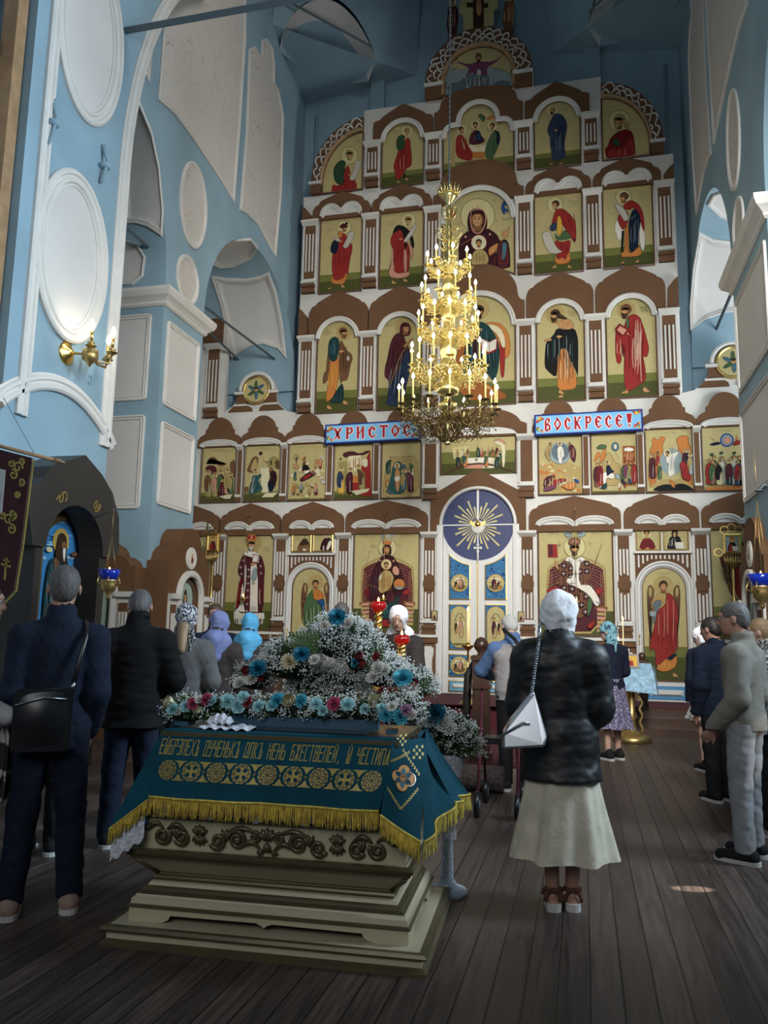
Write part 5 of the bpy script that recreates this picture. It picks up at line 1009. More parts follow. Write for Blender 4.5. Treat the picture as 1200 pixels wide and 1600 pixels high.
def throne(p, x0, x1, yt, yb, c='m'):
    p.P('d', [(x0, yt+110), (x0+60, yt+40), ((x0+x1)/2-120, yt-60), ((x0+x1)/2, yt-90), ((x0+x1)/2+120, yt-60), (x1-60, yt+40), (x1, yt+110), (x1, yb), (x0, yb)], 1)
    p.P('m', [(x0+25, yt+130), (x0+90, yt+60), ((x0+x1)/2, yt-40), (x1-90, yt+60), (x1-25, yt+130), (x1-20, yb-30), (x0+20, yb-30)], 1)
    for k in range(8):
        for s in (-1, 1): xm = (x0+x1)/2; p.L('p' if k % 2 else 'o', [(xm+s*60, yt+20+k*26), (xm+s*((x1-x0)/2-20), yt+110+k*46)], 7, 0)
    for s, x in ((1, x0), (-1, x1)):
        for k in range(3): p.L('s', [(x+s*(18+k*26), yt+150), (x+s*(18+k*26), yb-10)], 8, 0)
        p.P('S', [(x-s*20, (yt+yb)/2+120), (x+s*150, (yt+yb)/2+100), (x+s*150, (yt+yb)/2+150), (x-s*20, (yt+yb)/2+160)], 0)
        for k in range(6): p.P('d' if k % 2 else 'p', [(x+s*10, yb-330+k*55), (x+s*120, yb-340+k*55), (x+s*120, yb-300+k*55), (x+s*10, yb-295+k*55)], 0)
p = board(rect(-2.43, -1.11, LZ0, LZ1), T, 'large icon of a crowned enthroned woman with a child and an orb', (.45, .45))
throne(p, 130, 890, 570, 1500); p.C('h', 512, 380, 132, None, 36); p.ring('H', 512, 380, 132, 5, 36)
for x, f in ((450, 1), (580, -1)): p.P('q', [(x-15, 230), (x-f*25, 180), (x, 145), (x+f*20, 190), (x+f*25, 235)], 1)
p.ring('q', 515, 200, 95, 8); p.P('W', '490,240 500,160 525,150 545,165 550,240'); p.P('R', '180,970 260,960 260,1060 190,1060'); p.P('r', '720,1000 830,960 840,1030 750,1060')
p.P('M', '450,480 380,560 320,680 240,870 250,960 270,1190 400,1210 420,1100 600,1180 700,1080 770,900 700,690 640,560 580,480'); p.P('T', '370,1250 480,1200 640,1040 700,1090 650,1180 640,1330 560,1390 360,1400'); p.P('m', '440,1100 600,1180 640,1040 560,980'); p.folds('k', 280, 680, 600, 1180, 12, 9); p.folds('x', 270, 420, 650, 1180, 4, 6); p.folds('z', 400, 640, 1200, 1380, 5, 7); p.L('d', [(240, 900), (370, 945)], 6, 0)
p.P('p', '590,650 640,630 690,690 680,770 620,770 580,720'); p.P('d', '440,700 540,690 610,780 600,860 560,960 430,1040 380,980 390,900 380,820'); p.folds('O', 400, 580, 720, 1020, 9, 8); p.P('W', '430,740 395,790 400,840 440,820'); p.C('h', 500, 615, 78); p.ring('r', 500, 615, 78, 6); p.head(500, 620, 32, 0, 'H'); p.C('o', 685, 900, 85, None, 28); p.ring('k', 685, 900, 85, 7); p.P('q', '610,930 762,930 740,970 630,970'); p.L('k', [(605, 905), (765, 905)], 5, 0); p.L('k', [(685, 820), (685, 905)], 5, 0)
p.head(512, 400, 50, 0, veil='M'); p.P('o', '450,320 455,275 480,290 512,265 545,290 570,275 575,330 512,345'); p.C('p', 415, 560, 14); p.C('p', 605, 568, 14); p.P('r', '340,1410 500,1400 560,1500 330,1500', 0); p.L('b', [(262, 415), (230, 620)], 7, 0); p.P('k', '660,1340 730,1300 750,1360 680,1420'); p.text(135, 195, 200, 30, 8); p.text(705, 190, 170, 30, 7); p.text(288, 340, 65, 42, 2); p.text(680, 338, 60, 38, 2); done(p)
T = crop(835, 810, 8.423)
p = board(rect(1.11, 2.45, LZ0, LZ1), T, 'large icon of an enthroned crowned king in vestments with crosses, right of the royal doors', (.45, .45))
throne(p, 160, 945, 570, 1520); p.C('h', 530, 380, 142, None, 36); p.ring('H', 530, 380, 142, 5, 36); p.P('q', '375,170 420,150 500,200 480,260 410,250'); p.P('q', '690,170 640,140 560,200 580,260 660,240')
for x in (450, 600): p.folds('k', x-40, x+40, 150, 230, 5, 8)
p.P('r', '175,340 300,345 310,515 180,515', 0); p.P('m', '185,350 240,350 245,500 190,500', 0); p.P('s', '270,520 300,600 330,660 310,690 265,610'); p.P('r', '160,920 340,890 300,1010 180,1020'); p.P('r', '800,900 920,940 860,1010 800,1000')
p.P('b', '400,540 330,610 320,700 340,790 240,860 420,900 350,920 290,1010 280,1090 300,1300 720,1320 760,1000 700,860 760,800 740,620 660,540'); p.folds('M', 320, 730, 600, 1250, 12, 9)
for x, y in ((390, 625), (385, 730), (690, 600), (690, 700), (480, 660), (600, 700), (480, 770), (395, 915), (498, 930), (620, 930), (320, 1010), (420, 1030), (550, 1040), (680, 1030), (470, 1130), (620, 1140), (670, 1230)): p.C('M', x, y, 42); xs(x, y, 26, 'w', 11)
p.P('w', '420,520 480,500 540,560 600,500 650,520 680,550 590,600 590,880 700,870 760,900 885,1110 810,1180 720,1010 540,900 420,860 430,780 500,800 510,600 400,570'); p.P('v', '690,1180 720,1000 780,1120 700,1330'); xs(460, 570, 38, 'k', 14); xs(600, 565, 36, 'k', 14); xs(540, 735, 52, 'k', 15); xs(490, 860, 40, 'k', 14); p.L('ol', [(535, 560), (535, 880)], 5, 0)
for k in range(4): p.L('k', [(795+k*16, 1090+k*14), (845+k*10, 1110+k*5)], 8, 0)
p.L('b', [(890, 330), (780, 640), (670, 900)], 12, 0); p.P('r', '690,1390 820,1330 760,1450 700,1450'); p.head(530, 405, 58, 0, 'H', 'H'); p.P('b', '450,350 445,285 490,262 530,258 575,262 610,285 600,350 530,375'); p.folds('p', 460, 600, 280, 350, 6, 8); p.text(195, 190, 110, 32, 5); p.text(755, 185, 150, 32, 6); p.text(315, 330, 40, 46, 2); p.text(715, 325, 50, 48, 2); done(p)
# rightmost and leftmost local icons
T = crop(985, 810, 5.515)
p = board(rect(4.085, 5.13, LZ0, LZ1), T, 'icon of a winged figure in dark hair-cloth and red, right of the red angel door', (.55, .38))
p.C('d', 930, 230, 100); p.P('b', '760,320 1000,310 1010,420 880,450 880,640 930,720 1000,760 960,780 905,700 870,660 850,640 820,520 780,400'); p.folds('d', 790, 980, 340, 640, 12, 7, 30); p.folds('H', 780, 900, 360, 640, 9, 6, 50); p.P('r', '900,430 960,400 1010,440 1040,560 1040,720 980,740 920,680 880,560'); p.folds('R', 910, 1010, 460, 720, 5, 8); p.P('o', '920,720 1010,740 1000,790 940,780'); p.head(930, 240, 40, 0, 'H', 'H'); p.L('ol', [(885, 690), (870, 760)], 4, 0); done(p)
T = crop(300, 700, 3)
p = board(rect(-6.46, -5.42, LZ0, LZ1), T, 'partly hidden icon of a standing figure in ochre, left of the bishop icon', (.55, .38))
p.P('o', '0,470 40,450 60,560 40,830 -20,830', 1); p.folds('O', 0, 40, 500, 820, 4, 5); p.head(20, 450, 22, 0, 'b', 'b', halo=40); p.text(15, 400, 40, 10, 5); done(p)
# ---------------------------------------------------------------- medallions, royal doors, signs
for s in (-1, 1):
    c = s*4.62; p = Paint(FAC, lambda X, Y: (X, Y)); p.h = .06
    p.mb.prism(FAC, arc(c, 6.42, .285, 0, 360, 36)[:-1], 0.002, .055, 'paint', PALC['H']); p.C('g', c, 6.42, .26, None, 32)
    for a in (0, 60, 120, 180, 240, 300):
        w_ = [(0, .03), (.06, .05), (.17, .04), (.22, .0), (.15, -.03), (.05, -.03)]; a_ = math.radians(a+30)
        p.P('v' if a % 120 else 'z', [(c+x*math.cos(a_)-y*math.sin(a_), 6.42+x*math.sin(a_)+y*math.cos(a_)) for x, y in w_], 1)
    for a in (30, 150, 210, 330): a_ = math.radians(a); p.L('k', [(c+.06*math.cos(a_), 6.42+.06*math.sin(a_)), (c+.18*math.cos(a_), 6.42+.18*math.sin(a_))], .012, 0)
    p.C('s', c, 6.43, .045); p.C('H', c, 6.455, .04, .025); o = p.mb.build('winged_medallion', origin=FAC.p(c, 6.13, 0)); tag(o, 'round medallion of a six-winged face on the %s wing gable' % ('left' if s < 0 else 'right'), 'icon')
    m = MB(); m.mould(FAC, arc(c, 6.42, .30, 0, 360, 36)[:-1], [(-.01, 0), (-.01, .07), (.02, .08), (.045, .06), (.045, .05)], closed=True, m='old_gold'); m.build('frame', o)
rg = thing('royal_doors', 'white double royal doors with a deep blue sunburst disc and painted blue panels', 'door', FAC.p(0, SZ, 0))
DC, DR = 3.52, .675
mb = MB(); hw = .76
mb.prism(FAC, [(-.90, 3.37), (-.90, 4.0)]+[(-.78, 4.16), (0, 4.60), (.78, 4.16), (.90, 4.0), (.90, 3.37), (.70, 3.37)]+arc(0, DC, .715, -10, 190, 40)+[(-.70, 3.37)], 0, .09, 'board_brown'); mb.build('kokoshnik', rg)
mb = MB()
for s in (-1, 1):
    mb.box(min(s*.66, s*.775), max(s*.66, s*.775), SZ, DC, 0, .10, 'door_white', None, FAC); mb.box(min(s*.70, s*.735), max(s*.70, s*.735), SZ, DC, .10, .115, 'door_white', None, FAC)
mb.mould(FAC, arc(0, DC, .675, 0, 180, 40), [(0, 0), (0, .10), (-.02, .12), (-.05, .11), (-.06, .09)], m='door_white'); mb.build('door_frame', rg)
mb = MB(); mb.prism(FAC, arc(0, DC, DR, 0, 360, 56)[:-1], .005, .02, 'deep_blue'); dsc = mb.build('sunburst_disc', rg)
mb = MB(); rd = random.Random(1)
for k in range(16*2):
    if k % 8 == 0: continue
    a = 2*PI*k/32+PI/2; L0 = (.50 if k % 2 == 0 else .36) if k % 4 else .56; L0 *= rd.uniform(.94, 1.04); ca, sa = math.cos(a), math.sin(a)
    Pn = lambda r, t: (r*ca-t*sa, DC+r*sa+t*ca)
    q = [Pn(.13, .004), Pn(L0, .018), Pn(L0-.03, .0) if k % 2 == 0 else Pn(L0+.02, -.004), Pn(L0, -.018), Pn(.13, -.004)]; mb.prism(FAC, q, .02, .038, 'paint', PALC['h'])
mb.build('ray', dsc)
mb = MB(); mb.box(-.02, .02, DC, DC+DR, .02, .045, 'door_white', None, FAC)
for s in (-1, 1): mb.box(min(s*.08, s*.68), max(s*.08, s*.68), DC-.012, DC+.012, .02, .045, 'door_white', None, FAC)
mb.box(-.012, .012, DC-.50, DC, .02, .045, 'door_white', None, FAC); mb.build('glazing_bar', dsc)
mb = MB(); mb.ball(FAC.p(0, DC+.01, .07), (.06, .04, .05), 'gold'); mb.ball(FAC.p(0, DC+.07, .09), (.03, .03, .03), 'gold')
for s in (-1, 1): mb.prism(FAC, smooth([(s*.03, DC+.0), (s*.14, DC+.09), (s*.15, DC+.03), (s*.10, DC-.02), (s*.04, DC-.03)], 1), .04, .07, 'gold')
mb.lathe(FAC.p(0, DC-.04, .03), [(.13, 0), (.13, .02), (.10, .03), (.02, .035)], 24, 'board_white', axis=(0, -1, 0)); mb.build('dove', dsc)
for s in (-1, 1):
    a, b = (min(s*.004, s*.655), max(s*.004, s*.655))
    notch = [(x, y) for x, y in arc(0, DC, DR+.0, 270, 270+s*78, 20)]
    notch = [q for q in notch]; edge = s*.655
    pts = [(s*.004, SZ+.02), (edge, SZ+.02), (edge, notch[-1][1])]+notch[::-1]; pts[-1] = (s*.004, DC-DR)
    mb = MB(); mb.prism(FAC, pts, .012, .05, 'door_white'); lf = mb.build('door_leaf', rg)
    u0, u1 = sorted((s*.145, s*.53))
    pans = [(.43, .62, 0), (.70, 1.10, 1), (1.19, 2.02, 2), (2.12, None, 3)]
    for z0, z1, kd in pans:
        p = Paint(FAC, lambda X, Y: (X, Y)); p.h = .062
        if kd == 3:
            top = [(x, DC-math.sqrt((DR+.10)**2-x*x)) for x in np.linspace(u1, u0, 8)]; o_ = [(u0, z0), (u1, z0)]+top
        else: o_ = rect(u0, u1, z0, z1)
        c = PALC['u']; p.mb.prism(FAC, o_, .05, .06, 'paint', c if kd else lin('5f9cc0')); um = (u0+u1)/2
        if kd:
            rd = random.Random(int(z0*100)+s)
            for k in range(70):
                x = rd.uniform(u0+.02, u1-.02); zmx = (z1 or (DC-math.sqrt((DR+.1)**2-x*x)))-.03; y = rd.uniform(z0+.02, zmx); r = rd.uniform(.008, .02)
                p.C(rd.choice([lin('2a6a9c'), lin('14305e'), lin('5aa5c4'), lin('1f4a80')]), x, y, r, r*rd.uniform(.6, 1.4), 7)
            cy = {1: .90, 2: 1.605, 3: 2.42}[kd]; rr = .15; st = .22 if kd == 2 else 0
            def cap(r): return arc(um, cy+st, r, 0, 180, 14)+arc(um, cy-st, r, 180, 360, 14)
            p.P(lin('b89a50'), cap(rr+.012), 0); p.P('g', cap(rr-.006), 0)
            p.P('e', [(um-rr*.9, cy-st*1.2-rr*.25), (um+rr*.9, cy-st*1.2-rr*.25), (um+rr*.6, cy-st-rr*.8), (um-rr*.6, cy-st-rr*.8)], 1); H = .26 if kd != 2 else .42
            p.P('c', [(um-rr*.6, cy+.02), (um-rr*.5, cy+rr*.6), (um+rr*.5, cy+rr*.65), (um+rr*.6, cy)], 0); p.L('H', [(um-rr*.7, cy+st*.4), (um, cy+st+rr*.5), (um+rr*.8, cy+st*.5)], .012)
            yv = cy+H*.42
            fc = lambda X, Y: (X, 2*yv-Y)
            q_ = Paint(FAC, fc); q_.mb = p.mb; q_.h = p.h
            q_.fig(um-.03*s, yv, H*.95, 'b' if kd != 2 else 'd', 'm' if s > 0 else 'p', 0, False, w=.045, seat=True); q_.fig(um+.06*s, yv+.06, H*.6, 'r' if kd == 1 else 'o', 'H', 0, False, w=.03); p.h = q_.h
        else: p.mb.frus(FAC, (um-.14, um+.14, z0+.05, z1-.05), (um-.11, um+.11, z0+.08, z1-.08), .06, .10, 'door_white')
        o = p.mb.build('painted_panel', lf); m = MB(); m.mould(FAC, ccw(o_), [(-.01, .05), (-.01, .075), (.008, .078), (.012, .06)], closed=True, m='old_gold'); m.build('frame', o)
mb = MB(); mb.tube([FAC.p(0, DC-.46, .05), FAC.p(0, DC-.72, .05)], .018, 8, 'board_white')
for dx, dz in ((0, -.38), (-.055, -.44), (.055, -.44), (0, -.50), (0, -.44)): mb.lathe(FAC.p(dx, DC+dz, .03), [(.03, 0), (.03, .02), (.015, .035)], 10, 'board_white', axis=(0, -1, 0))
mb.box(-.08, .08, DC-.455, DC-.425, .03, .05, 'board_white', None, FAC); mb.lathe(FAC.p(0, DC-.72, .03), [(.04, 0), (.04, .02), (.02, .03)], 10, 'board_white', axis=(0, -1, 0)); mb.build('cross', rg)
mb = MB(); mb.box(-.012, .012, SZ+.02, DC-DR-.05, .05, .07, 'old_gold', None, FAC); mb.build('astragal', rg)
for s in (-1, 1):
    p = Paint(FAC, lambda X, Y: (X, Y)); c = s*.80; p.mb.box(c-.055, c+.055, 1.72, 1.90, .11, .14, 'frame_brown', None, FAC); p.h = .141; p.P('g', rect(c-.04, c+.04, 1.735, 1.885), 0); p.C('s', c, 1.83, .018); p.P('m', [(c-.03, 1.74), (c+.03, 1.74), (c+.015, 1.81), (c-.015, 1.81)], 0)
    o = p.mb.build('tiny_icon', origin=FAC.p(c, 1.72, .1)); tag(o, 'tiny square icon hung on the %s jamb of the royal doors' % ('left' if s < 0 else 'right'), 'icon')
# signs with Slavonic letters drawn as strokes: unit letters 0..1 wide, 0..1 high
LT = {'Х': ['.0,.95 .28,.95 .85,.05 .6,.05', '.95,.9 .8,.98 .68,.92 .12,.1 .0,.04 .05,.0 .25,.08'], 'Р': ['.15,0 .4,0 .4,1 .15,1', '.4,.9 .75,1 .95,.8 .9,.55 .6,.42 .4,.45 .4,.55 .65,.55 .72,.75 .62,.88 .4,.8'], 'И': ['.05,0 .3,0 .3,1 .05,1', '.65,0 .9,0 .9,1 .65,1', '.3,.35 .65,.65 .65,.78 .3,.48'],
      'С': ['.5,1 .9,.75 .85,.6 .62,.65 .5,.85 .36,.6 .36,.4 .5,.12 .9,.28 .95,.2 .5,-.03 .08,.3 .05,.7'], 'Т': ['.38,0 .62,0 .62,.85 .38,.85', '.0,.8 .0,.95 .12,1 .88,1 1,.95 1,.8 .88,.86 .12,.86'], 'О': ['.5,1.02 .95,.6 .95,.4 .5,-.02 .34,.12 .72,.42 .7,.62 .42,.92', '.42,.96 .05,.6 .05,.4 .38,.08 .46,.16 .26,.42 .28,.6 .5,.86'],
      'В': ['.1,0 .35,0 .35,.95 .1,.75', '.35,.95 .75,1 .85,.78 .6,.55 .9,.4 .85,.08 .6,0 .35,0 .35,.1 .6,.12 .66,.38 .35,.45 .35,.55 .55,.62 .6,.84 .35,.85'], 'К': ['.05,0 .3,0 .3,1 .05,1', '.3,.45 .62,.95 .95,1 .95,.85 .75,.85 .5,.52 .95,.0 .65,0 .35,.42'],
      'Е': ['.5,1 .95,.8 .9,.66 .62,.72 .5,.86 .36,.6 .7,.58 .7,.46 .36,.44 .5,.12 .92,.28 .95,.2 .5,-.03 .08,.3 .05,.7'], '!': ['.3,.3 .7,.3 .85,1 .15,1', '.5,.2 .68,.1 .5,0 .32,.1']}
def sign(word, u0, u1, zc, tilt, label):
    L = u1-u0; H = .40; ct = (u0+u1)/2; t = math.radians(tilt)
    fr = Fr(FAC.p(ct, zc, .22), (math.cos(t), 0, math.sin(t)), (-math.sin(t), 0, math.cos(t)), (0, -1, 0))
    mb = MB(); mb.box(-L/2, L/2, -H/2, H/2, -.09, 0, 'paint', lin('1f2f78'), fr); mb.box(-L/2+.03, L/2-.03, -H/2+.03, H/2-.03, 0, .004, 'paint', lin('7db8e0'), fr)
    o = mb.build('greeting_sign', origin=FAC.p(ct, zc-H/2, .22)); tag(o, label, 'sign')
    n = len(word); sp = (L-.30)/n; mb = MB(); x = -L/2+.16
    for ch in word:
        for grow, h, c in ((1, .006, lin('f0d8d0')), (0, .010, lin('a01f2c'))):
            for st in LT[ch]:
                q = [tuple(float(v) for v in k.split(',')) for k in st.split()]; w_ = sp*.74; hh = .245
                q = [(x+sp*.1+a*w_, -hh/2+b*hh) for a, b in q]
                cw = ccw(q)
                if grow:
                    m = len(cw); out = []
                    for i in range(m):
                        a = np.array(cw[i])-np.array(cw[i-1]); b = np.array(cw[(i+1) % m])-np.array(cw[i]); a = a/(np.linalg.norm(a)+1e-9); b = b/(np.linalg.norm(b)+1e-9); v = np.array([a[1]+b[1], -a[0]-b[0]]); l = np.linalg.norm(v)
                        v = v/l if l > .3 else np.array([a[1], -a[0]]); out.append(tuple(np.array(cw[i])+v*.016))
                    cw = out
                mb.poly(fr, cw, h, 'paint', c)
        x += sp
    mb.build('lettering', o)
    mb = MB(); rd = random.Random(8)
    for sx in (-1, 1):
        for sy in (-1, 1):
            if word[0] == 'Х' and sx > 0 and sy > 0: pass
            for k in range(9):
                r = rd.uniform(.015, .028); a = rd.uniform(0, .11); b = rd.uniform(0, .11-a*.6); mb.poly(fr, arc(sx*(L/2-.05-a), sy*(H/2-.05-b), r, 0, 360, 7)[:-1], .012+k*.0006, 'paint', lin(rd.choice(['d8933a', 'c8502a', 'e0c060', '5a8a3a', 'b03028'])))
    mb.build('corner_ornament', o)
sign('ХРИСТОС', -3.03, -1.09, 5.37, .6, 'blue sign with red Slavonic letters reading ХРИСТОС, left of the chandelier base')
sign('ВОСКРЕСЕ!', 1.08, 3.02, 5.37, .6, 'blue sign with red Slavonic letters reading ВОСКРЕСЕ!, right of the chandelier base')
# ================================================================== THE RELIQUARY STAND, ITS CLOTH AND THE FLOWERS
mat('cream_paint', (0.52, 0.455, 0.30), 0.45, noise=(3, 0.05)); mat('olive_bronze', (0.115, 0.095, 0.048), 0.38, metal=0.35, noise=(6, 0.12))
mat('teal_cloth', (0.002, 0.055, 0.082), 0.8, spec=0.2, noise=(6, 0.15), bump=(120, 0.15, 0.002)); mat('gold_thread', (0.36, 0.27, 0.06), 0.5, metal=0.2, noise=(60, 0.25)); mat('yellow_fringe', (0.62, 0.46, 0.07), 0.65, noise=(40, 0.3))
mat('lace', (0.62, 0.64, 0.70), 0.8, noise=(60, 0.4)); mat('royal_blue', (0.01, 0.09, 0.33), 0.6); mat('black_glass_and_shade', (0.01, 0.012, 0.013), 0.12)
SO = np.array([-1.4407, 3.5685, 0.0]); SR = math.radians(3.0)
SEX = np.array([math.cos(SR), math.sin(SR), 0]); SEY = np.array([-math.sin(SR), math.cos(SR), 0])
SF = Fr(SO, SEX, SEY, (0, 0, 1))                         # local frame: a along the front, b back from the front edge, h up
def S(a, b, z): return SF.p(a, b, z)
W0, D0 = .765, .99
st = thing('reliquary_stand', 'cream and bronze stepped wooden stand with carved scrollwork, draped in teal cloth', 'stand', tuple(SO))
def ring(mb, i0, z0, i1, z1, m):
    P = lambda i, z: [S(-W0+i, i, z), S(W0-i, i, z), S(W0-i, D0-i, z), S(-W0+i, D0-i, z)]
    k = mb.add(P(i0, z0)+P(i1, z1))
    for q in range(4): j = (q+1) % 4; mb.face((k+q, k+j, k+4+j, k+4+q), m)
def stack(name, prof):
    mb = MB()
    for (i0, z0, m), (i1, z1, _) in zip(prof, prof[1:]): ring(mb, i0, z0, i1, z1, m)
    return mb.build(name, st)
c_, o_ = 'cream_paint', 'olive_bronze'
stack('plinth', [(0, 0, o_), (.0, .014, o_), (.025, .03, c_), (.025, .052, c_), (.022, .056, o_), (.004, .066, o_), (.0, .074, o_), (.008, .088, o_), (.035, .089, c_), (.30, .089, c_), (.30, .089, c_)])
mb = MB()
zt = .150
def skirt(P, L):       # board with a long low arch cut out of its foot
    a = .15; pts = [(-L, .089), (-L+a, .089)]+[(-L+a+.06*math.sin(t), .089+.035*(1-math.cos(t))) for t in (.5, 1.0, 1.57)]+[(-.04, .127), (-.015, .118), (0, .108), (.015, .118), (.04, .127)]+[(L-a-.06*math.sin(t), .089+.035*(1-math.cos(t))) for t in (1.57, 1.0, .5)]+[(L-a, .089), (L, .089), (L, zt), (-L, zt)]
    k = mb.add([P(a_, z) for a_, z in pts]); mb.face(range(k, k+len(pts)), c_)
skirt(lambda a, z: S(a, .095, z), W0-.095); skirt(lambda a, z: S(W0-.095, D0/2+a, z), D0/2-.095); skirt(lambda a, z: S(-W0+.095, D0/2+a, z), D0/2-.095)
ring(mb, .20, .089, .20, .15, 'black_glass_and_shade'); mb.build('foot_board', st)  # black inner ring paints the shade seen through the foot arch, no glass here
stack('stepped_moulding', [(.095, .15, o_), (.085, .153, o_), (.085, .160, o_), (.098, .166, c_), (.102, .19, c_), (.114, .197, c_), (.118, .205, o_), (.126, .208, o_), (.126, .214, o_), (.135, .218, o_), (.138, .232, o_), (.155, .236, c_), (.162, .25, c_), (.178, .254, o_), (.178, .262, o_), (.168, .268, o_), (.172, .278, o_), (.185, .284, c_), (.20, .284, c_)])
stack('flared_body', [(.195, .284, o_), (.19, .292, c_), (.112, .362, c_), (.108, .367, o_), (.09, .372, o_), (.088, .384, o_), (.075, .390, o_), (.070, .404, o_), (.082, .414, o_), (.10, .418, c_), (.115, .419, c_)])
for sx in (-1, 1):
    mb = MB(); mb.tube([S(sx*(W0-.188), .188, .288), S(sx*(W0-.108), .108, .366)], .012, 6, o_); mb.build('corner_trim', st)
stack('chest', [(.118, .418, c_), (.100, .555, c_), (.098, .556, o_), (.085, .560, o_), (.085, .572, o_), (.10, .585, o_), (.10, .60, 'frame_brown'), (.26, .62, 'frame_brown'), (.26, .93, 'frame_brown')])
mb = MB(); k = .93
mb.box(-.60, .60, .18, .86, .925, .95, 'olive_bronze', None, SF); mb.box(-.42, .42, .30, .62, .95, .962, 'black_glass_and_shade', None, SF); mb.build('top_slab', st)
# carved ornaments on the chest front, each raised in coils
def CF_(a, z, h=0): t = (z-.418)/.137; return S(a, .118-.018*t-h, z)
def coil(mb, cx, cz, r, turn, a0, sx=1, w=.013):
    pts = []; n = 26
    for i in range(n):
        t = i/(n-1); rr = r*(1-.86*t); a = math.radians(a0+turn*360*t); pts.append(CF_(cx+sx*rr*math.cos(a), cz+rr*math.sin(a), .008))
    mb.tube(pts, [w*(1-.45*i/n) for i in range(n)], 6, o_)
def leafs(mb, cx, cz, L, angs, sx=1, w=.011):
    for a in angs:
        a = math.radians(a); p = [CF_(cx+sx*L*t*math.cos(a), cz+L*t*math.sin(a)+.006*math.sin(PI*t), .006+.012*math.sin(PI*t)) for t in (0, .3, .6, .85, 1)]
        mb.tube(p, [w*.5, w, w*.9, w*.5, .002], 6, o_)
def swag(mb, x0, x1, z0, z1, sx=1):
    mb.tube([CF_(x0+(x1-x0)*t, z0+(z1-z0)*t+.03*math.sin(PI*t), .010) for t in np.linspace(0, 1, 9)], [.004, .009, .012, .013, .012, .011, .009, .007, .004], 6, o_)
for sx in (-1, 1):
    mb = MB(); coil(mb, sx*.525, .478, .040, 1.7, 150, sx); coil(mb, sx*.425, .476, .036, 1.6, 200, -sx); swag(mb, sx*.50, sx*.40, .51, .50); leafs(mb, sx*.455, .47, .055, (80, 105, 130), sx); leafs(mb, sx*.585, .52, .04, (-30, 150), sx); swag(mb, sx*.60, sx*.52, .50, .515); mb.build('carved_scroll', st)
    mb = MB(); c = sx*.335; leafs(mb, c, .495, .045, (60, 90, 120, 30, 150), 1, .013); leafs(mb, c, .485, .045, (-60, -90, -120, -30, -150), 1, .012); mb.ball(CF_(c, .488, .01), (.014, .008, .01), o_); mb.build('carved_palmette', st)
mb = MB()
for sx in (-1, 1):
    coil(mb, sx*.245, .470, .038, 1.7, 200, -sx); coil(mb, sx*.150, .482, .046, 1.9, 30, sx); coil(mb, sx*.062, .50, .026, 1.5, 90, sx, .010); swag(mb, sx*.21, sx*.05, .50, .515); swag(mb, sx*.12, sx*.03, .455, .44); leafs(mb, sx*.205, .475, .055, (70, 100, 125), sx)
    leafs(mb, sx*.02, .44, .035, (-20, -50), sx)
leafs(mb, 0, .49, .058, (60, 90, 120, 35, 145), 1, .014); leafs(mb, 0, .475, .045, (-75, -90, -105), 1, .013); mb.build('carved_centrepiece', st)
# ---- the cloth: front fall, a wing swung out at the left corner, a corner wing at the right, a back fall on the right side
cl = thing('altar_cloth', 'teal cloth with gold Slavonic writing, roundels and yellow fringe over the stand', 'cloth', tuple(S(0, .2, .55)))
def wav(a, v): return .010*math.sin(a*9+1)*v+.006*math.sin(a*23+2)*v*v
def front(a, v, h=0):     # v 0 at the slab edge, 1 at the fringe
    x0 = -.60+.02*v; x1 = .585-.045*v; x = x0+(x1-x0)*a
    return S(x, .20-.16*v-.02*math.sin(PI*v)-h+wav(x, v), .958-.30*v+(.006 if v > .9 else 0))
def quadf(P, Q, R, T, bulge=.0, w=0):   # bilinear P(0,0) Q(1,0) R(1,1) T(0,1)
    P, Q, R, T = [np.array(x, float) for x in (P, Q, R, T)]
    n = np.cross(Q-P if np.linalg.norm(Q-P) > 1e-6 else R-T, T-P); n /= np.linalg.norm(n)
    def f(a, v, h=0): return (P*(1-a)*(1-v)+Q*a*(1-v)+R*a*v+T*(1-a)*v)+n*(bulge*math.sin(PI*a)*math.sin(PI*min(v, 1)*.5)+w*math.sin(a*14)*v+h)
    return f
wl = quadf(S(-.60, .20, .957), S(-.60, .20, .957), S(-.582, .04, .655), S(-.74, -.02, .525), 0)
wl2 = quadf(S(-.62, .50, .957), S(-.60, .20, .957), S(-.74, -.02, .525), S(-.72, .30, .60), 0)
def wr(a, v, h=0):        # right corner wing
    top = S(.57, .18, .955)*(1-a)+S(.70, .36, .95)*a; bot = S(.552, .005, .655)*(1-a)+S(.745, .0, .555)*a
    p = top*(1-v)+bot*v; p = p+SEY*(-.045*math.sin(PI*a)*math.sin(PI*min(1, v*.9))-h)-np.array([0, 0, .03*math.sin(PI*a)*v*0])
    return p+SEX*.012*math.sin(v*5)*a
wr2 = lambda a, v, h=0: (S(.70, .36, .95)*(1-v)+S(.745, .0, .555)*v)*(1-a)+(S(.64, .80, .94)*(1-v)+S(.84, .34, .66)*v)*a+SEX*(.02*math.sin(a*9)*v+h)
wr3 = lambda a, v, h=0: (S(.64, .5, .95)*(1-v)+S(.84, .34, .66)*v)*(1-a)+(S(.64, .88, .94)*(1-v)+S(.86, .86, .62)*v)*a+SEX*(.03*math.sin(a*11)*v+h)
mb = MB(); mb.grid(lambda a, b: S(-.60+1.2*a, .20+.10*b, .957), 12, 2, 'teal_cloth'); mb.grid(lambda a, v: front(a, v), 60, 16, 'teal_cloth')
for f in (wl, wl2, wr, wr2, wr3): mb.grid(lambda a, v, f=f: f(a, v), 16, 12, 'teal_cloth')
cloth = mb.build('fabric', cl)
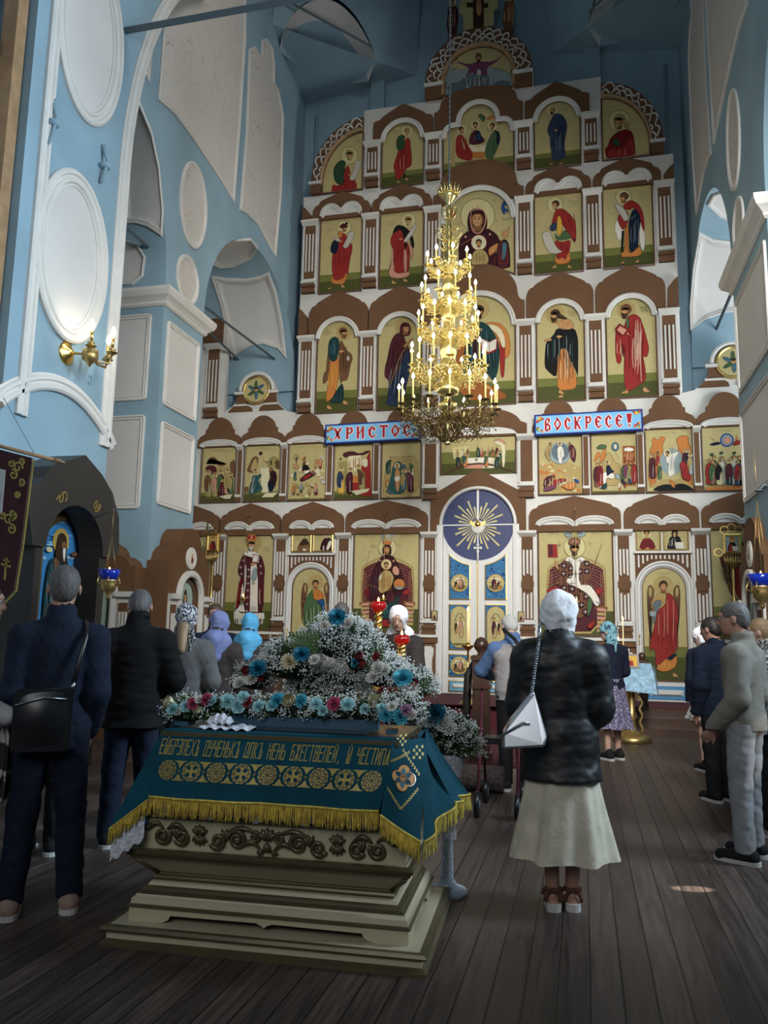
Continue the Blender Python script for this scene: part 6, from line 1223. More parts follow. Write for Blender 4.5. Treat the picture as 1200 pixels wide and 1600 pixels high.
def fringe(f, n, L, name='fringe', v0=1.0, dz=0):
    mb = MB(); rd = random.Random(n)
    mb.tube([f(i/40, v0, .006) for i in range(41)], .006, 6, 'yellow_fringe')
    for i in range(n):
        a = (i+rd.uniform(-.3, .3))/n; a = min(1, max(0, a)); p = f(a, v0, .005); l = L*rd.uniform(.8, 1.05); dx = rd.uniform(-.008, .008); dy = rd.uniform(-.008, .004)
        mb.tube([p, p+SEX*dx*.4-np.array([0, 0, l*.5]), p+SEX*dx+SEY*dy-np.array([0, 0, l])], [.0026, .0032, .0022], 3, 'yellow_fringe', cap=False)
    return mb.build(name, cl)
fringe(front, 330, .085); fringe(wl, 60, .075); fringe(wl2, 60, .07); fringe(wr, 90, .085); fringe(wr2, 60, .08); fringe(wr3, 70, .08)
# lining peeping out under the left wing and lace under the fringe
mb = MB(); mb.grid(lambda a, v: S(-.735+.14*a, .0+.05*a, .47+.07*a-.10*v*(1-.3*a)+.01*math.sin(a*20)*v) if v > .35 else S(-.735+.14*a, .0+.05*a, .53+.05*a-.10*v), 14, 8, 'lace'); mb.build('lace_lining', cl)
mb = MB(); mb.grid(lambda a, v: S(-.72+.13*a, .012+.05*a, .53+.08*a-.07*v), 8, 3, 'royal_blue'); mb.build('blue_lining', cl)
mb = MB(); mb.grid(lambda a, v: S(-.56+1.09*a, .075+.008*math.sin(a*60), .63-(.045+.02*math.sin(a*44)*math.sin(a*17))*v), 120, 2, 'lace'); mb.build('lace_hem', cl)
mb = MB(); mb.grid(lambda a, v: S(.80+.06*a, .34-.03*a, .64-.13*v-.02*math.sin(a*9)), 6, 5, 'lace'); mb.build('lace_hem', cl)
# ---- embroidery
def patch(mb, f, pts, h=.004, m='gold_thread'):
    k = mb.add([f(a, v, h) for a, v in pts]); mb.face(range(k, k+len(pts)), m)
SEGF = {'Е': 'L T M B', 'Г': 'L T', 'О': 'L R T B', 'В': 'L R T M B', 'Б': 'L T M B r', 'Р': 'L T M q', 'З': 'T M B q r', 'Л': 'L R T', 'Х': 'X', 'Ъ': 'I t B r n', 'У': 'l2 R M B', 'Ч': 'u M R', 'Н': 'L R M', 'Ь': 'L M r B', 'К': 'L K', 'Д': 'L R T D', 'Ѣ': 'I c n r B', 'Ж': 'I X', 'С': 'L T B', 'Т': 'I T', 'Й': 'L R d v', 'И': 'L R d', 'Ѧ': 'A I2 M', 'Ѡ': 'L R B I2 v', ',': ','}
def glyph(mb, f, ch, a0, aw, v0, v1):
    H = v1-v0; t = aw*.24; tv = H*.085
    A = lambda x: a0+x*aw; V = lambda y: v1-y*H
    def seg(x0, y0, x1, y1, w=None):
        w = w or t
        if abs(y1-y0) < 1e-6: patch(mb, f, [(A(x0), V(y0)-tv/2), (A(x1), V(y0)-tv/2), (A(x1), V(y0)+tv/2), (A(x0), V(y0)+tv/2)])
        else:
            for s_ in range(3): 
                ya = y0+(y1-y0)*s_/3; yb = y0+(y1-y0)*(s_+1)/3; xa = x0+(x1-x0)*s_/3; xb = x0+(x1-x0)*(s_+1)/3
                patch(mb, f, [(A(xa)-w/2, V(ya)), (A(xb)-w/2, V(yb)), (A(xb)+w/2, V(yb)), (A(xa)+w/2, V(ya))])
    D = {'L': (.12, 0, .12, 1), 'R': (.88, 0, .88, 1), 'T': (0, .96, 1, .96), 'B': (0, .04, 1, .04), 'M': (.1, .55, .9, .55), 'q': (.88, .55, .88, .96), 'r': (.88, .04, .88, .5), 'I': (.5, 0, .5, 1), 'I2': (.5, .04, .5, .6), 't': (0, .96, .5, .96), 'n': (.5, .5, .9, .5), 'l2': (.12, .5, .12, 1), 'u': (.12, .55, .12, 1), 'D': (-.1, .1, 1.1, .1), 'c': (.1, .8, .9, .8), 'd': (.15, .2, .85, .8), 'v': (.3, 1.08, .7, 1.08)}
    for k in SEGF.get(ch, '').split():
        if k in D: seg(*D[k])
        elif k == 'X': seg(.05, 0, .95, 1, t*.8); seg(.95, 0, .05, 1, t*.8)
        elif k == 'K': seg(.2, .5, .9, 1, t*.8); seg(.2, .5, .9, 0, t*.8)
        elif k == 'A': seg(.05, 0, .5, 1, t*.8); seg(.95, 0, .5, 1, t*.8)
        elif k == ',': seg(.4, -.05, .6, .12, t)
txt = 'ЕѠБРЗЛЕХЪ ОУЧЕНЬКЪ ДЛКЪ НЕНЬ БЖЕСТВЕЛЕЙ, Ѡ ЧЕСТИЛѦ'
mb = MB(); n = len(txt); adv = .985/n
for i, ch in enumerate(txt):
    if ch != ' ': glyph(mb, front, ch, .012+i*adv, adv*.80, .13, .36)
mb.build('embroidered_text', cloth)
mb = MB(); rn = 9; bw = .985/rn; v0, v1 = .43, .73; ar_ = .30*.34/(1.185)     # height of the band against its length
def ringp(cx, cv, r0, r1, a0, a1, n=6):
    k = 1.185/.335
    o = [(cx+r1*math.cos(math.radians(a0+(a1-a0)*i/n)), cv+k*r1*math.sin(math.radians(a0+(a1-a0)*i/n))) for i in range(n+1)]
    q = [(cx+r0*math.cos(math.radians(a1+(a0-a1)*i/n)), cv+k*r0*math.sin(math.radians(a1+(a0-a1)*i/n))) for i in range(n+1)]; return o+q
cv = (v0+v1)/2
for i in range(rn):
    cx = .012+(i+.5)*bw; R_ = .040
    for s_ in range(12): patch(mb, front, ringp(cx, cv, R_*.86, R_, s_*30+3, s_*30+27, 3))
    for s_ in range(8): patch(mb, front, ringp(cx, cv, R_*.74, R_*.80, s_*45, s_*45+45, 3))
    k = 1.185/.335
    if i % 2 == 0:
        for s_ in range(8):
            a = math.radians(s_*45); b = math.radians(s_*45+16); c = math.radians(s_*45-16); rr = R_*.68
            patch(mb, front, [(cx+rr*.12*math.cos(a), cv+k*rr*.12*math.sin(a)), (cx+rr*.62*math.cos(b), cv+k*rr*.62*math.sin(b)), (cx+rr*math.cos(a), cv+k*rr*math.sin(a)), (cx+rr*.62*math.cos(c), cv+k*rr*.62*math.sin(c))])
            d = math.radians(s_*45+22.5); patch(mb, front, [(cx+rr*.75*math.cos(d-.12), cv+k*rr*.75*math.sin(d-.12)), (cx+rr*math.cos(d-.25), cv+k*rr*math.sin(d-.25)), (cx+rr*math.cos(d+.25), cv+k*rr*math.sin(d+.25)), (cx+rr*.75*math.cos(d+.12), cv+k*rr*.75*math.sin(d+.12))])
    else:
        for dx, dy in ((1, 0), (-1, 0), (0, 1), (0, -1)):
            L_ = R_*.66; w_ = R_*.14
            q = [(0, -w_), (L_*.75, -w_), (L_*.75, -w_*2), (L_, -w_*2), (L_, w_*2), (L_*.75, w_*2), (L_*.75, w_), (0, w_)]
            patch(mb, front, [(cx+a*dx-b*dy, cv+k*(a*dy+b*dx)) for a, b in q], .0042)
    for sy in (-1, 1):        # leaves between roundels
        x = .012+(i+1)*bw
        if i < rn-1:
            patch(mb, front, [(x, cv+sy*k*.010), (x+.014, cv+sy*k*.032), (x+.030, cv+sy*k*.040), (x-.030, cv+sy*k*.040), (x-.014, cv+sy*k*.032)]); patch(mb, front, ringp(x, cv, 0.001, .006, 0, 360, 6))
mb.build('embroidered_band', cloth)
# medallion, twisted border and corner squares on the right wing, part of the same on the left
mb = MB(); ca, cvv = .44, .44; A_ = 5.2
def wrp(x, y): return (ca+x*5.3, cvv-y*2.6)
def wp(pts, h, m, c=None):
    k = mb.add([wr(*wrp(x, y), h) for x, y in pts]); mb.face(range(k, k+len(pts)), m, c)
quat = lambda r, s: [(s*(r*(.72+.28*abs(math.cos(2*t)))*math.cos(t)), s*(r*(.72+.28*abs(math.cos(2*t)))*math.sin(t))) for t in np.linspace(0, 2*PI, 41)[:-1]]
wp(quat(.060, 1.0), .004, 'black_glass_and_shade'); wp(quat(.057, 1.0), .005, 'paint', lin('c98f5a')); wp(quat(.050, 1.0), .0058, 'paint', lin('d9a56c'))
for a in range(0, 360, 60): a_ = math.radians(a+30); wp([(x*math.cos(a_)-y*math.sin(a_), x*math.sin(a_)+y*math.cos(a_)) for x, y in ((.006, .006), (.030, .014), (.046, .004), (.03, -.01), (.006, -.006))], .0066, 'paint', lin(['3a5866', '52707c', '2c4654'][a//60 % 3]))
wp(arc(0, 0, .016, 0, 360, 14)[:-1], .0074, 'paint', lin('b08050')); wp(arc(0, .002, .009, 0, 360, 12)[:-1], .008, 'paint', lin('3a2418')); wp(arc(0, -.001, .0065, 0, 360, 12)[:-1], .0086, 'paint', lin('c49468')); mb.build('seraph_medallion', cloth)
mb = MB()
for (x0, y0, x1, y1) in ((-.075, .06, .02, .115), (.075, -.03, .01, -.13), (-.07, -.07, .01, -.13), (-.02, .125, .075, .02)):
    for k in range(9):
        t = (k+.5)/9; x = x0+(x1-x0)*t; y = y0+(y1-y0)*t
        for s_ in (-1, 1): wp([(x-.006, y+s_*.004), (x, y+s_*.008), (x+.006, y+s_*.003), (x, y-s_*.001)], .004, 'gold_thread')
for cx_, cy_ in ((-.03, .17), (.065, .115)):
    for a in range(4):
        for b in range(4):
            if (a+b) % 2 == 0: wp(rect(cx_-.03+a*.015, cx_-.018+a*.015, cy_-.03+b*.015, cy_-.018+b*.015), .004, 'gold_thread')
for k in range(14):
    t = k/13; f = wl2; patch(mb, f, [(.62+.1*math.cos(t*6.28), .42+.22*math.sin(t*6.28)), (.66+.1*math.cos(t*6.28), .44+.22*math.sin(t*6.28)), (.64+.14*math.cos(t*6.28+.3), .42+.3*math.sin(t*6.28+.3))], .004)
mb.build('embroidered_border', cloth)
# folded lace cloth lying on the slab
mb = MB(); mb.grid(lambda a, v: S(-.44+.27*a+.02*math.sin(v*4), .24+.16*v, .966+.016*math.sin(PI*v)*(.6+.4*math.sin(a*11))+.006*math.sin(a*30+v*9)), 26, 10, 'lace'); mb.grid(lambda a, v: S(-.42+.14*a, .30+.10*v, .985+.045*math.sin(PI*min(1, a*.9+.1))*math.sin(PI*v)+.008*math.sin(a*26)), 14, 8, 'lace')
o = mb.build('folded_lace_cloth', origin=tuple(S(-.3, .3, .962))); tag(o, 'crumpled white lace cloth lying on the top of the teal-draped stand', 'cloth')
# ---------------------------------------------------------------- flowers
FP = {}
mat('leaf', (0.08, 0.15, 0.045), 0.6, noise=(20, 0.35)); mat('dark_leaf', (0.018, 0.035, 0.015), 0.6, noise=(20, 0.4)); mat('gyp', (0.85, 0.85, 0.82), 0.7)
for nm, cc in (('white', 'e6e4dc'), ('teal', '4fb0c4'), ('deep_teal', '1f7f9a'), ('pink', 'b84a6a'), ('red', '8c2c34'), ('cream', 'ddd3b0'), ('ice', 'a9d8dc'), ('lilac', 'b08aa8')): mat('petal_'+nm, lin(cc), 0.65)
def chrys(col, R=.045, rows=5, n=15):
    mb = MB(); rd = random.Random(2)
    for i in range(rows):
        t = i/(rows-1); el = math.radians(12+70*t); L_ = R*(1-.45*t); w_ = R*.16
        for k in range(int(n*(1-.35*t))):
            a = 2*PI*(k+.5*(i % 2)+rd.uniform(-.2, .2))/int(n*(1-.35*t)); d = np.array([math.cos(a)*math.cos(el), math.sin(a)*math.cos(el), math.sin(el)]); s_ = np.array([-math.sin(a), math.cos(a), 0]); b = np.array([0, 0, R*.1*t])
            q = mb.add([b, b+d*L_*.55+s_*w_, b+d*L_*1.0+s_*w_*.6+np.array([0, 0, R*.1]), b+d*L_*1.05-s_*w_*.6+np.array([0, 0, R*.1]), b+d*L_*.55-s_*w_]); mb.face((q, q+1, q+2, q+3, q+4), col, None, True)
    return mb
def ruffle(col, R=.035):
    mb = MB(); rd = random.Random(6)
    for i in range(5):
        r = R*(1-.18*i)
        mb.grid(lambda u, v, r=r, i=i: np.array([math.cos(2*PI*u)*r*(.25+.75*v), math.sin(2*PI*u)*r*(.25+.75*v), R*(.15+.15*i)*v+R*.22*v*math.sin(u*2*PI*(7+i)+i)]), 26, 2, col)
    return mb
def rosebud(col, R=.032):
    mb = MB()
    for i in range(6):
        a0 = i*2.4; r = R*(1-.12*i)
        mb.grid(lambda u, v, r=r, a0=a0, i=i: np.array([math.cos(a0+u*2.8)*r*(.5+.5*math.sin(v*1.9)), math.sin(a0+u*2.8)*r*(.5+.5*math.sin(v*1.9)), R*(-.4+1.3*v+.06*i)]), 8, 4, col)
    return mb
BL = {}
def bloom(kind, col):
    k = kind+col
    if k not in BL:
        mb = {'chrysanthemum': chrys, 'carnation': ruffle, 'rose': rosebud}[kind]('petal_'+col)
        o = mb.build(kind); BL[k] = o.data; bpy.data.objects.remove(o)
    return BL[k]
def put_bloom(kind, col, parent, loc, nrm, sc=1.0):
    o = bpy.data.objects.new(kind, bloom(kind, col)); COL.objects.link(o); o.parent = parent
    o.location = Vector(loc)-parent_world(parent); o.rotation_euler = Vector(nrm).to_track_quat('Z', 'Y').to_euler(); o.scale = (sc, sc, sc); return o
def octa(mb, c, r, m):
    k = mb.add([c+np.array(q)*r for q in ((1, 0, 0), (-1, 0, 0), (0, 1, 0), (0, -1, 0), (0, 0, 1), (0, 0, -1))])
    for q in ((0, 2, 4), (2, 1, 4), (1, 3, 4), (3, 0, 4), (2, 0, 5), (1, 2, 5), (3, 1, 5), (0, 3, 5)): mb.face(tuple(k+i for i in q), m, None, True)
def bouquet(name, label, c, blobs, gyp, leaves, blooms, group=None, dark=False, long_leaf=True, pot=None):
    """blobs: list of (centre, radii) ellipsoids that carry the flowers"""
    t = thing(name, label, 'flowers', tuple(c), group); rd = random.Random(len(label)); V = np.array
    def surf(b, up=.0):
        C_, R_ = b
        while True:
            v = V([rd.gauss(0, 1), rd.gauss(0, 1), rd.gauss(0, 1)]); v /= np.linalg.norm(v)
            if v[2] > -.35: break
        return V(C_)+v*V(R_), v
    def pick(): return blobs[rd.choices(range(len(blobs)), [b[1][0]*b[1][2] for b in blobs])[0]]
    mb = MB()
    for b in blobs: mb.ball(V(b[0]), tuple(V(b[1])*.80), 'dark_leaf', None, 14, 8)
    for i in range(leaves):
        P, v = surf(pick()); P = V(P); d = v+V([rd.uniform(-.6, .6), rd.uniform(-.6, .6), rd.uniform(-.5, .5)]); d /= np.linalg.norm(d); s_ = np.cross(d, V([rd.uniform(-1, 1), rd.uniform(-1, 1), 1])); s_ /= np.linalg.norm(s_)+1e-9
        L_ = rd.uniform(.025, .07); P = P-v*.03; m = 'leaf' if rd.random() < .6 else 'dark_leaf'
        if rd.random() < .5:
            q = mb.add([P, P+d*L_*.5+s_*L_*.12, P+d*L_, P+d*L_*.5-s_*L_*.12]); mb.face((q, q+1, q+2, q+3), m)
        else:
            for j in range(7):
                t_ = j/7; Q = P+d*L_*1.3*t_
                for sg in (-1, 1): q = mb.add([Q, Q+s_*sg*L_*.28*(1-t_*.7)+d*L_*.12, Q+d*L_*.06]); mb.face((q, q+1, q+2), m)
    o = mb.build('foliage', t); o['kind'] = 'stuff'
    if gyp:
        mb = MB()
        for i in range(gyp//9):
            P, v = surf(pick()); cc = V(P)+v*rd.uniform(-.01, .03)
            for j in range(9): octa(mb, cc+V([rd.gauss(0, .014), rd.gauss(0, .014), rd.gauss(0, .012)]), rd.uniform(.0032, .0062), 'gyp')
        o = mb.build('gypsophila', t); o['kind'] = 'stuff'
    for kind, col, P, nrm, sc in blooms: put_bloom(kind, col, t, P, nrm, sc)
    if pot: pot(t)
    return t
def on_s(px, py, s):      # pixel to a point on the plane parallel to the stand's front, s behind its foot
    o, d = ray(px, py); t = (s-(o-SO)@SEY)/(d@SEY); return o+d*t
Fd = (-.1, -.85, .5)
def fl(lst, s):
    out = []
    for kind, col, px, py, sc in lst: out.append((kind, col, on_s(px, py, s-.0), (random.uniform(-.4, .4), -.8, random.uniform(.3, .8)), sc))
    return out
def blob(px, py, s, rx, ry, rz): return (on_s(px, py, s), (rx, ry, rz))
C_, K_, R_ = 'chrysanthemum', 'carnation', 'rose'
def potbox(px0, px1, py0, py1, s, m='royal_blue'):
    def f(t):
        a = on_s(px0, py1, s); b = on_s(px1, py0, s); mb = MB(); x0 = (a-SO)@SEX; x1 = (b-SO)@SEX; mb.box(x0, x1, s-.03, s+.06, .962, b[2], m, None, SF); mb.build('flower_holder', t)
    return f
mat('pot_blue', (0.03, 0.10, 0.16), 0.5)
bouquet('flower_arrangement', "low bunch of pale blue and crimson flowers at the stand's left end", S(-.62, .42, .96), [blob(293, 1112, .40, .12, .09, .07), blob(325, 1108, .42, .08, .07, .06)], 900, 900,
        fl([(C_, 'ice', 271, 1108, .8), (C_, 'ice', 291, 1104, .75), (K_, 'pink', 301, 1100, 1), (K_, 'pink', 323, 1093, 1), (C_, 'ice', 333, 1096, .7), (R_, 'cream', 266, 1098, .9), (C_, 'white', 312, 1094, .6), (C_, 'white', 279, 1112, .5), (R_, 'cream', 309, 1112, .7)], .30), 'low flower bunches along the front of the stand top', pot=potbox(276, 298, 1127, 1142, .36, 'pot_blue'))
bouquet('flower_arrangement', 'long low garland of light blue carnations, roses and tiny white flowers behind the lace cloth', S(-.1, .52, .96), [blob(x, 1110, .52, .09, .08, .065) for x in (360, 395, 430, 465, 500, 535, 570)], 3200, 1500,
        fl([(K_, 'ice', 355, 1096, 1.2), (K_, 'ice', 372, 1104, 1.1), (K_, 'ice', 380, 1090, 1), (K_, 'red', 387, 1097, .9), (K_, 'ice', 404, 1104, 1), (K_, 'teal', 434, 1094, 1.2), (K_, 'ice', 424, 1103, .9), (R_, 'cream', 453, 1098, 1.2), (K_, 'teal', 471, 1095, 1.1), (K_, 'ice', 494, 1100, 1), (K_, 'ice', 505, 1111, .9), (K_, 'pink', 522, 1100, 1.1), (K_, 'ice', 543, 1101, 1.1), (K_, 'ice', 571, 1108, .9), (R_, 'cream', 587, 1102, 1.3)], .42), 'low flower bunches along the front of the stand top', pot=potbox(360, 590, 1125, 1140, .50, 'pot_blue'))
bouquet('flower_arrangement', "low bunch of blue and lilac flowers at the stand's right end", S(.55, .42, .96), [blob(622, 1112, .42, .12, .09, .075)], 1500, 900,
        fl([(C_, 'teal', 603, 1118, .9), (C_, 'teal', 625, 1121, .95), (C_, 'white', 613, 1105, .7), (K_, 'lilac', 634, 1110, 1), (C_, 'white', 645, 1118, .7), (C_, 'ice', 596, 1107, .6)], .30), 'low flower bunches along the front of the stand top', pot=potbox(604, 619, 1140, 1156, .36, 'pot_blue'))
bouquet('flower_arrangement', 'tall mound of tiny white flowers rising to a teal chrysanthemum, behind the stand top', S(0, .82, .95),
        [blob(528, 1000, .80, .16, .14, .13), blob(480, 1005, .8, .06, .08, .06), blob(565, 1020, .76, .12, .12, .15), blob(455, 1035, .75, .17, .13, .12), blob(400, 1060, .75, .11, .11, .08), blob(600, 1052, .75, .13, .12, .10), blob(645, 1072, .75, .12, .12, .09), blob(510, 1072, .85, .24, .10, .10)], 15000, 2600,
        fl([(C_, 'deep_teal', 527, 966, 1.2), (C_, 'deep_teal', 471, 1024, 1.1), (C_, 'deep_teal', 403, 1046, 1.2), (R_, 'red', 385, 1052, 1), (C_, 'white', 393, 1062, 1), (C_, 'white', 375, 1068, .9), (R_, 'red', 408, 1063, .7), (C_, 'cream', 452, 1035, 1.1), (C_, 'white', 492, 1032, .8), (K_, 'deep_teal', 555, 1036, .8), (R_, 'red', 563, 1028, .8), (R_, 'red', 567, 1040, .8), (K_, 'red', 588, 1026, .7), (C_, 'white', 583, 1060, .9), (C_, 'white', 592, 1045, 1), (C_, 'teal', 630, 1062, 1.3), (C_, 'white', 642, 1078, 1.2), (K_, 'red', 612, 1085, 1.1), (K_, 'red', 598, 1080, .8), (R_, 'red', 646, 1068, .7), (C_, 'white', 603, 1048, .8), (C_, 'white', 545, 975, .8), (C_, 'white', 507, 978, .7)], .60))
# fern fronds sticking out of the mound
mb = MB()
for (x0, y0, x1, y1, n) in ((500, 1000, 452, 992, 9), (500, 1010, 455, 1008, 9), (550, 990, 552, 968, 6), (570, 1050, 600, 1012, 9), (645, 1090, 672, 1060, 8)):
    a = on_s(x0, y0, .66); b = on_s(x1, y1, .60); d = b-a; L_ = np.linalg.norm(d); d /= L_; s_ = np.cross(d, SEY); mb.tube([a, b], .002, 4, 'leaf')
    for j in range(n):
        t = j/n; Q = a+d*L_*t
        for sg in (-1, 1): w_ = L_*.32*(1-t*.75); q = mb.add([Q, Q+s_*sg*w_+d*.02, Q+s_*sg*w_*.9+d*.028, Q+d*.018]); mb.face((q, q+1, q+2, q+3), 'leaf')
o = mb.build('fern_fronds', origin=tuple(S(0, .7, 1.15))); tag(o, 'green fern fronds poking out of the tall white flower mound', 'leaves', kind='stuff')
# the bouquet in a white urn to the right of the stand
vb = on_s(700, 1160, 1.15); vx = (vb-SO)@SEX
def urn(t):
    mb = MB(); p = S(vx, 1.15, 0)
    mb.lathe(p, [(.11, 0), (.11, .03), (.06, .05), (.035, .09), (.03, .35), (.04, .40), (.03, .44), (.035, .55), (.06, .60), (.085, .68), (.09, .74), (.10, .76), (.085, .77)], 18, 'lace'); mb.build('urn_stand', t)
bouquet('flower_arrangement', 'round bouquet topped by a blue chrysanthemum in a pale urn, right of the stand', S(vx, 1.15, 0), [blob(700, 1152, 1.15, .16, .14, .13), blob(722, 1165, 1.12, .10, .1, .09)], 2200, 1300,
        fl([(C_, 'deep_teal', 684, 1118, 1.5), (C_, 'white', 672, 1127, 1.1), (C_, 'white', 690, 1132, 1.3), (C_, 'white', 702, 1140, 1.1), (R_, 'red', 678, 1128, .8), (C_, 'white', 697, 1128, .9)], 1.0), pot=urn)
# ================================================================== CHANDELIER
CX, CY = -1.9, 11.42
ch = thing('chandelier', 'great tiered gilt chandelier of electric candles hanging before the iconostasis', 'chandelier', (CX, CY, 4.2))
mat('gilt', (0.84, 0.70, 0.30), 0.3, metal=1.0, noise=(25, 0.15)); mat('gilt_shaded', (0.20, 0.145, 0.06), 0.38, metal=0.9, noise=(20, 0.2)); mat('candle_tube', (0.75, 0.62, 0.22), 0.45)  # second gilt is darkened: shade of the unlit bottom tier put into its colour
mb = MB(); mb.lathe((CX, CY, 0), [(.03, 4.22), (.06, 4.26), (.02, 4.30), (.05, 4.72), (.13, 4.78), (.14, 4.86), (.06, 4.90), (.05, 4.97), (.16, 5.02), (.17, 5.10), (.14, 5.18), (.09, 5.24), (.06, 5.3), (.18, 5.36), (.19, 5.42), (.13, 5.48), (.10, 5.56), (.13, 5.66), (.13, 5.78), (.09, 5.84), (.15, 5.92), (.16, 5.98), (.09, 6.04), (.10, 6.18), (.12, 6.3), (.07, 6.36), (.15, 6.44), (.16, 6.50), (.07, 6.56), (.09, 6.68), (.11, 6.80), (.04, 6.88), (.04, 6.92), (.13, 7.02), (.14, 7.10), (.06, 7.14), (.10, 7.24), (.02, 7.30), (.035, 7.45), (.055, 7.6), (.03, 7.75), (.05, 7.88), (.025, 8.02), (.05, 8.08), (.11, 8.16), (.14, 8.22), (.02, 8.24)], 20, 'gilt'); mb.build('central_stem', ch)
mb = MB()     # openwork ball at the bottom
for k in range(12):
    a = 2*PI*k/12; mb.tube([(CX+.19*math.sin(t)*math.cos(a+.25*math.sin(t*2)), CY+.19*math.sin(t)*math.sin(a+.25*math.sin(t*2)), 4.47-.20*math.cos(t)) for t in np.linspace(.05, PI-.05, 11)], .011, 5, 'gilt_shaded')
    mb.tube([(CX+.19*math.sin(t)*math.cos(a-.4*math.sin(t*3)), CY+.19*math.sin(t)*math.sin(a-.4*math.sin(t*3)), 4.47-.20*math.cos(t)) for t in np.linspace(.1, PI-.2, 11)], .008, 4, 'gilt_shaded')
mb.build('openwork_ball', ch)
mb = MB()
for k in range(14):
    a = 2*PI*k/14; ca, sa = math.cos(a), math.sin(a); mb.tube([(CX+.13*ca, CY+.13*sa, 8.20), (CX+.17*ca, CY+.17*sa, 8.27), (CX+.19*ca, CY+.19*sa, 8.33)], [.012, .010, .004], 5, 'gilt')
    mb.tube([(CX+.13*math.cos(a+.2), CY+.13*math.sin(a+.2), 8.2), (CX+.13*math.cos(a+.2), CY+.13*math.sin(a+.2), 8.38)], [.012, .003], 5, 'gilt')
for k in range(9):
    a = 2*PI*k/9
    for zz, r in ((7.55, .17), (7.38, .12), (7.9, .08)): mb.tube([(CX+math.cos(a)*(.04+r*math.sin(t)), CY+math.sin(a)*(.04+r*math.sin(t)), zz-.10*math.cos(t*1.3)) for t in np.linspace(0, PI, 8)], .008, 4, 'gilt')
mb.build('crown', ch)
mb = MB(); z = 8.3; rd = random.Random(3)
while z < 17.9:
    mb.tube([(CX, CY, z), (CX, CY, z+.05)], [.012, .012], 5, 'iron'); mb.ball((CX, CY, z+.065), (.022, .022, .022), 'iron', None, 6, 4); z += .09
o = mb.build('chain', ch)
def arm_meshes(R, drop, big, m):
    """a curling bracket with drip cup at radius R; cup level z=0"""
    mb = MB(); s = R/.73
    def T(pts, w): mb.tube([(a, b, c) for a, b, c in pts], w, 5, m)
    # main S curve from the stem out to the cup
    T([(.05+(R-.05)*t, .0, -drop*math.sin(PI*t*.5+.0)*(1-t)*2.2-.03) for t in np.linspace(0, 1, 12)], .010)
    for (cx_, cz_, r_, a0, tn, sg) in ((R*.80, -.09*s-.03, .085*s+.02, 0, 1.5, 1), (R*.52, -.15*s-.03, .085*s+.02, 90, 1.5, -1), (R*.66, -.26*s*big, .07*s+.01, 40, 1.4, 1), (R*.90, -.20*s*big, .055*s+.01, 200, 1.3, -1)):
        pts = []
        for i in range(15): t = i/14; rr = r_*(1-.8*t); a = math.radians(a0+sg*tn*360*t); pts.append((cx_+rr*math.cos(a), .02*math.sin(t*7+cx_*9), cz_+rr*math.sin(a)))
        T(pts, [.009]*8+[.007]*7)
        for k in range(3): a = a0+k*1.6; mb.tube([(cx_+r_*math.cos(a), 0, cz_+r_*math.sin(a)), (cx_+r_*1.3*math.cos(a+.3), .03, cz_+r_*1.3*math.sin(a+.3)), (cx_+r_*1.5*math.cos(a+.1), .05, cz_+r_*1.45*math.sin(a+.1))], [.008, .011, .002], 4, m)
    T([(R, 0, -.10), (R+.01, 0, -.05), (R, 0, 0)], [.008, .018, .012])
    mb.lathe((R, 0, 0), [(.015, -.03), (.062, -.004), (.066, .004), (.02, .008)], 12, m)
    a_ = mb.build('arm'); md = a_.data; bpy.data.objects.remove(a_); return md
def shared(mb, nm): o = mb.build(nm); d = o.data; bpy.data.objects.remove(o); return d
def candle_mesh(h): mb = MB(); mb.lathe((0, 0, 0), [(.013, 0), (.0125, h)], 8, 'candle_tube'); return shared(mb, 'candle')
mbb = MB(); mbb.lathe((0, 0, 0), [(.008, 0), (.017, .015), (.024, .03), (.016, .055), (.003, .085)], 7, 'bulb'); bulbd = shared(mbb, 'bulb')
for (z, R, n, ch_, dr, big, m, off) in ((4.78, .73, 16, .30, .22, 1.25, 'gilt_shaded', .2), (5.42, .56, 14, .27, .16, 1.0, 'gilt', .0), (6.02, .45, 12, .23, .12, .9, 'gilt', .22), (6.50, .41, 10, .22, .11, .9, 'gilt', .1), (7.04, .33, 8, .14, .10, .9, 'gilt', .35)):
    am = arm_meshes(R, dr, big, m); cm = candle_mesh(ch_)
    for k in range(n):
        a = 2*PI*k/n+off
        o = bpy.data.objects.new('arm', am); COL.objects.link(o); o.parent = ch; o.location = (0, 0, z-4.2); o.rotation_euler = (0, 0, a)
        c = bpy.data.objects.new('candle', cm); COL.objects.link(c); c.parent = o; c.location = (R, 0, 0)
        b = bpy.data.objects.new('bulb', bulbd); COL.objects.link(b); b.parent = o; b.location = (R, 0, ch_)
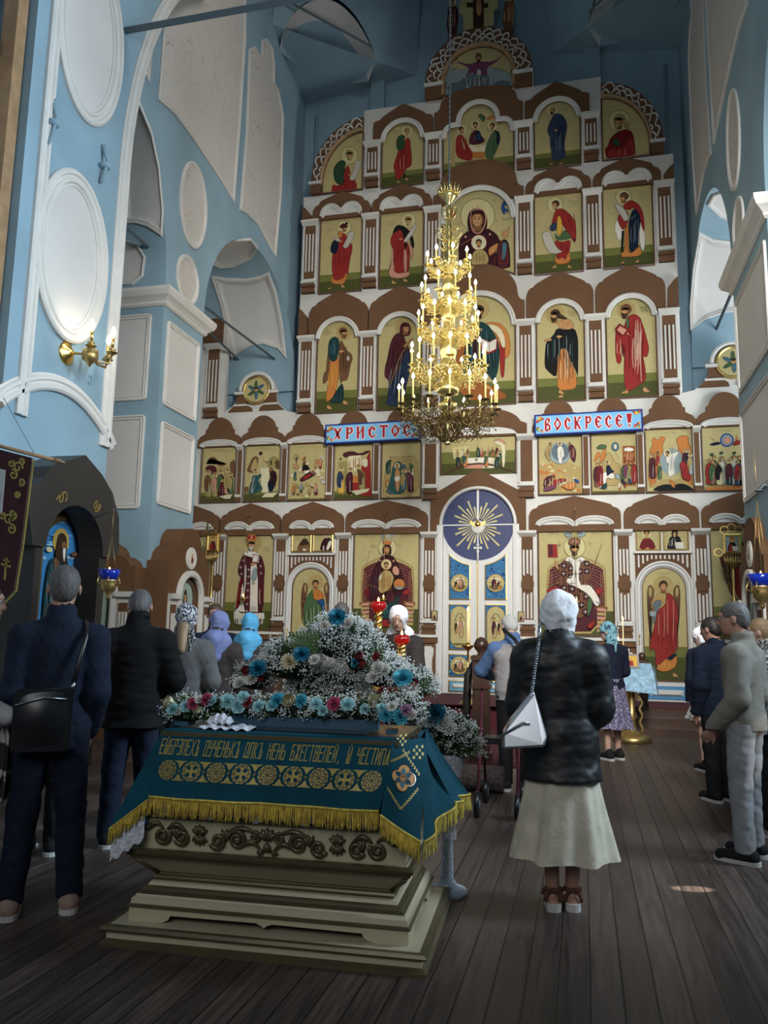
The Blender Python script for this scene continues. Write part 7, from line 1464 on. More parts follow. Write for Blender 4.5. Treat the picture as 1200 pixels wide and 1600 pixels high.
# ================================================================== WALL SCONCE ON THE NEAR PILLAR
p = onX(103, 552, PNX); t = thing('wall_sconce', 'three-candle brass wall sconce glowing on the blue near pillar', 'wall lamp', tuple(p))
mb = MB(); mb.lathe(p, [(.13, 0), (.13, .015), (.11, .03), (.08, .035), (.05, .07), (.02, .08)], 20, 'gold', axis=(1, 0, 0)); mb.build('back_plate', t)
b = p+np.array([.30, .02, -.03]); mb = MB(); mb.tube([p+np.array([.06, 0, 0]), b], .015, 8, 'old_gold'); mb.lathe(b, [(.01, -.14), (.02, -.12), (.04, -.09), (.085, -.06), (.085, .05), (.05, .06), (.02, .08)], 14, 'old_gold'); mb.build('body', t)
for k, (dx, dy, dz) in enumerate(((.02, -.02, .0), (.16, .17, -.02), (.02, .30, -.05))):
    e = b+np.array([dx, dy, dz]) if k else b+np.array([0, 0, .07]); mb = MB()
    if k: mb.tube([b, b+np.array([dx*.4, dy*.4, -.07]), b+np.array([dx*.9, dy*.9, -.06]), e+np.array([0, 0, .06])], .013, 6, 'old_gold'); e = e+np.array([0, 0, .06])
    mb.lathe(e, [(.015, 0), (.06, .03), (.065, .035), (.03, .045), (.03, .06), (.045, .07), (.018, .08)], 10, 'old_gold'); a_ = mb.build('arm', t)
    mb = MB(); mb.lathe(e, [(.018, .08), (.017, .22)], 10, 'gold'); mb.build('candle', a_); mb = MB(); mb.lathe(e, [(.014, .22), (.027, .25), (.028, .28), (.012, .32), (.003, .345)], 10, 'bulb'); mb.build('bulb', a_)
for k, (px, py) in enumerate(((40, 540), (140, 593))):
    q = onX(px, py, PNX); mb = MB(); fr = Fr((PNX, 0, 0), (0, 1, 0), (0, 0, 1), (1, 0, 0)); mb.mould(fr, rect(q[1]-.03, q[1]+.03, q[2]-.05, q[2]+.05), [(0, 0), (0, .012), (.008, .012), (.008, 0)], closed=True, m='blue_plaster')
    o = mb.build('wall_plate', origin=q); tag(o, ['small painted-over wall plate left of the sconce', 'small painted-over wall plate right of the sconce'][k], 'wall plate')
# ================================================================== BLACK ICON CASE ON THE NEAR PILLAR
KX = PNX+.50; KF = Fr((KX, 0, 0), (0, 1, 0), (0, 0, 1), (1, 0, 0))
K = lambda *px: [tuple(onX(x, y, KX)[1:]) for x, y in px]
t = thing('icon_case', 'tall black arched icon case standing against the near blue pillar', 'icon case', (PNX+.25, 7.3, 0))
outl = K((51, 850), (45, 800), (47, 765), (70, 745), (80, 728), (134, 711), (160, 742), (176, 770), (186, 810), (186, 860), (178, 874)); yl = outl[0][0]; yr = outl[-1][0]
zb = (outl[0][1]+outl[-1][1])/2; inn = K((72, 854), (84, 830), (100, 800), (118, 789), (140, 798), (155, 835), (160, 872))
z1 = (inn[0][1]+inn[-1][1])/2; outl = [(yl, zb)]+outl[1:-1]+[(yr, zb)]; yc = (inn[0][0]+inn[-1][0])/2; ri = (inn[-1][0]-inn[0][0])/2; ai = arc(yc, zb, ri, 0, 180, 16, max(b for a, b in inn)-zb)
mb = MB(); mb.prism(KF, outl+ai, -.30, 0, 'black_board')
mb.prism(KF, [(yl+.02, zb)]+outl[1:-1]+[(yr-.02, zb)]+arc(yc, zb, ri+.1, 0, 180, 16, max(b for a, b in inn)-zb+.1), -.45, -.30, 'black_board'); mb.build('hood', t)
for s, (a, b) in ((0, (yl+.10, yc-ri)), (1, (yc+ri, yr-.10))):
    mb = MB(); mb.box(a, b, 0, zb, -.48, -.04, 'black_board', None, KF); mb.build('side_post', t)
mb = MB(); mb.box(yl+.08, yr-.08, 0, .9, -.45, -.10, 'black_board', None, KF); mb.build('base', t)
mb = MB(); mb.prism(KF, [(yc-ri-.02, .9), (yc+ri+.02, .9), (yc+ri+.02, zb)]+arc(yc, zb, ri+.02, 0, 180, 16, max(b for a, b in inn)-zb)+[(yc-ri-.02, zb)], -.49, -.46, 'black_board'); mb.build('back_board', t)
mb = MB()
for sx in (-1, 1):
    pts = [(yc+sx*(.25+.10*k/8)+.05*math.sin(k*1.3), zb+.55-.06*math.cos(k*1.4)-.05*k/8) for k in range(9)]; mb.mould(KF, smooth(pts, 1, False), [(-.008, 0), (-.008, .006), (.008, .006), (.008, 0)], m='old_gold')
mb.build('gold_scroll', t)
# its icon
XI = PNX+.12; KI = Fr((XI, 0, 0), (0, 1, 0), (0, 0, 1), (1, 0, 0)); Tk = lambda X, Y: tuple(onX(X/5, 680+Y/5, XI)[1:])
a = Tk(240, 1490); b = Tk(650, 1500); tp = Tk(470, 635)[1]; iw = b[0]-a[0]; zs_ = Tk(630, 920)[1]
cy_ = (a[0]+b[0])/2; q = [(a[0], .95), (b[0], .95)]+arc(cy_, zs_, iw/2, 0, 180, 24, tp-zs_)
p = Paint(KI, Tk); p.mb.prism(KI, ccw(q), .001, .02, 'paint', lin('3c7cae')); p.h = .021; rd = random.Random(2)
for k in range(30):
    x = rd.uniform(300, 600); y = rd.uniform(680, 1450); w_ = rd.uniform(20, 60); p.P(lin(rd.choice(['8fb4cc', '5a94c0', '2f6698', 'a8c4d2'])), [(x-w_, y+8), (x-w_*.4, y-14), (x+w_*.3, y-10), (x+w_, y+4), (x+w_*.3, y+14)], 1)
p.C('y', 452, 830, 62, 100, 24); p.C('d', 452, 830, 50, 84, 24)
for k in range(24): a_ = k*PI/12; p.L('y', [(452+50*math.cos(a_), 830+80*math.sin(a_)), (452+64*math.cos(a_+.05), 830+104*math.sin(a_+.05))], 7, 0)
p.P('T', '380,950 350,1000 330,1100 310,1250 295,1480 480,1500 520,1300 510,1080 490,960'); p.P('b', '400,940 440,990 430,1100 420,1200 400,1120 380,1000'); p.P('H', '440,760 420,800 410,870 395,950 440,980 510,1070 490,960 490,870 490,800 470,770'); p.C('S', 468, 860, 18, 30); p.P('w', '455,880 485,880 482,940 470,1000 458,960'); p.folds('z', 330, 400, 1000, 1450, 4, 8); p.folds('k', 340, 480, 1100, 1480, 6, 6); p.P('s', '425,1030 470,1020 475,1060 440,1080'); p.P('h', '325,880 350,870 378,890 370,915 330,910'); p.P('b', '515,920 550,910 590,925 580,945 530,950')
o = p.mb.build('painted_icon', t); mb = MB(); mb.mould(KI, ccw(q), [(-.03, 0), (-.03, .05), (-.01, .07), (.03, .055), (.05, .03)], closed=True, m='old_gold'); mb.build('frame', o)
# ================================================================== BROWN ICON CASES ON THE COLUMNS
def column_case(fr, a0, a1, zt, name_lab, mono=True, D=.34, origin=(0, 0, 0)):
    t = thing('icon_case', name_lab, 'icon case', origin); c = (a0+a1)/2; hw = (a1-a0)/2; zs = 2.05
    half = [(hw, zs), (hw, zs+.42), (hw*.86, zs+.44), (hw*.80, zs+.56), (hw*.66, zs+.66), (hw*.52, zs+.70), (hw*.50, zs+.78), (hw*.42, zs+.90), (hw*.25, zs+1.00), (0, zs+1.03)]
    sc = (zt-zs)/1.03; half = [(a, zs+(b-zs)*sc) for a, b in half]; out = [(c+a, b) for a, b in half]+[(c-a, b) for a, b in half[-2::-1]]
    r = .30; op = arc(c, 1.92, r, 180, 0, 16); out = out+[(c-hw, 1.0), (c-r, 1.0)]+op+[(c+r, 1.0), (c+hw, 1.0)]
    mb = MB(); mb.prism(fr, out, 0, D, 'board_brown'); mb.box(c-hw, c+hw, 0, 1.0, 0, D, 'board_brown', None, fr); mb.build('case_body', t)
    mb = MB(); mb.mould(fr, [(c-r, 1.0)]+op+[(c+r, 1.0)], [(0, D), (0, D+.05), (.03, D+.06), (.09, D+.05), (.09, D)], m='board_white'); mb.build('white_arch', t)
    for s in (-1, 1):
        u = c+s*(r+.09+(hw-r-.09)/2); w_ = (hw-r-.12)/2; mb = MB(); mb.box(u-w_, u+w_, 1.02, 1.86, D, D+.03, 'board_white', None, fr); mb.box(u-w_*.75, u+w_*.75, 1.06, 1.80, D+.03, D+.04, 'board_brown', None, fr)
        for k in (-1, 0, 1): mb.box(u+k*w_*.45-.014, u+k*w_*.45+.014, 1.15, 1.68, D+.04, D+.055, 'board_white', None, fr)
        mb.frus(fr, (u-w_, u+w_, 1.84, 1.95), (u-w_*1.25, u+w_*1.25, 1.88, 1.95), D, D+.09, 'board_white'); mb.build('white_pilaster', t)
    if mono:
        mb = MB(); m0 = zs+(zt-zs)*.50; mb.prism(fr, arc(c, m0, .16, 0, 360, 28)[:-1], D, D+.015, 'board_white'); p_ = mb.build('round_medallion', t)
        p = Paint(fr, lambda X, Y: (X, Y)); p.mb.prism(fr, arc(c, m0, .125, 0, 360, 24)[:-1], D+.015, D+.02, 'paint', PALC['w']); p.h = D+.021; p.P('r', [(c-.03, m0-.08), (c+.04, m0-.07), (c+.03, m0+.02), (c-.02, m0+.03)]); p.P('n', [(c-.01, m0-.05), (c+.05, m0-.04), (c+.03, m0+.01)]); p.C('s', c+.005, m0+.045, .02); p.mb.build('painted_figure', p_)
    p = Paint(fr, lambda X, Y: (X, Y)); q = [(c-r*.82, 1.0), (c+r*.82, 1.0)]+arc(c, 1.92, r*.82, 0, 180, 20); p.mb.prism(fr, q, D*.8, D*.8+.01, 'paint', lin('9fb3a4')); p.h = D*.8+.012
    p.P('H', [(c-.13, 1.02), (c+.13, 1.02), (c+.14, 1.5), (c+.07, 1.78), (c+.05, 1.98), (c, 2.06), (c-.05, 1.98), (c-.07, 1.78), (c-.14, 1.5)], 2); p.C('s', c, 1.92, .035, .045); p.P('W', [(c-.025, 1.9), (c+.025, 1.9), (c+.015, 1.78), (c-.015, 1.78)], 1); p.L('o', [(c-.03, 1.7), (c-.05, 1.3), (c-.04, 1.1)], .02); p.L('d', [(c+.04, 1.7), (c+.05, 1.3)], .02); o = p.mb.build('painted_icon', t)
    mb = MB(); mb.mould(fr, q, [(-.02, D*.8), (-.02, D*.8+.04), (.02, D*.8+.03), (.02, D*.8)], closed=True, m='frame_brown'); mb.build('frame', o); return t
fS = Fr((NX, 0, 0), (0, 1, 0), (0, 0, 1), (1, 0, 0)); column_case(fS, C0-.02, C1-.02, onX(290, 823, NX+.34)[2], 'brown case with a round white medallion, on the nave side of the left column', origin=(NX+.2, (C0+C1)/2, 0))
fW = Fr((0, C0, 0), (1, 0, 0), (0, 0, 1), (0, -1, 0)); column_case(fW, NX-1.25, NX+.02, onY(187, 850, C0-.34)[2]+.05, 'brown case on the camera side of the left column', False, .34, origin=(NX-.6, C0-.2, 0))
fE = Fr((SX, 0, 0), (0, 1, 0), (0, 0, 1), (-1, 0, 0)); column_case(fE, C0-.25, C1-.02, onX(1182, 808, SX-.10)[2]+.06, 'brown case with a white medallion, on the right column at the picture edge', True, .10, origin=(SX-.2, (C0+C1)/2, 0))
# ================================================================== BANNER
t = thing('church_banner', 'dark red velvet banner with gold embroidery and a hooded portrait, hanging at the far left', 'banner', tuple(onY(30, 980, 5.6)))
BF = Fr(onY(0, 697, 5.6), (1, 0, 0), (0, 0, 1), (0, -1, 0)); e = onY(97, 722, 5.6)-onY(0, 697, 5.6); e = e/np.linalg.norm(e); BF = Fr(onY(0, 697, 5.6), e, (0, 0, 1), (0, -1, 0))
mat('velvet', (0.045, 0.008, 0.010), 0.9, noise=(8, 0.2))
Lb = np.linalg.norm(onY(97, 722, 5.6)-onY(0, 697, 5.6)); q = Lb/100
mb = MB(); mb.tube([BF.p(-.75, 0, 0), BF.p(Lb*.9, 0, 0)], .016, 8, 'pale_wood'); mb.lathe(BF.p(Lb*.9, 0, 0), [(.022, 0), (.022, .02), (.002, .10)], 8, 'pale_wood', axis=tuple(e)); mb.build('crossbar', t)
mb = MB(); x1 = Lb*.53; out = [(-.72, -.03), (x1, -.03), (x1-.03, -.75), (x1-.06, -1.13), (x1-.20, -1.30), (x1-.40, -1.16), (x1-.60, -1.28), (-.72, -1.1)]
mb.prism(BF, out, .0, .012, 'velvet'); vel = mb.build('velvet_cloth', t)
mb = MB(); mb.mould(BF, out[1:6], [(.02, .012), (.02, .018), (.035, .018), (.035, .012)], m='gold_thread')
def gs(cx, cy, r, a0, tn, sg=1, w=.007):
    pts = [(cx+r*(1-.8*i/13)*math.cos(a0+sg*tn*2*PI*i/13), cy+r*(1-.8*i/13)*math.sin(a0+sg*tn*2*PI*i/13)) for i in range(14)]; mb.mould(BF, pts, [(-w, .012), (-w, .02), (w, .02), (w, .012)], m='gold_thread')
for (cx, cy, s_) in ((x1-.12, -.17, 1), (x1-.17, -.62, -1)):
    gs(cx, cy+.03, .05, 0, 1.2); gs(cx-.04*s_, cy-.04, .045, 2, 1.3, -1); gs(cx+.05, cy-.08*s_, .035, 4, 1.2); gs(cx-.07, cy+.05, .035, 1, 1.2, -1); gs(cx+.03, cy+.09, .03, 5, 1.1)
gs(x1-.10, -.37, .03, 0, 1.9)
for a_, b_, c_, d_ in ((x1-.16, x1-.145, -1.08, -.90), (x1-.20, x1-.105, -.97, -.955), (x1-.185, x1-.12, -.93, -.92)): mb.box(a_, b_, c_, d_, .012, .02, 'gold_thread', None, BF)
mb.build('gold_embroidery', vel)
p = Paint(BF, lambda X, Y: (X, Y)); p.mb.box(-.6, x1-.24, -.55, -.19, .013, .022, 'paint', lin('b9b9b4'), BF); p.h = .023; p.P(lin('6a6e84'), [(-.1, -.55), (-.1, -.38), (x1-.33, -.30), (x1-.27, -.36), (x1-.26, -.55)]); p.mb.build('portrait', vel)
mb = MB()
for x in (.0, Lb*.55): mb.tube([BF.p(x+.02, 0, .01), BF.p(x-.35, .42, .01)], .003, 4, 'iron')
mb.build('cord', t)
mb = MB(); mb.tube([BF.p(-.6, -2.75, -.05), BF.p(-.6, .42, -.05)], .018, 8, 'pale_wood'); mb.build('pole', t)
# ================================================================== HANGING LAMPS, CANDLE STANDS, RAILS, LECTERN
def chain_line(mb, a, b, r=.003): mb.tube([a, b], r, 4, 'old_gold')
def hanging_lamp(pt, sc, glass, label, top):
    t = thing('hanging_lamp', label, 'lamp', tuple(pt)); m = lambda pr: [(r*sc, z*sc) for r, z in pr]
    mb = MB(); mb.lathe(pt, m([(.01, -.16), (.02, -.14), (.015, -.12), (.06, -.08), (.075, -.03), (.07, 0), (.078, .01)]), 14, 'old_gold'); 
    for k in range(6): a = k*PI/3; mb.tube([(pt[0]+sc*.07*math.cos(a), pt[1]+sc*.07*math.sin(a), pt[2]-.04*sc), (pt[0]+sc*.11*math.cos(a), pt[1]+sc*.11*math.sin(a), pt[2]-.01*sc), (pt[0]+sc*.09*math.cos(a), pt[1]+sc*.09*math.sin(a), pt[2]+.04*sc)], .006*sc, 4, 'old_gold')
    mb.build('gilt_bowl', t)
    mb = MB(); mb.lathe(pt, m([(.055, 0), (.08, .05), (.10, .10), (.094, .10), (.07, .05), (.04, .01)]), 16, glass); mb.build('glass', t)
    mb = MB(); mb.lathe(np.array(pt)+np.array([0, 0, .085*sc]), m([(.004, 0), (.012, .012), (.002, .04)]), 6, 'flame'); mb.build('flame', t)
    mb = MB()
    for k in range(3): a = k*2*PI/3+.4; chain_line(mb, (pt[0]+sc*.07*math.cos(a), pt[1]+sc*.07*math.sin(a), pt[2]), (pt[0], pt[1], pt[2]+top), .0018*sc)
    chain_line(mb, (pt[0], pt[1], pt[2]+top), (pt[0], pt[1], pt[2]+top*1.6)); mb.build('chains', t); return t
pt = onY(170, 908, 6.6); t = hanging_lamp(pt, 1.05, 'blue_glass', 'blue glass oil lamp in a gilt bowl hanging before the black icon case', .42); mb = MB(); mb.tube([(pt[0], pt[1], pt[2]+.67), (KX-.02, 7.5, pt[2]+.72)], .008, 6, 'iron'); mb.build('bracket', t)
pt = onY(1190, 918, 8.8); hanging_lamp(pt, 1.35, 'blue_glass', 'large blue glass oil lamp hanging by the right column at the picture edge', .9)
mb = MB(); q = onY(1186, 766, 8.8); mb.tube([q, q+np.array([.05, 0, .06]), q+np.array([.12, 0, .02]), q+np.array([.2, 0, .12]), q+np.array([.4, .2, .14])], .012, 6, 'iron'); mb.lathe(q, [(.05, -.01), (.05, .0)], 10, 'iron'); o = mb.build('lamp_hook', origin=q); tag(o, 'curly black iron hook above the large blue lamp', 'hook')
for px, py, lab in ((380, 935, 'small gilt oil lamp hanging before the bishop icon'), (599, 937, 'small gilt oil lamp hanging before the enthroned woman icon'), (901, 942, 'small gilt oil lamp hanging before the enthroned king icon')):
    pt = onY(px, py, 14.75); t = thing('hanging_lamp', lab, 'lamp', tuple(pt), 'small lamps before the large icons'); mb = MB(); mb.lathe(pt, [(.005, -.07), (.03, -.05), (.05, -.01), (.055, .03), (.045, .03)], 10, 'gold'); mb.build('gilt_bowl', t)
    mb = MB(); mb.lathe(np.array(pt)+np.array([0, 0, .04]), [(.008, 0), (.016, .012), (.003, .05)], 6, 'flame'); mb.build('flame', t); mb = MB(); zt = 3.75; chain_line(mb, pt, (pt[0], pt[1], zt), .004); mb.tube([(pt[0], pt[1], zt), (pt[0], 14.95, zt+.02)], .01, 5, 'old_gold'); mb.build('chain', t)
def processional(px0, py0, px1, py1, label, Y=14.2, paint='m'):
    a = onY(px0, py0, Y); b = onY(px1, py1, Y); c = (a+b)/2; w_ = abs(b[0]-a[0])/2; h_ = abs(a[2]-b[2])/2
    t = thing('processional_icon', label, 'icon', (c[0], Y, SZ)); f = Fr((c[0], Y, c[2]), (1, 0, 0), (0, 0, 1), (0, -1, 0))
    mb = MB(); mb.mould(f, rect(-w_, w_, -h_, h_), [(0, -.02), (0, .03), (.03, .04), (.045, .02), (.045, -.02)], closed=True, m='gold')
    for x, z in ((0, h_+.10), (-w_*.8, h_+.06), (w_*.8, h_+.06), (-w_-.08, -h_*.8)): mb.mould(f, arc(x, z, .07, 0, 360, 14)[:-1], [(0, 0), (0, .015), (.012, .015), (.012, 0)], closed=True, m='gold')
    for k in range(7): x = -w_+2*w_*k/6; mb.tube([f.p(x, -h_, 0), f.p(x*.8, -h_-.12, .02), f.p(x*.5, -h_-.25+.05*abs(k-3)/3, 0)], [.015, .02, .005], 5, 'old_gold')
    mb.build('gilt_frame', t); p = Paint(f, lambda X, Y_: (X, Y_)); p.mb.box(-w_+.03, w_-.03, -h_+.03, h_-.03, 0, .01, 'paint', PALC['q'] if paint == 'r' else PALC['d'], f); p.h = .012
    p.P('k' if paint == 'r' else 'm', [(-w_*.6, -h_+.03), (w_*.6, -h_+.03), (w_*.4, 0), (0, h_*.3), (-w_*.4, 0)]); p.P('r', [(-w_*.5, -h_+.03), (0, -h_+.03), (0, 0), (-w_*.3, 0)]); p.C('y', 0, h_*.42, w_*.34); p.C('H', 0, h_*.46, w_*.24); p.C('s', 0, h_*.40, w_*.17, w_*.2); 
    if paint == 'r': p.P('w', [(0, -h_+.06), (w_*.6, -h_+.05), (w_*.6, -h_*.25), (0, -h_*.2)], 0)
    p.mb.build('painted_icon', t); mb = MB(); mb.tube([(c[0]+.0, Y+.03, SZ), (c[0], Y+.03, c[2]+h_)], .018, 8, 'gold'); mb.lathe((c[0], Y+.03, SZ), [(.16, 0), (.16, .03), (.05, .08), (.02, .1)], 14, 'dark_bronze'); mb.build('pole', t)
processional(324, 834, 342, 862, 'small gilt processional icon on a pole, between the left column and the bishop icon'); processional(1129, 834, 1159, 866, 'gilt processional icon with an open book, on a pole before the last icon at right', paint='r')
mb = MB(); q = onY(322, 865, 14.0); mb.tube([(q[0], 14.0, SZ), (q[0], 14.0, q[2]+.6)], .014, 6, 'gold'); 
mb.lathe((q[0], 14.0, SZ), [(.13, 0), (.13, .03), (.03, .07)], 12, 'dark_bronze'); mb.box(q[0]-.10, q[0]+.10, q[2]+.34, q[2]+.36, -.01, .01, 'gold', None, Fr((0, 14.0, 0), (1, 0, 0), (0, 0, 1), (0, -1, 0))); o = mb.build('processional_cross', origin=(q[0], 14.0, SZ)); tag(o, 'slim gilt cross on a pole beside the left column', 'cross')
# fan-shaped gilt stand (right), seen against the last icon
# candle stands with twisted columns
def twisted(base, h, r, label, flames):
    t = thing('candle_stand', label, 'candle stand', tuple(base)); x, y, z0 = base; mb = MB(); mb.lathe((x, y, 0), [(.22, z0), (.22, z0+.04), (.06, z0+.12), (.04, z0+.9), (.26, z0+.93), (.27, z0+.97), (.05, z0+.98)], 18, 'gold'); mb.build('base', t)
    mb = MB()
    for s in (0, PI): mb.tube([(x+r*.55*math.cos(k*.8+s), y+r*.55*math.sin(k*.8+s), z0+.98+h*k/40) for k in range(41)], r*.55, 6, 'gold')
    mb.build('twisted_column', t); mb = MB(); zt = z0+.98+h; mb.lathe((x, y, zt), [(r*.8, 0), (r*1.6, .02), (r*1.9, .05), (r*1.5, .09), (r*1.2, .09)], 14, 'ruby_glass'); mb.build('red_glass', t)
    mb = MB(); mb.lathe((x, y, zt+.09), [(.006, 0), (.012, .012), (.002, .04)], 6, 'flame'); mb.build('flame', t)
    for (dx, dy, zc, L_) in flames:
        mb = MB(); mb.tube([(x+dx, y+dy, zc-L_), (x+dx, y+dy, zc)], .006, 6, 'candle_wax'); c = mb.build('candle', t); mb = MB(); mb.lathe((x+dx, y+dy, zc), [(.003, 0), (.010, .012), (.007, .025), (.001, .045)], 6, 'flame'); mb.build('flame', c)
    return t
b1 = onY(590, 1015, 7.3); b2 = onY(627, 1060, 7.0)
zt1 = onY(589, 955, 7.3)[2]; zt2 = onY(623, 1008, 7.0)[2]
def FLs(base, lst, Y): return [(onY(px, py, Y)[0]-base[0], random.uniform(-.05, .05), onY(px, py, Y)[2], L_) for px, py, L_ in lst]
twisted((b1[0], 7.3, 0), zt1-.98, .042, 'left and taller of two gilt twisted candle stands behind the white flowers', FLs(b1, [(580, 985, .12), (594, 1008, .16), (592, 1024, .15), (561, 1024, .12), (588, 1030, .12)], 7.3))
twisted((b2[0], 7.0, 0), zt2-.98, .038, 'right and lower of two gilt twisted candle stands, in front of the bending woman', FLs(b2, [(607, 1028, .14), (625, 1030, .14), (623, 1052, .08), (631, 1053, .08), (638, 1053, .08)], 7.0))
# tall single candlestick by the royal doors
p0 = onZ(731, 1101, SZ); t = thing('candlestick', 'tall slim brass candlestick with one lit candle before the royal doors', 'candlestick', tuple(p0)); x, y, z0 = p0; zc = onY(731, 1010, y)[2]; ztop = onY(733, 955, y)[2]
mb = MB(); mb.lathe((x, y, 0), [(.14, z0), (.14, z0+.02), (.10, z0+.05), (.06, z0+.10), (.03, z0+.16), (.015, z0+.22), (.014, zc-.35), (.03, zc-.33), (.014, zc-.31), (.014, zc-.06), (.04, zc-.05), (.10, zc), (.105, zc+.02), (.03, zc+.03), (.03, zc+.06)], 14, 'gold'); mb.build('stick', t); mb = MB(); mb.tube([(x, y, zc+.05), (x, y, ztop)], .02, 8, 'candle_wax'); c = mb.build('candle', t); mb = MB(); mb.lathe((x, y, ztop), [(.006, 0), (.02, .02), (.014, .045), (.002, .08)], 7, 'flame'); mb.build('flame', c)
# carpets
mat('carpet_red', (0.075, 0.010, 0.018), 0.95, noise=(18, 0.45)); mat('carpet_dark', (0.05, 0.035, 0.032), 0.95, noise=(30, 0.7)); mat('carpet_edge', (0.20, 0.19, 0.18), 0.95, noise=(40, 0.5))
mb = MB(); mb.box(-3.3, -.5, 12.70, 14.9, SZ, SZ+.012, 'carpet_red'); mb.box(-3.3, -.5, 9.3, 12.86, 0.001, .014, 'carpet_red'); mb.box(-3.3, -.5, 12.845, 12.858, .0, SZ+.012, 'carpet_red')
for x in (-3.3, -.56): mb.box(x, x+.07, 12.9, 14.9, SZ+.012, SZ+.014, 'carpet_edge')
o = mb.build('carpet', origin=(-1.9, 12, 0)); tag(o, 'dark red carpet running down from the royal doors to the floor', 'carpet')
mb = MB(); mb.box(.2, 5.2, 13.52, 14.9, SZ+.001, SZ+.012, 'carpet_red'); o = mb.build('carpet', origin=(2, 14, SZ)); tag(o, 'dark red carpet strip on the raised floor at the right', 'carpet')
a = onZ(700, 1238, 0); b = onZ(775, 1245, 0); mb = MB(); mb.tube([(a[0]-.35, a[1]+.15, .12), (b[0]+.05, b[1]+.2, .12)], .12, 14, 'carpet_dark'); mb.tube([(a[0]-.352, a[1]+.15, .12), (a[0]-.36, a[1]+.15, .12)], .08, 12, 'carpet_edge'); o = mb.build('rolled_carpet', origin=(a[0], a[1], 0)); tag(o, 'rolled dark patterned carpet lying beyond the draped stand', 'carpet')
# balustrades
def baluster(mb, x, y, z0, z1, m='dark_wood', s=1): 
    H = z1-z0; mb.lathe((x, y, z0), [(.03*s, 0), (.03*s, .1*H), (.018*s, .14*H), (.034*s, .3*H), (.014*s, .5*H), (.03*s, .72*H), (.014*s, .84*H), (.03*s, .9*H), (.03*s, H)], 10, m)
def rail(x0, x1, y, label, newel_at, curl=1):
    t = thing('balustrade', label, 'railing', ((x0+x1)/2, y, SZ)); mb = MB(); zt = 1.10; mb.box(min(x0, x1), max(x0, x1), y-.04, y+.04, zt-.05, zt, 'dark_wood'); mb.box(min(x0, x1), max(x0, x1), y-.03, y+.03, SZ, SZ+.06, 'dark_wood')
    mb.tube([(newel_at-curl*.05, y, zt-.02), (newel_at+curl*.02, y, zt+.05), (newel_at+curl*.05, y, zt+.02), (newel_at+curl*.07, y, zt-.12), (newel_at+curl*.09, y, zt-.45)], [.03, .035, .035, .03, .02], 8, 'dark_wood'); mb.build('handrail', t); n = max(2, int(abs(x1-x0)/.24))
    for k in range(n): mb = MB(); baluster(mb, x0+(x1-x0)*(k+.5)/n, y, SZ+.05, zt-.05); mb.build('baluster', t)
    mb = MB(); mb.box(newel_at-.045, newel_at+.045, y-.045, y+.045, SZ, zt-.02, 'dark_wood'); mb.ball((newel_at, y, zt+.08), (.06, .06, .065), 'dark_wood'); mb.build('newel_post', t)
rail(-7.0, -5.5, 13.0, 'low dark turned balustrade in front of the bishop icon', onY(405, 1010, 13.0)[0]); rail(.95, .80, 13.0, 'end of a dark balustrade with curled handrail, beside the right lectern', .86, 1)
y_ = 9.7; a = onY(752, 1005, y_); t = thing('newel_post', 'tall dark wooden post with a ball finial, left of the stooping white-haired man', 'post', (a[0], y_, 0)); mb = MB(); x = a[0]; zt = a[2]+.02
mb.box(x-.095, x+.095, y_-.095, y_+.095, 0, zt-.16, 'dark_wood'); mb.box(x-.12, x+.12, y_-.12, y_+.12, 0, .10, 'dark_wood'); mb.box(x-.115, x+.115, y_-.115, y_+.115, zt-.55, zt-.50, 'dark_wood'); mb.box(x-.115, x+.115, y_-.115, y_+.115, zt-.22, zt-.17, 'dark_wood'); mb.build('post', t); mb = MB(); mb.lathe((x, y_, zt-.17), [(.06, 0), (.035, .03), (.085, .09), (.09, .14), (.06, .20), (.01, .225)], 16, 'dark_wood'); mb.build('finial', t)
mb = MB(); mb.tube([(x-.10, y_+.1, zt-.24), (x-.17, y_+.1, zt-.4), (x-.19, y_+.1, zt-.8), (x-.17, y_+.1, zt-1.1)], [.03, .05, .05, .03], 8, 'black_board'); mb.build('curved_rail', t)
# lectern with blue cloth and small icon at the right
a = onY(985, 1040, 12.2); x, y, z = a; t = thing('lectern', 'gilt carved lectern with a pale blue cloth, beside the woman in the teal scarf', 'lectern', (x, y, 0)); mb = MB()
mb.lathe((x, y, 0), [(.26, 0), (.26, .06), (.20, .10), (.08, .16), (.05, .3), (.09, .36), (.05, .42), (.05, .8), (.10, .86), (.10, .9)], 8, 'old_gold'); mb.build('foot', t)
for s in (-1, 1): mb = MB(); mb.tube([(x+s*(.12+.02*math.sin(k*1.1)), y-.1, .15+.75*k/24) for k in range(25)], .022, 6, 'old_gold'); mb.build('leg', t)
mb = MB(); mb.prism(Fr((x, y, 0), (1, 0, 0), (0, 0, 1), (0, -1, 0)), [(-.28, .93), (.28, .93), (.28, .96), (-.28, .96)], -.2, .2, 'dark_wood'); mb.build('top', t)
mat('blue_cloth', (0.30, 0.48, 0.62), 0.8, noise=(20, 0.35)); mb = MB(); mb.grid(lambda u, v: (x-.30+.60*u+.03*v, y-.22-.02*math.sin(u*14)*v, .975-.24*v-.05*u*v), 20, 6, 'blue_cloth'); mb.grid(lambda u, v: (x-.30+.60*u, y-.22+.44*v, .975+.12*v), 8, 4, 'blue_cloth'); mb.grid(lambda u, v: (x+.30+.05*v+.04*u, y-.22+.44*u, .975+.12*u-.36*v), 8, 6, 'blue_cloth'); o = mb.build('cloth', origin=(x, y, .96)); tag(o, 'pale blue cloth with a lace edge draped over the right lectern', 'cloth')
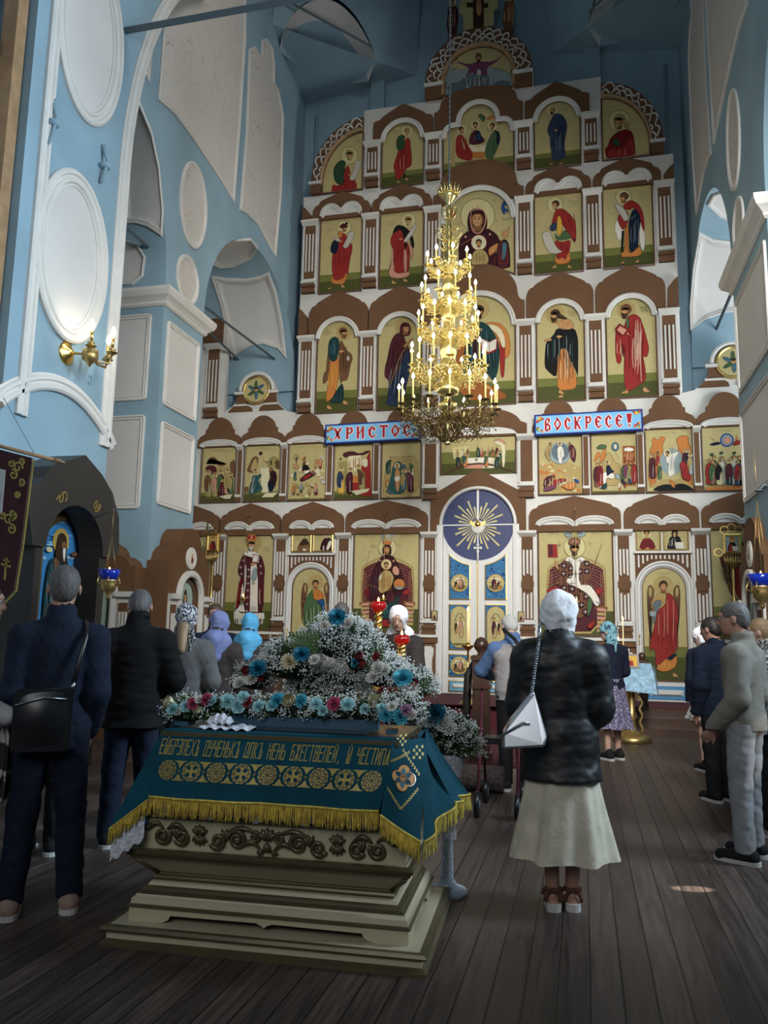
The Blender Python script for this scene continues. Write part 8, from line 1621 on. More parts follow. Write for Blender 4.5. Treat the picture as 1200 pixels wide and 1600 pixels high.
LF = Fr((x, y-.02, 1.03), (1, 0, 0), (0, .25, .97), (0, -.97, .25)); p = Paint(LF, lambda X, Y: (X, Y)); p.mb.box(-.12, .12, 0, .20, 0, .02, 'frame_brown', None, LF); p.h = .021; p.P('y', rect(-.09, .09, .03, .17), 0); p.C('s', 0, .12, .02); p.P('r', rect(-.04, .04, .03, .10), 0); o = p.mb.build('lectern_icon', origin=(x, y, 1.0)); tag(o, 'small red-framed icon lying on the blue cloth of the right lectern', 'icon')
mb = MB(); mb.box(x-.26, x+.0, y+.18, y+.2, 1.08, 1.30, 'door_white'); o = mb.build('white_notice', origin=(x-.1, y+.2, 1.08)); tag(o, 'white sheet standing behind the small icon on the right lectern', 'sheet')
q = onY(968, 975, 12.6); t = thing('candle_stand', 'small candle stand with two thin lit candles behind the teal scarf', 'candle stand', (q[0], 12.6, 0)); mb = MB(); mb.lathe((q[0], 12.6, 0), [(.15, 0), (.15, .03), (.03, .08), (.025, 1.22), (.16, 1.25), (.16, 1.28)], 12, 'gold'); mb.build('stand', t)
for px, py in ((973, 978), (966, 1010), (963, 1012)):
    c = onY(px, py-8, 12.6); mb = MB(); mb.tube([(c[0], 12.6, 1.25), (c[0], 12.6, max(1.3, c[2]))], .008, 6, 'candle_wax'); o = mb.build('candle', t); mb = MB(); mb.lathe((c[0], 12.6, max(1.3, c[2])), [(.004, 0), (.016, .02), (.002, .07)], 6, 'flame'); mb.build('flame', o)
# ================================================================== PEOPLE: signed distance bodies turned into single smooth surfaces
V3 = lambda *a: np.array(a, float)
class SDF:
    def __init__(s, lo, hi, h):
        s.h = h; s.lo = V3(*lo); n = [int((hi[i]-lo[i])/h)+2 for i in range(3)]; s.D = np.full(n, 1e3, np.float32)
        s.ax = [lo[i]+h*np.arange(n[i]) for i in range(3)]
    def sub(s, lo, hi):
        i0 = [max(0, int((lo[i]-s.lo[i])/s.h)) for i in range(3)]; i1 = [min(s.D.shape[i], int((hi[i]-s.lo[i])/s.h)+2) for i in range(3)]
        if any(b <= a for a, b in zip(i0, i1)): return None, None
        sl = tuple(slice(a, b) for a, b in zip(i0, i1)); return sl, np.meshgrid(*[s.ax[i][sl[i]] for i in range(3)], indexing='ij', sparse=True)
    def un(s, sl, d, k):
        A = s.D[sl]
        if k > 0: hh = np.clip(.5+.5*(A-d)/k, 0, 1); s.D[sl] = np.where(A > 100, d, A*(1-hh)+d*hh-k*hh*(1-hh))
        else: s.D[sl] = np.minimum(A, d)
    def cap(s, a, b, ra, rb=None, k=.02, sy=1, neg=False):
        rb = ra if rb is None else rb; a, b = V3(*a), V3(*b); m = max(ra, rb)+k+.03; sl, g = s.sub(np.minimum(a, b)-m, np.maximum(a, b)+m)
        if sl is None: return
        ab = b-a; L = max(ab@ab, 1e-9); P = [g[i]-a[i] for i in range(3)]; t = np.clip((P[0]*ab[0]+P[1]*ab[1]+P[2]*ab[2])/L, 0, 1)
        d = np.sqrt((P[0]-ab[0]*t)**2+((P[1]-ab[1]*t)/sy)**2+(P[2]-ab[2]*t)**2)-(ra+(rb-ra)*t); d = (d*min(1, sy)).astype(np.float32)
        if neg: s.D[sl] = np.maximum(s.D[sl], -d)
        else: s.un(sl, d, k)
    def ell(s, c, r, k=.02, R=None, neg=False):
        c = V3(*c); m = max(r)+k+.03; sl, g = s.sub(c-m, c+m)
        if sl is None: return
        P = [g[i]-c[i] for i in range(3)]
        if R is not None: P = [P[0]*R[0, i]+P[1]*R[1, i]+P[2]*R[2, i] for i in range(3)]
        d = ((np.sqrt((P[0]/r[0])**2+(P[1]/r[1])**2+(P[2]/r[2])**2)-1)*min(r)).astype(np.float32)
        if neg: s.D[sl] = np.maximum(s.D[sl], -d)
        else: s.un(sl, d, k)
    def stk(s, rows, k=.02, fold=None):
        """rows: (z, rx, ry, cx, cy), a body of elliptical sections"""
        rows = [tuple(r)+(0,)*(5-len(r)) for r in rows]; A = np.array(sorted(rows)); z0, z1 = A[0, 0], A[-1, 0]; m = max(A[:, 1].max(), A[:, 2].max())+.06
        cx, cy = A[:, 3], A[:, 4]; sl, g = s.sub((cx.min()-m, cy.min()-m, z0-.05), (cx.max()+m, cy.max()+m, z1+.05))
        f = lambda c: np.interp(g[2], A[:, 0], A[:, c]); rx, ry, ox, oy = f(1), f(2), f(3), f(4); X, Y = g[0]-ox, g[1]-oy
        q = np.sqrt((X/rx)**2+(Y/ry)**2); 
        if fold is not None: q = q-fold(np.arctan2(Y/ry, X/rx), g[2])
        d = (q-1)*np.minimum(rx, ry); d = np.maximum(d, np.maximum(z0-g[2], g[2]-z1)).astype(np.float32); s.un(sl, d, k)
    def noise(s, amp, f, seed=0, zs=1.0):
        X, Y, Z = np.meshgrid(*s.ax, indexing='ij', sparse=True); r = np.random.RandomState(seed); d = 0
        for i in range(5):
            v = r.normal(size=3)*f*(1+.35*i); v[2] *= zs; d = d+np.sin(X*v[0]+Y*v[1]+Z*v[2]+r.uniform(0, 6)+1.3*np.sin(X*v[1]*.6+Z*v[0]*.8))*(1/(1+.5*i))
        s.D += (amp*np.maximum(d, -.8)*.5).astype(np.float32)
    def mesh(s, name, parent, m, label=None, zmin=None, zmax=None):
        if zmin is not None: s.D = np.maximum(s.D, (zmin-s.ax[2])[None, None, :].astype(np.float32))
        if zmax is not None: s.D = np.maximum(s.D, (s.ax[2]-zmax)[None, None, :].astype(np.float32))
        D = np.pad(s.D, 1, constant_values=1.0); I = D < 0; n = D.shape; C = np.zeros([k-1 for k in n]+[3], np.float32); W = np.zeros([k-1 for k in n], np.float32)
        quads = []
        S_ = lambda o, ax=None: tuple(slice(o[i], n[i]-1+o[i]) for i in range(3))
        for ax in range(3):
            e = [0, 0, 0]; e[ax] = 1; u, v = [q for q in range(3) if q != ax]
            for du in (0, 1):
                for dv in (0, 1):
                    o = [0, 0, 0]; o[u] = du; o[v] = dv; o2 = list(o); o2[ax] = 1; a = D[S_(o)]; b = D[S_(o2)]; c = (a < 0) != (b < 0); t = np.where(c, a/(a-b+1e-12), 0); W += c
                    for q in range(3): C[..., q] += c*((t if q == ax else o[q]))
        act = W > 0; ids = -np.ones(W.shape, np.int64); ids[act] = np.arange(act.sum()); ix = np.argwhere(act); P = (ix+C[act]/W[act][:, None]-1)*s.h+s.lo
        for ax in range(3):
            u, v = [(1, 2), (2, 0), (0, 1)][ax]; sl0 = [slice(None)]*3; sl1 = [slice(None)]*3; sl0[ax] = slice(0, n[ax]-1); sl1[ax] = slice(1, n[ax]); a = I[tuple(sl0)]; b = I[tuple(sl1)]; E = np.argwhere(a != b)
            if not len(E): continue
            du = np.zeros(3, int); du[u] = 1; dv = np.zeros(3, int); dv[v] = 1; G = lambda o: ids[tuple((E-o).T)]
            q = np.stack([G(du+dv), G(dv), G(0*du), G(du)], 1); fl = a[tuple(E.T)]; q[~fl] = q[~fl][:, ::-1]; quads.append(q)
        F = np.concatenate(quads); me = bpy.data.meshes.new(name); me.from_pydata(P.tolist(), [], F.tolist()); me.materials.append(MATS[m]); me.polygons.foreach_set('use_smooth', [True]*len(F)); me.update()
        o = bpy.data.objects.new(name, me); COL.objects.link(o); o.parent = parent
        if label: o['label'] = label
        return o
def rot(yaw, pitch=0, roll=0):
    y, p, r = [math.radians(v) for v in (yaw, pitch, roll)]
    Rz = np.array([[math.cos(y), -math.sin(y), 0], [math.sin(y), math.cos(y), 0], [0, 0, 1]]); Rx = np.array([[1, 0, 0], [0, math.cos(p), -math.sin(p)], [0, math.sin(p), math.cos(p)]]); Ry = np.array([[math.cos(r), 0, math.sin(r)], [0, 1, 0], [-math.sin(r), 0, math.cos(r)]])
    return Rz@Rx@Ry
mat('skin', (0.36, 0.19, 0.13), 0.55, noise=(14, 0.08)); mat('skin_pale', (0.46, 0.28, 0.21), 0.55, noise=(14, 0.08)); mat('lips', (0.28, 0.09, 0.07), 0.5); mat('eye_white', (0.34, 0.31, 0.29), 0.3); mat('eye_dark', (0.03, 0.02, 0.015), 0.2)
def cm(n, c, b=(60, .3, .004), r=.85, **k): mat(n, c, r, spec=.22 if r > .6 else .5, noise=k.pop('noise', (9, .15)), bump=b, **k)
cm('denim', (0.008, 0.014, 0.030)); cm('navy', (0.008, 0.012, 0.026)); cm('black_wool', (0.0035, 0.0035, 0.004)); cm('grey_wool', (0.115, 0.112, 0.11)); cm('taupe', (0.045, 0.036, 0.034)); cm('white_cotton', (0.5, 0.5, 0.52)); cm('beige', (0.20, 0.185, 0.155)); cm('cream_linen', (0.56, 0.51, 0.40), (26, .5, .01)); cm('black_nylon', (0.006, 0.006, 0.007), (12, .4, .012), .5); cm('light_jean', (0.25, 0.25, 0.255)); cm('blue_shirt', (0.10, 0.17, 0.33)); cm('grey_vest', (0.30, 0.285, 0.28)); cm('dark_trousers', (0.012, 0.012, 0.014)); cm('hair_grey', (0.085, 0.08, 0.078), (160, .6, .004), .6); cm('hair_white', (0.48, 0.47, 0.45), (160, .6, .004), .6); cm('hair_brown', (0.06, 0.032, 0.018), (160, .6, .004), .5); cm('hair_dark', (0.02, 0.014, 0.012), (160, .6, .004), .5); cm('hair_fair', (0.28, 0.18, 0.10), (160, .6, .004), .5)
cm('scarf_lavender', (0.17, 0.20, 0.38)); cm('scarf_blue', (0.10, 0.38, 0.62)); cm('scarf_white', (0.88, 0.87, 0.90), (40, .5, .006), noise=(45, .18)); cm('shoe_beige', (0.30, 0.21, 0.17)); cm('shoe_black', (0.012, 0.012, 0.013)); cm('sole_white', (0.5, 0.48, 0.45)); cm('leather_brown', (0.11, 0.045, 0.03)); mat('leather_black', (0.008, 0.008, 0.009), 0.3); mat('silver', (0.42, 0.44, 0.47), 0.3, metal=0.85)
def pattern(name, c1, c2, sc, th):
    m = mat(name, c1, .85); nt = m.node_tree; N = nt.nodes.new; tc = N('ShaderNodeTexCoord'); v = N('ShaderNodeTexNoise'); v.inputs['Scale'].default_value = sc; v.inputs['Detail'].default_value = 2; r = N('ShaderNodeValToRGB'); e = r.color_ramp.elements; e[0].position = th-.02; e[0].color = (*c1, 1); e[1].position = th+.02; e[1].color = (*c2, 1)
    nt.links.new(tc.outputs['Object'], v.inputs['Vector']); nt.links.new(v.outputs['Fac'], r.inputs[0]); nt.links.new(r.outputs[0], nt.nodes['Principled BSDF'].inputs['Base Color'])
pattern('scarf_bw', (0.018, 0.02, 0.035), (0.5, 0.5, 0.52), 58, .5); pattern('scarf_teal', (0.02, 0.06, 0.10), (0.16, 0.34, 0.40), 14, .46); pattern('skirt_floral', (0.045, 0.04, 0.10), (0.34, 0.32, 0.42), 70, .53); pattern('skirt_bw', (0.03, 0.03, 0.035), (0.42, 0.42, 0.40), 60, .5); pattern('fur_bw', (0.02, 0.02, 0.02), (0.4, 0.4, 0.38), 11, .52)
def person(label, loc, face, H=1.7, fem=False, head=(0, 0, 0), bend=0, arms=None, skin='skin', hair=None, hairm='hair_grey', top=None, bottom=None, shoes='shoe_black', sole='sole_white', stance=.0, h=.0085, nohair=False, bare=False):
    """head=(yaw,pitch,roll); arms=[(elbow offset, wrist offset)...] left,right from the shoulder; top=(material, grow, hem z, kind)"""
    t = thing('person', label, 'person', (0, 0, 0)); s = H/1.72; sw = .160*s if fem else .174*s; bz = lambda z: -math.tan(math.radians(bend))*max(0, z-.95*s)*-1
    off = lambda z: math.sin(math.radians(bend))*max(0, z-.92*s); dz = lambda z: (1-math.cos(math.radians(bend)))*max(0, z-.92*s)
    sh = lambda x: V3(x, off(1.42*s)-.01, 1.375*s-dz(1.42*s)); nb = V3(0, off(1.47*s)-.01, 1.46*s-dz(1.47*s)); R = rot(*head); hc = nb+V3(0, .02, .055*s)+R@V3(0, .025, .11)*s
    if arms is None: arms = [((-.05, -.03, -.29), (-.035, .06, -.54)), ((.05, -.03, -.29), (.035, .06, -.54))]
    A = []
    for sx, (e, w) in zip((-1, 1), arms): p0 = sh(sx*sw); A.append((p0, p0+V3(*e)*s, p0+V3(*w)*s))
    xs = [q[0] for a in A for q in a]; ys = [q[1] for a in A for q in a]+[hc[1]]; lo = (min(xs)-.16, min(-.2, min(ys)-.17), -.01); hi = (max(xs)+.16, max(.22, max(ys)+.17), hc[2]+.2*s)
    B = SDF(lo, hi, h); hp = [V3(-.085*s, 0, .90*s), V3(.085*s, 0, .90*s)]; ft = [V3(-.09*s-stance, -.0, .07*s), V3(.09*s+stance, .02, .07*s)]
    tor = [(z*s-dz(z*s), rx*s, ry*s, 0, off(z*s)+cy) for z, rx, ry, cy in ((.84, .150, .105, 0), (.95, .158 if fem else .150, .108, 0), (1.05, .120 if fem else .135, .095, 0), (1.2, .135 if fem else .150, .10, 0), (1.33, .155 if fem else .170, .10, 0), (1.41, .13, .08, -.005), (1.46, .06, .055, -.005))]
    B.stk(tor, .03); B.cap(nb-V3(0, 0, .03), hc-R@V3(0, .02, .05)*s, .056*s, .052*s, .03)
    for a, b_ in zip(hp, ft): kn = (a+b_)/2+V3(0, .015, .02); B.cap(a, kn, .080*s, .054*s, .03); B.cap(kn, b_, .052*s, .036*s, .02); B.cap(b_-V3(0, .03, .035*s), b_+V3(0, .13*s, -.045*s), .036*s, .028*s, .02)
    for (p0, e, w), sx in zip(A, (-1, 1)):
        B.cap(nb-V3(0, 0, .045*s), p0, .045*s, .045*s, .03); B.cap(p0, e, .050*s, .040*s, .03); B.cap(e, w, .040*s, .027*s, .015); d = w-e; d /= np.linalg.norm(d); u = np.cross(d, V3(sx, 0, 0.01)); u = u/(np.linalg.norm(u)+1e-9); sd = np.cross(d, u); pc = w+d*.05*s
        B.cap(w, pc+d*.035*s, .026*s, .030*s, .012)
        for i, L_ in enumerate((.070, .080, .075, .060)): a = pc+d*.03*s+u*(i-1.5)*.019*s; m_ = a+d*L_*.5*s+sd*.008*sx; B.cap(a, m_, .0098*s, .009*s, .004); B.cap(m_, m_+d*L_*.42*s+sd*.022*s*sx*-1, .009*s, .008*s, .003)
        a = pc-u*.022*s-d*.01; B.cap(a, a+(d*.030-u*.030)*s, .012*s, .010*s, .008); B.cap(a+(d*.030-u*.030)*s, a+(d*.058-u*.036)*s, .010*s, .009*s, .003)
    P = lambda x, y, z: hc+R@V3(x, y, z)*s
    B.ell(P(0, -.012, .025), (.074*s, .092*s, .090*s), .02, R); B.ell(P(0, .022, -.035), (.058*s, .068*s, .078*s), .03, R); B.ell(P(0, .045, -.085), (.034*s, .036*s, .026*s), .02, R)
    B.cap(P(0, .082, .022), P(0, .104, -.022), .009*s, .015*s, .012); B.cap(P(0, .080, .038), P(0, .078, .038), .018, .018, .02); B.cap(P(-.035, .070, .034), P(.035, .070, .034), .017*s, k=.015)
    for sx in (-1, 1): B.ell(P(sx*.030, .090, .012), (.016*s, .012*s, .011*s), 0, R, True); B.ell(P(sx*.079, -.008, -.005), (.010*s, .020*s, .032*s), .006, R)
    B.cap(P(-.018, .083, -.052), P(.018, .083, -.052), .010*s, k=.008)
    B.mesh('body', t, skin)
    if not nohair:
        for sx in (-1, 1):
            m = MB(); m.ball(P(sx*.030, .081, .012), .0118*s, 'eye_white', None, 8, 6); m.ball(P(sx*.030, .0905, .012), .0055*s, 'eye_dark', None, 6, 5); m.build('eye', t)
        m = MB(); m.tube([P(-.022, .088, -.054), P(0, .0945, -.050), P(.022, .088, -.054)], [.003, .006, .003], 6, 'lips'); m.build('lips', t)
    def hairmesh(kind, m):
        G = SDF(hc-.22, hc+.22, .007)
        if kind == 'short': G.ell(P(0, -.014, .035), (.081*s, .098*s, .092*s), 0, R); G.ell(P(0, -.06, -.02), (.062*s, .045*s, .06*s), .03, R); G.ell(P(0, .085, -.045), (.09*s, .085*s, .095*s), 0, R, True); G.cap(P(-.1, .03, -.03), P(.1, .03, -.03), .035*s, neg=True); G.noise(.003, 110, 3)
        elif kind == 'long': G.ell(P(0, -.016, .033), (.086*s, .104*s, .098*s), 0, R); G.cap(P(0, -.07, 0), P(0, -.10, -.20), .065*s, .05*s, .03); G.ell(P(0, .10, -.04), (.065*s, .085*s, .10*s), 0, R, True); G.noise(.003, 90, 4)
        elif kind == 'fringe': G.ell(P(0, -.005, .03), (.084*s, .104*s, .094*s), 0, R); G.ell(P(0, .09, -.06), (.058*s, .07*s, .075*s), 0, R, True); G.noise(.003, 90, 5)
        return G.mesh('hair', t, m)
    def scarf(m, tail=0, long=False, tight=False, big=1.0):
        G = SDF(hc-V3(.26, .30, .36), hc+V3(.26, .26, .22), .008); G.ell(P(0, -.018, .03), (.096*s*big, .115*s*big, .108*s*big), 0, R); G.ell(P(0, -.03, -.06), (.070*s*big, .075*s*big, .085*s*big), .03, R)
        if not tight: G.cap(P(0, -.03, -.08), nb+V3(0, -.01, .02), .068*s, .085*s, .03)
        if long: G.cap(nb+V3(-.05, -.04, -.005), nb+V3(.05, -.04, -.005), .095*s, k=.04); G.cap(nb+V3(0, -.07, .0), nb+V3(0, -.10, -.13), .09*s, .07*s, .05)
        G.ell(P(0, .105, -.035), (.058*s, .075*s, .090*s), 0, R, True); G.noise(.008, 26, 7, 1.6); G.noise(.003, 60, 8); o = G.mesh('headscarf', t, m)
        if tail:
            mb = MB(); q = P(tail*.05, -.10, -.09)
            for k, (dx, L_) in enumerate(((.0, .17), (.035, .10))): mb.grid(lambda u, v: q+V3(tail*(.03+dx)*v+(.035-.03*v)*(u-.5)*2, -.02-.03*v+.012*math.sin(u*7), -L_*v), 6, 8, m)
            mb.build('scarf_tail', o)
        return o
    if hair: (scarf(hairm, *hair[1:]) if hair[0] == 'scarf' else hairmesh(hair[0], hairm))
    if top:
        m, g, hem, kind = top; hem *= s; G = SDF((lo[0]-.05, lo[1]-.05, hem-.02), (hi[0]+.05, hi[1]+.05, nb[2]+.14), .0095)
        rows = [(z, rx+g, ry+g, cx, cy) for z, rx, ry, cx, cy in tor if z < nb[2]-.02]; z0 = rows[0]; fl = .02 if kind in ('coat', 'puffy') else .0
        zz = sorted(rows); zz = [r for r in zz if r[0] > hem+.02]; zz = [(hem, zz[0][1]+fl*(1.5 if kind == 'coat' else .8), zz[0][2]+fl*1.3, 0, zz[0][4]*.8)]+zz+[(nb[2]+(.0 if kind != 'puffy' else .02), .085*s+g*.5, .075*s+g*.5, 0, off(1.45*s)-.01)]
        G.stk(zz, .03, (lambda a, z: .012*np.sin(z*48+1.5*np.sin(a*2)) if kind == 'puffy' else .02*np.sin(a*5+z*9)*np.clip((1.2*s-z)*2, 0, 1)))
        if kind != 'vest':
            for (p0, e, w) in A: G.cap(nb-V3(0, 0, .055*s), p0+V3(0, 0, -.01), .048*s+g, .050*s+g, .04); G.cap(p0+V3(0, 0, -.01), e, .056*s+g, .050*s+g, .035); d = (w-e)/np.linalg.norm(w-e); G.cap(e, w-d*.005, .052*s+g, .038*s+g*.8, .02)
        cr = .072*s+g*.4; G.cap(nb+V3(0, -.012, -.02), nb+V3(0, -.0, .035*s if kind != 'coat' else .07*s), cr, cr-.004, .02); G.cap(nb+V3(0, .0, .055), nb+V3(0, .03, .20), cr-.022, neg=True)
        G.noise(.005, 13, len(label), 1.5); G.noise(.0022, 42, len(label)+1, 1.6); G.mesh({'coat': 'coat', 'puffy': 'jacket', 'vest': 'vest'}.get(kind, 'jacket'), t, m, zmin=hem)
    if bottom:
        kind, m, z1 = bottom; z1 *= s
        if kind == 'trousers':
            G = SDF((-.35, -.25, .02), (.35, .28, 1.08*s), .0095); G.stk([(.86*s, .158*s, .115*s), (.95*s, .165*s, .118*s), (1.04*s, .14*s, .105*s)], .03)
            for a, b_ in zip(hp, ft): kn = (a+b_)/2+V3(0, .015, .02); G.cap(a, kn, .098*s, .078*s, .03); G.cap(kn, b_+V3(0, -.005, .01), .076*s, .066*s, .02)
            G.noise(.006, 20, len(label)+3, 1.4); G.mesh('trousers', t, m, zmin=z1)
        else:
            fl = {'skirt': .145, 'dress': .14}[kind]; mb = MB()
            def f(u, v): a = 2*PI*u; r = .14*s+.015+fl*.85*s*v**1.5+.018*math.sin(a*7+2)*v+.010*math.sin(a*13+v*3)*v; z = 1.02*s+(z1-1.02*s)*v; return V3(r*math.cos(a)*1.05, r*math.sin(a)*.82, z+.006*math.sin(a*7)*v)
            mb.grid(f, 96, 30, m); o = mb.build('skirt', t)
    for b_, sx in zip(ft, (-1, 1)):
        if shoes == 'sandal':
            mb = MB(); Fo = Fr((b_[0], b_[1], 0), (1, 0, 0), (0, 1, 0), (0, 0, 1)); so = smooth([(-.04*s, -.085*s), (.04*s, -.085*s), (.045*s, 0), (.055*s, .10*s), (.03*s, .175*s), (-.03*s, .175*s), (-.05*s, .10*s), (-.042*s, 0)], 2); mb.prism(Fo, so, .0, .04, 'sole_white'); sn = mb.build('sandal', t); mb = MB()
            for y0, zt, r_ in ((-.045, .105, .044), (.085, .085, .05)): mb.tube([(b_[0]+r_*s*math.cos(k*PI/8)*1.05, b_[1]+y0*s-.0, .045+(zt-.045)*math.sin(k*PI/8)) for k in range(9)], .012, 6, 'leather_brown', flat=1.0)
            mb.tube([(b_[0]+.043*s*math.cos(k*PI/6), b_[1]-.02-.035*s*math.sin(k*PI/6), .105) for k in range(-1, 8)], .011, 6, 'leather_brown'); mb.build('strap', sn); continue
        G = SDF((b_[0]-.1, b_[1]-.15, -.005), (b_[0]+.1, b_[1]+.26, .15), .0065); G.cap((b_[0], b_[1]-.045*s, .05), (b_[0], b_[1]+.04, .05), .050*s, .047*s, .02); G.cap((b_[0], b_[1]+.04, .045), (b_[0]+sx*.008, b_[1]+.155*s, .035), .046*s, .040*s, .02); G.cap((b_[0], b_[1]-.02, .07), (b_[0], b_[1]-.02, .10), .046*s, .044*s, .02); o = G.mesh('shoe', t, shoes, zmin=.012)
        mb = MB(); Fo = Fr((b_[0], b_[1], 0), (1, 0, 0), (0, 1, 0), (0, 0, 1)); mb.prism(Fo, smooth([(-.046*s, -.10*s), (.046*s, -.10*s), (.048*s, .02), (.052*s, .12*s), (.03*s, .205*s), (-.03*s, .205*s), (-.05*s, .12*s), (-.046*s, .02)], 2), .0, .026, sole); mb.build('sole', o)
    t.location = (loc[0], loc[1], loc[2] if len(loc) > 2 else 0); t.rotation_euler = (0, 0, math.radians(face)); return t, dict(hc=hc, nb=nb, A=A, s=s, P=P)
def held(mb, name, label, cat, per, parts=()):
    o = mb.build(name); tag(o, label, cat); o.location = per.location; o.rotation_euler = per.rotation_euler
    for nm, m2 in parts: c = m2.build(nm); c.parent = o
    return o
# 1 man in denim shirt, near left
p1, q = person('man seen from behind in a dark denim shirt and jeans with a black shoulder bag', (-2.74, 3.82), 34, 1.76, hair=('short',), top=('denim', .018, .80, 'shirt'), bottom=('trousers', 'navy', .06), shoes='shoe_beige', stance=.05, arms=[((-.025, -.02, -.29), (.0, .12, -.50)), ((.03, -.02, -.29), (.0, .12, -.50))])
mb = MB(); mb.grid(lambda u, v: V3(-.05+.27*(u-.5)+.0, -.185-.035*math.sin(PI*u)*math.sin(PI*v), 1.13-.30*v+.02*u), 12, 12, 'leather_black'); mb.prism(Fr((0, 0, 0), (1, 0, 0), (0, 0, 1), (0, -1, 0)), rrect(-.19, .09, .83, 1.14, .03), .125, .19, 'leather_black'); ms = MB(); ms.tube([(.08, -.16, 1.12), (.10, -.155, 1.25), (.13, -.13, 1.40), (.125, -.05, 1.485), (.10, .06, 1.46)], .014, 6, 'leather_black'); mz = MB(); mz.tube([(-.18, -.205, 1.06), (-.05, -.215, 1.10), (.06, -.205, 1.09)], .004, 5, 'silver'); mz.tube([(.075, -.175, 1.13), (.09, -.175, 1.17)], .010, 6, 'silver')
held(mb, 'shoulder_bag', 'black leather shoulder bag hanging on the back of the man in denim', 'bag', p1, (('strap', ms), ('zip', mz)))
# 2 woman at the left edge, profile
person('woman in a white shirt at the left picture edge, facing right', (-3.13, 3.64), -62, 1.66, True, skin='skin_pale', hair=('long',), hairm='hair_dark', top=('white_cotton', .02, .82, 'shirt'), bottom=('trousers', 'dark_trousers', .06), arms=[((-.03, .02, -.27), (.02, .2, -.36)), ((.04, .05, -.26), (-.02, .24, -.34))], shoes='sole_white')
mb = MB(); mb.grid(lambda u, v: V3(-.14+.30*u, .24+.05*math.sin(PI*u)+.05*math.sin(PI*v), 1.02-.46*v), 10, 10, 'fur_bw'); mb.grid(lambda u, v: V3(-.14+.30*u, .30-.12*math.sin(PI*u), 1.02-.46*v), 10, 10, 'fur_bw'); o = mb.build('patterned_jacket'); tag(o, 'black and white patterned jacket over the arm of the woman at the left edge', 'jacket'); o.location = (-3.22, 3.66, 0); o.rotation_euler = (0, 0, math.radians(-62))
# 3 man in black coat
person('man with bowed grey head in a black coat, next to the man in denim', (-3.05, 5.12), 28, 1.72, head=(0, -22, 0), hair=('short',), top=('black_wool', .034, .78, 'coat'), bottom=('trousers', 'denim', .06), sole='sole_white', arms=[((-.06, .0, -.28), (-.0, .18, -.42)), ((.09, -.0, -.27), (.03, .20, -.36))], stance=.03)
# 4 woman with patterned scarf, grey coat
person('woman in a black and white patterned headscarf and grey coat, seen from behind', (-3.02, 5.75), 20, 1.63, True, head=(-10, -10, 0), hair=('scarf', 1, False, True), hairm='scarf_bw', top=('grey_wool', .03, .62, 'coat'), bottom=('dress', 'dark_trousers', .35), arms=[((-.05, .02, -.27), (.02, .16, -.38)), ((.07, .03, -.25), (.0, .2, -.34))])
mb = MB(); G = SDF((-.12, -.2, 1.25), (.12, .0, 1.55), .008); G.cap((0, -.07, 1.47), (0, -.13, 1.30), .045, .030, .02); o = G.mesh('blonde_ponytail', None, 'hair_fair'); tag(o, 'fair hair hanging from under the black and white headscarf', 'hair'); o.location = (-3.02, 5.75, 0); o.rotation_euler = (0, 0, math.radians(20))
# 5, 6 two women beyond
person('woman in a lavender headscarf and dark brown coat, right of the grey coat', (-3.16, 6.62), 15, 1.60, True, head=(-15, -12, 0), hair=('scarf', 0, True), hairm='scarf_lavender', top=('taupe', .03, .60, 'coat'), bottom=('dress', 'dark_trousers', .35), arms=[((-.05, .02, -.27), (.02, .16, -.38)), ((.06, .04, -.26), (.0, .22, -.32))])
person('woman in a bright blue shawl, mostly hidden behind the lavender headscarf', (-3.17, 7.35), 12, 1.60, True, head=(0, -10, 0), hair=('scarf', 0, True), hairm='scarf_blue', top=('taupe', .03, .60, 'coat'), bottom=('dress', 'dark_trousers', .35), h=.011)
person('dark-haired person whose face looks back above the lavender headscarf', (-3.68, 7.65), 200, 1.70, False, skin='skin', hair=('short',), hairm='hair_brown', top=('navy', .02, .78, 'shirt'), bottom=('trousers', 'dark_trousers', .06), h=.011)
person('person glimpsed between the denim shirt and the saint in the black icon case', (-3.45, 4.75), 20, 1.60, True, skin='skin_pale', hair=('long',), hairm='hair_brown', top=('grey_wool', .02, .7, 'coat'), bottom=('trousers', 'dark_trousers', .06), h=.011)
# 7 man behind flowers
person('grey-haired man in front of the green angel door, hidden below the crown by the flowers', (-2.52, 8.3), 20, 1.75, hair=('short',), top=('grey_vest', .02, .8, 'shirt'), bottom=('trousers', 'dark_trousers', .06), h=.011)
# 8 woman bending over the candles
person('woman in a white headscarf and dark grey jacket bending her face over the candles', (-1.77, 7.95), 178, 1.72, True, head=(8, -17, 0), bend=14, skin='skin_pale', hair=('scarf', 0, True), hairm='scarf_white', top=('taupe', .03, .72, 'coat'), bottom=('trousers', 'dark_trousers', .06), arms=[((-.05, .10, -.25), (.0, .32, -.22)), ((.05, .10, -.25), (.0, .30, -.20))])
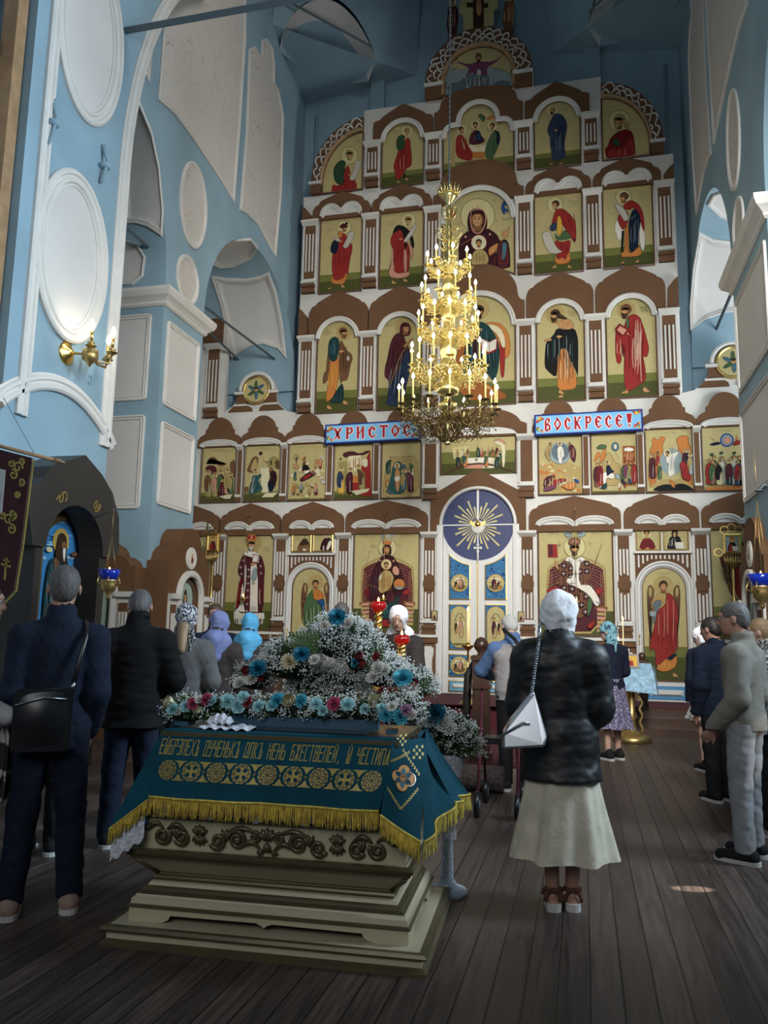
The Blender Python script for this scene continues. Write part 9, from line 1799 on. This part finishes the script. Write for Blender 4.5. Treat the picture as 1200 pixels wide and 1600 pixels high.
# 9 stooping man with walker
p9, q9 = person('white-haired man in a pale grey vest and blue shirt stooping towards the royal doors', (-.66, 8.0), 12, 1.68, head=(14, -30, 0), bend=16, skin='skin_pale', hair=('short',), hairm='hair_white', top=('blue_shirt', .022, .84, 'shirt'), bottom=('trousers', 'dark_trousers', .06), arms=[((-.13, .12, -.22), (-.03, .34, -.28)), ((.05, .02, -.27), (.04, .18, -.44))])
G = SDF((-.3, -.25, .84), (.3, .5, 1.55), .0095); s = q9['s']; G.stk([(z*s-(1-math.cos(math.radians(16)))*max(0, z*s-.92*s), (rx+.042)*s, (ry+.042)*s, 0, math.sin(math.radians(16))*max(0, z*s-.92*s)) for z, rx, ry in ((.84, .15, .105), (.95, .15, .108), (1.05, .14, .095), (1.2, .15, .10), (1.33, .165, .10), (1.43, .12, .075))], .03); G.noise(.007, 20, 9); o = G.mesh('vest', p9, 'grey_vest')
mb = MB(); mb.tube([(-.10, .06, 1.52), (.0, -.07, 1.42), (.10, -.16, 1.22), (.19, -.10, 1.0)], .018, 6, 'leather_black'); held(mb, 'bag_strap', 'black strap running across the back of the white-haired man', 'strap', p9)
t = thing('walking_frame', 'dark red wheeled walking frame to the left of the cream skirt', 'walker', (-.78, 7.2, 0)); 
for sx in (-1, 1):
    for y0 in (6.75, 7.35):
        x = -.70+sx*.16; mb = MB(); mb.lathe((x, y0, .10), [(.10, -.018), (.105, 0), (.10, .018)], 18, 'leather_black', axis=(1, 0, 0)); mb.lathe((x, y0, .10), [(.04, -.022), (.04, .022)], 10, 'iron', axis=(1, 0, 0)); mb.build('wheel', t)
    mb = MB(); x = -.70+sx*.16; mb.tube([(x, 6.75, .12), (x, 6.95, .55), (x, 7.05, .95), (x, 7.12, 1.0), (x, 6.98, 1.02)], .014, 6, 'carpet_red'); mb.tube([(x, 7.35, .12), (x, 7.15, .55), (x, 6.95, .58)], .012, 6, 'carpet_red'); mb.build('side_frame', t)
mb = MB(); mb.box(-.84, -.56, 6.95, 7.20, .55, .60, 'leather_black'); mb.build('seat', t)
# 10 main woman
p10, q10 = person('woman seen from behind in a white lace headscarf, black padded jacket and long cream skirt', (-.135, 4.70), 6, 1.66, True, hair=('scarf', 0, False, False, 1.2), hairm='scarf_white', skin='skin', top=('black_nylon', .062, .70, 'puffy'), bottom=('skirt', 'cream_linen', .28), shoes='sandal', arms=[((-.045, .02, -.27), (.02, .20, -.36)), ((.04, .03, -.27), (-.02, .20, -.36))], stance=-.035)
mb = MB(); mb.grid(lambda u, v: V3(.10*math.cos(2*PI*u)*(1.15+.35*v), -.012+.092*math.sin(2*PI*u)*(1.15+.30*v), 1.425+.085*math.sin(PI*v*.8)-.0*v), 40, 6, 'black_nylon'); c = mb.build('collar', p10)
mb = MB(); mb.box(.12, .165, .80, .855, .205, .212, 'white_cotton', None, Fr((0, 0, 0), (1, 0, 0), (0, 0, 1), (0, -1, 0))); mb.build('label_patch', p10); mb = MB(); mb.tube([(-.08, -.215, .99), (.0, -.217, 1.0), (.06, -.215, 1.02)], .004, 5, 'silver'); mb.build('zip', p10)
F_ = Fr((-.20, -.20, 0), (1, 0, 0), (0, 0, 1), (0, -1, 0)); mb = MB(); bg = [(-.13, .86), (.10, .88), (.115, .93), (.055, 1.14), (.045, 1.17), (.02, 1.14), (-.08, 1.02), (-.12, .95)]; k0 = mb.add([F_.p(a, b, .0) for a, b in bg]+[F_.p(a*.95, b, .10 if b < 1.0 else .03) for a, b in bg]); n = len(bg)
mb.face([k0+n+i for i in range(n)], 'silver'); mb.face([k0+i for i in range(n)][::-1], 'silver')
for i in range(n): j = (i+1) % n; mb.face((k0+i, k0+j, k0+n+j, k0+n+i), 'silver')
mc = MB()
for k in range(22): tt = k/21; mc.lathe((-.165+.045*tt, -.24+.09*tt, 1.16+.27*tt), [(.008, -.004), (.012, 0), (.008, .004)], 7, 'silver', axis=(.3*(k % 2), .5, 1-(k % 2)*.7))
mc.tube([(-.12, -.15, 1.43), (-.115, -.12, 1.50), (-.10, -.0, 1.52)], .012, 6, 'silver'); mf = MB(); mf.tube([F_.p(-.13, .93, .10), F_.p(-.02, 1.0, .105), F_.p(.02, 1.0, .10)], .006, 5, 'silver')
hb = held(mb, 'handbag', 'silver metallic handbag on a chain at the left side of the black jacket', 'bag', p10, (('chain_strap', mc), ('flap_edge', mf)))
bm = hb.modifiers.new('bevel', 'BEVEL'); bm.width = .018; bm.segments = 3
# 11-15 people on the right
person('woman in a teal headscarf, navy cardigan and purple floral skirt by the lectern', (.33, 10.35), 38, 1.62, True, head=(30, -8, 0), hair=('scarf', -1, False), hairm='scarf_teal', skin='skin_pale', top=('navy', .025, .86, 'shirt'), bottom=('dress', 'skirt_floral', .40), arms=[((-.04, .04, -.26), (.02, .22, -.30)), ((.05, .02, -.26), (.0, .2, -.34))])
person('woman in a white kerchief, navy padded jacket and speckled skirt beyond the beige jacket', (1.36, 9.85), 25, 1.58, True, head=(30, -20, 0), hair=('scarf', 0, False, True), hairm='scarf_white', skin='skin_pale', top=('navy', .05, .82, 'puffy'), bottom=('dress', 'skirt_bw', .62))
person('person in a plain dark navy jacket, hidden behind the man in beige', (1.20, 8.1), 30, 1.64, False, head=(20, -10, 0), hair=('short',), hairm='hair_dark', top=('denim', .03, .80, 'shirt'), bottom=('trousers', 'dark_trousers', .06), h=.011)
p14, q14 = person('grey-haired man in profile wearing a beige-grey jacket and pale trousers at the right', (1.06, 6.05), 62, 1.69, head=(14, -5, 0), hair=('short',), skin='skin', top=('beige', .028, .86, 'shirt'), bottom=('trousers', 'light_jean', .07), shoes='shoe_black', arms=[((-.03, -.02, -.29), (.03, .17, -.50)), ((.03, -.03, -.29), (-.06, .19, -.50))], stance=.03)
mb = MB(); c = q14['nb']; mb.lathe(c-V3(0, .01, .01), [(.082, -.02), (.072, .045), (.064, .045), (.066, 0)], 20, 'blue_shirt'); mb.build('shirt_collar', p14)
person('person in a speckled jacket and beige shoes at the right picture edge', (1.38, 6.9), 70, 1.60, True, skin='skin_pale', hair=('short',), hairm='hair_fair', top=('skirt_bw', .03, .80, 'coat'), bottom=('trousers', 'dark_trousers', .06), shoes='shoe_beige', h=.011, stance=.05)
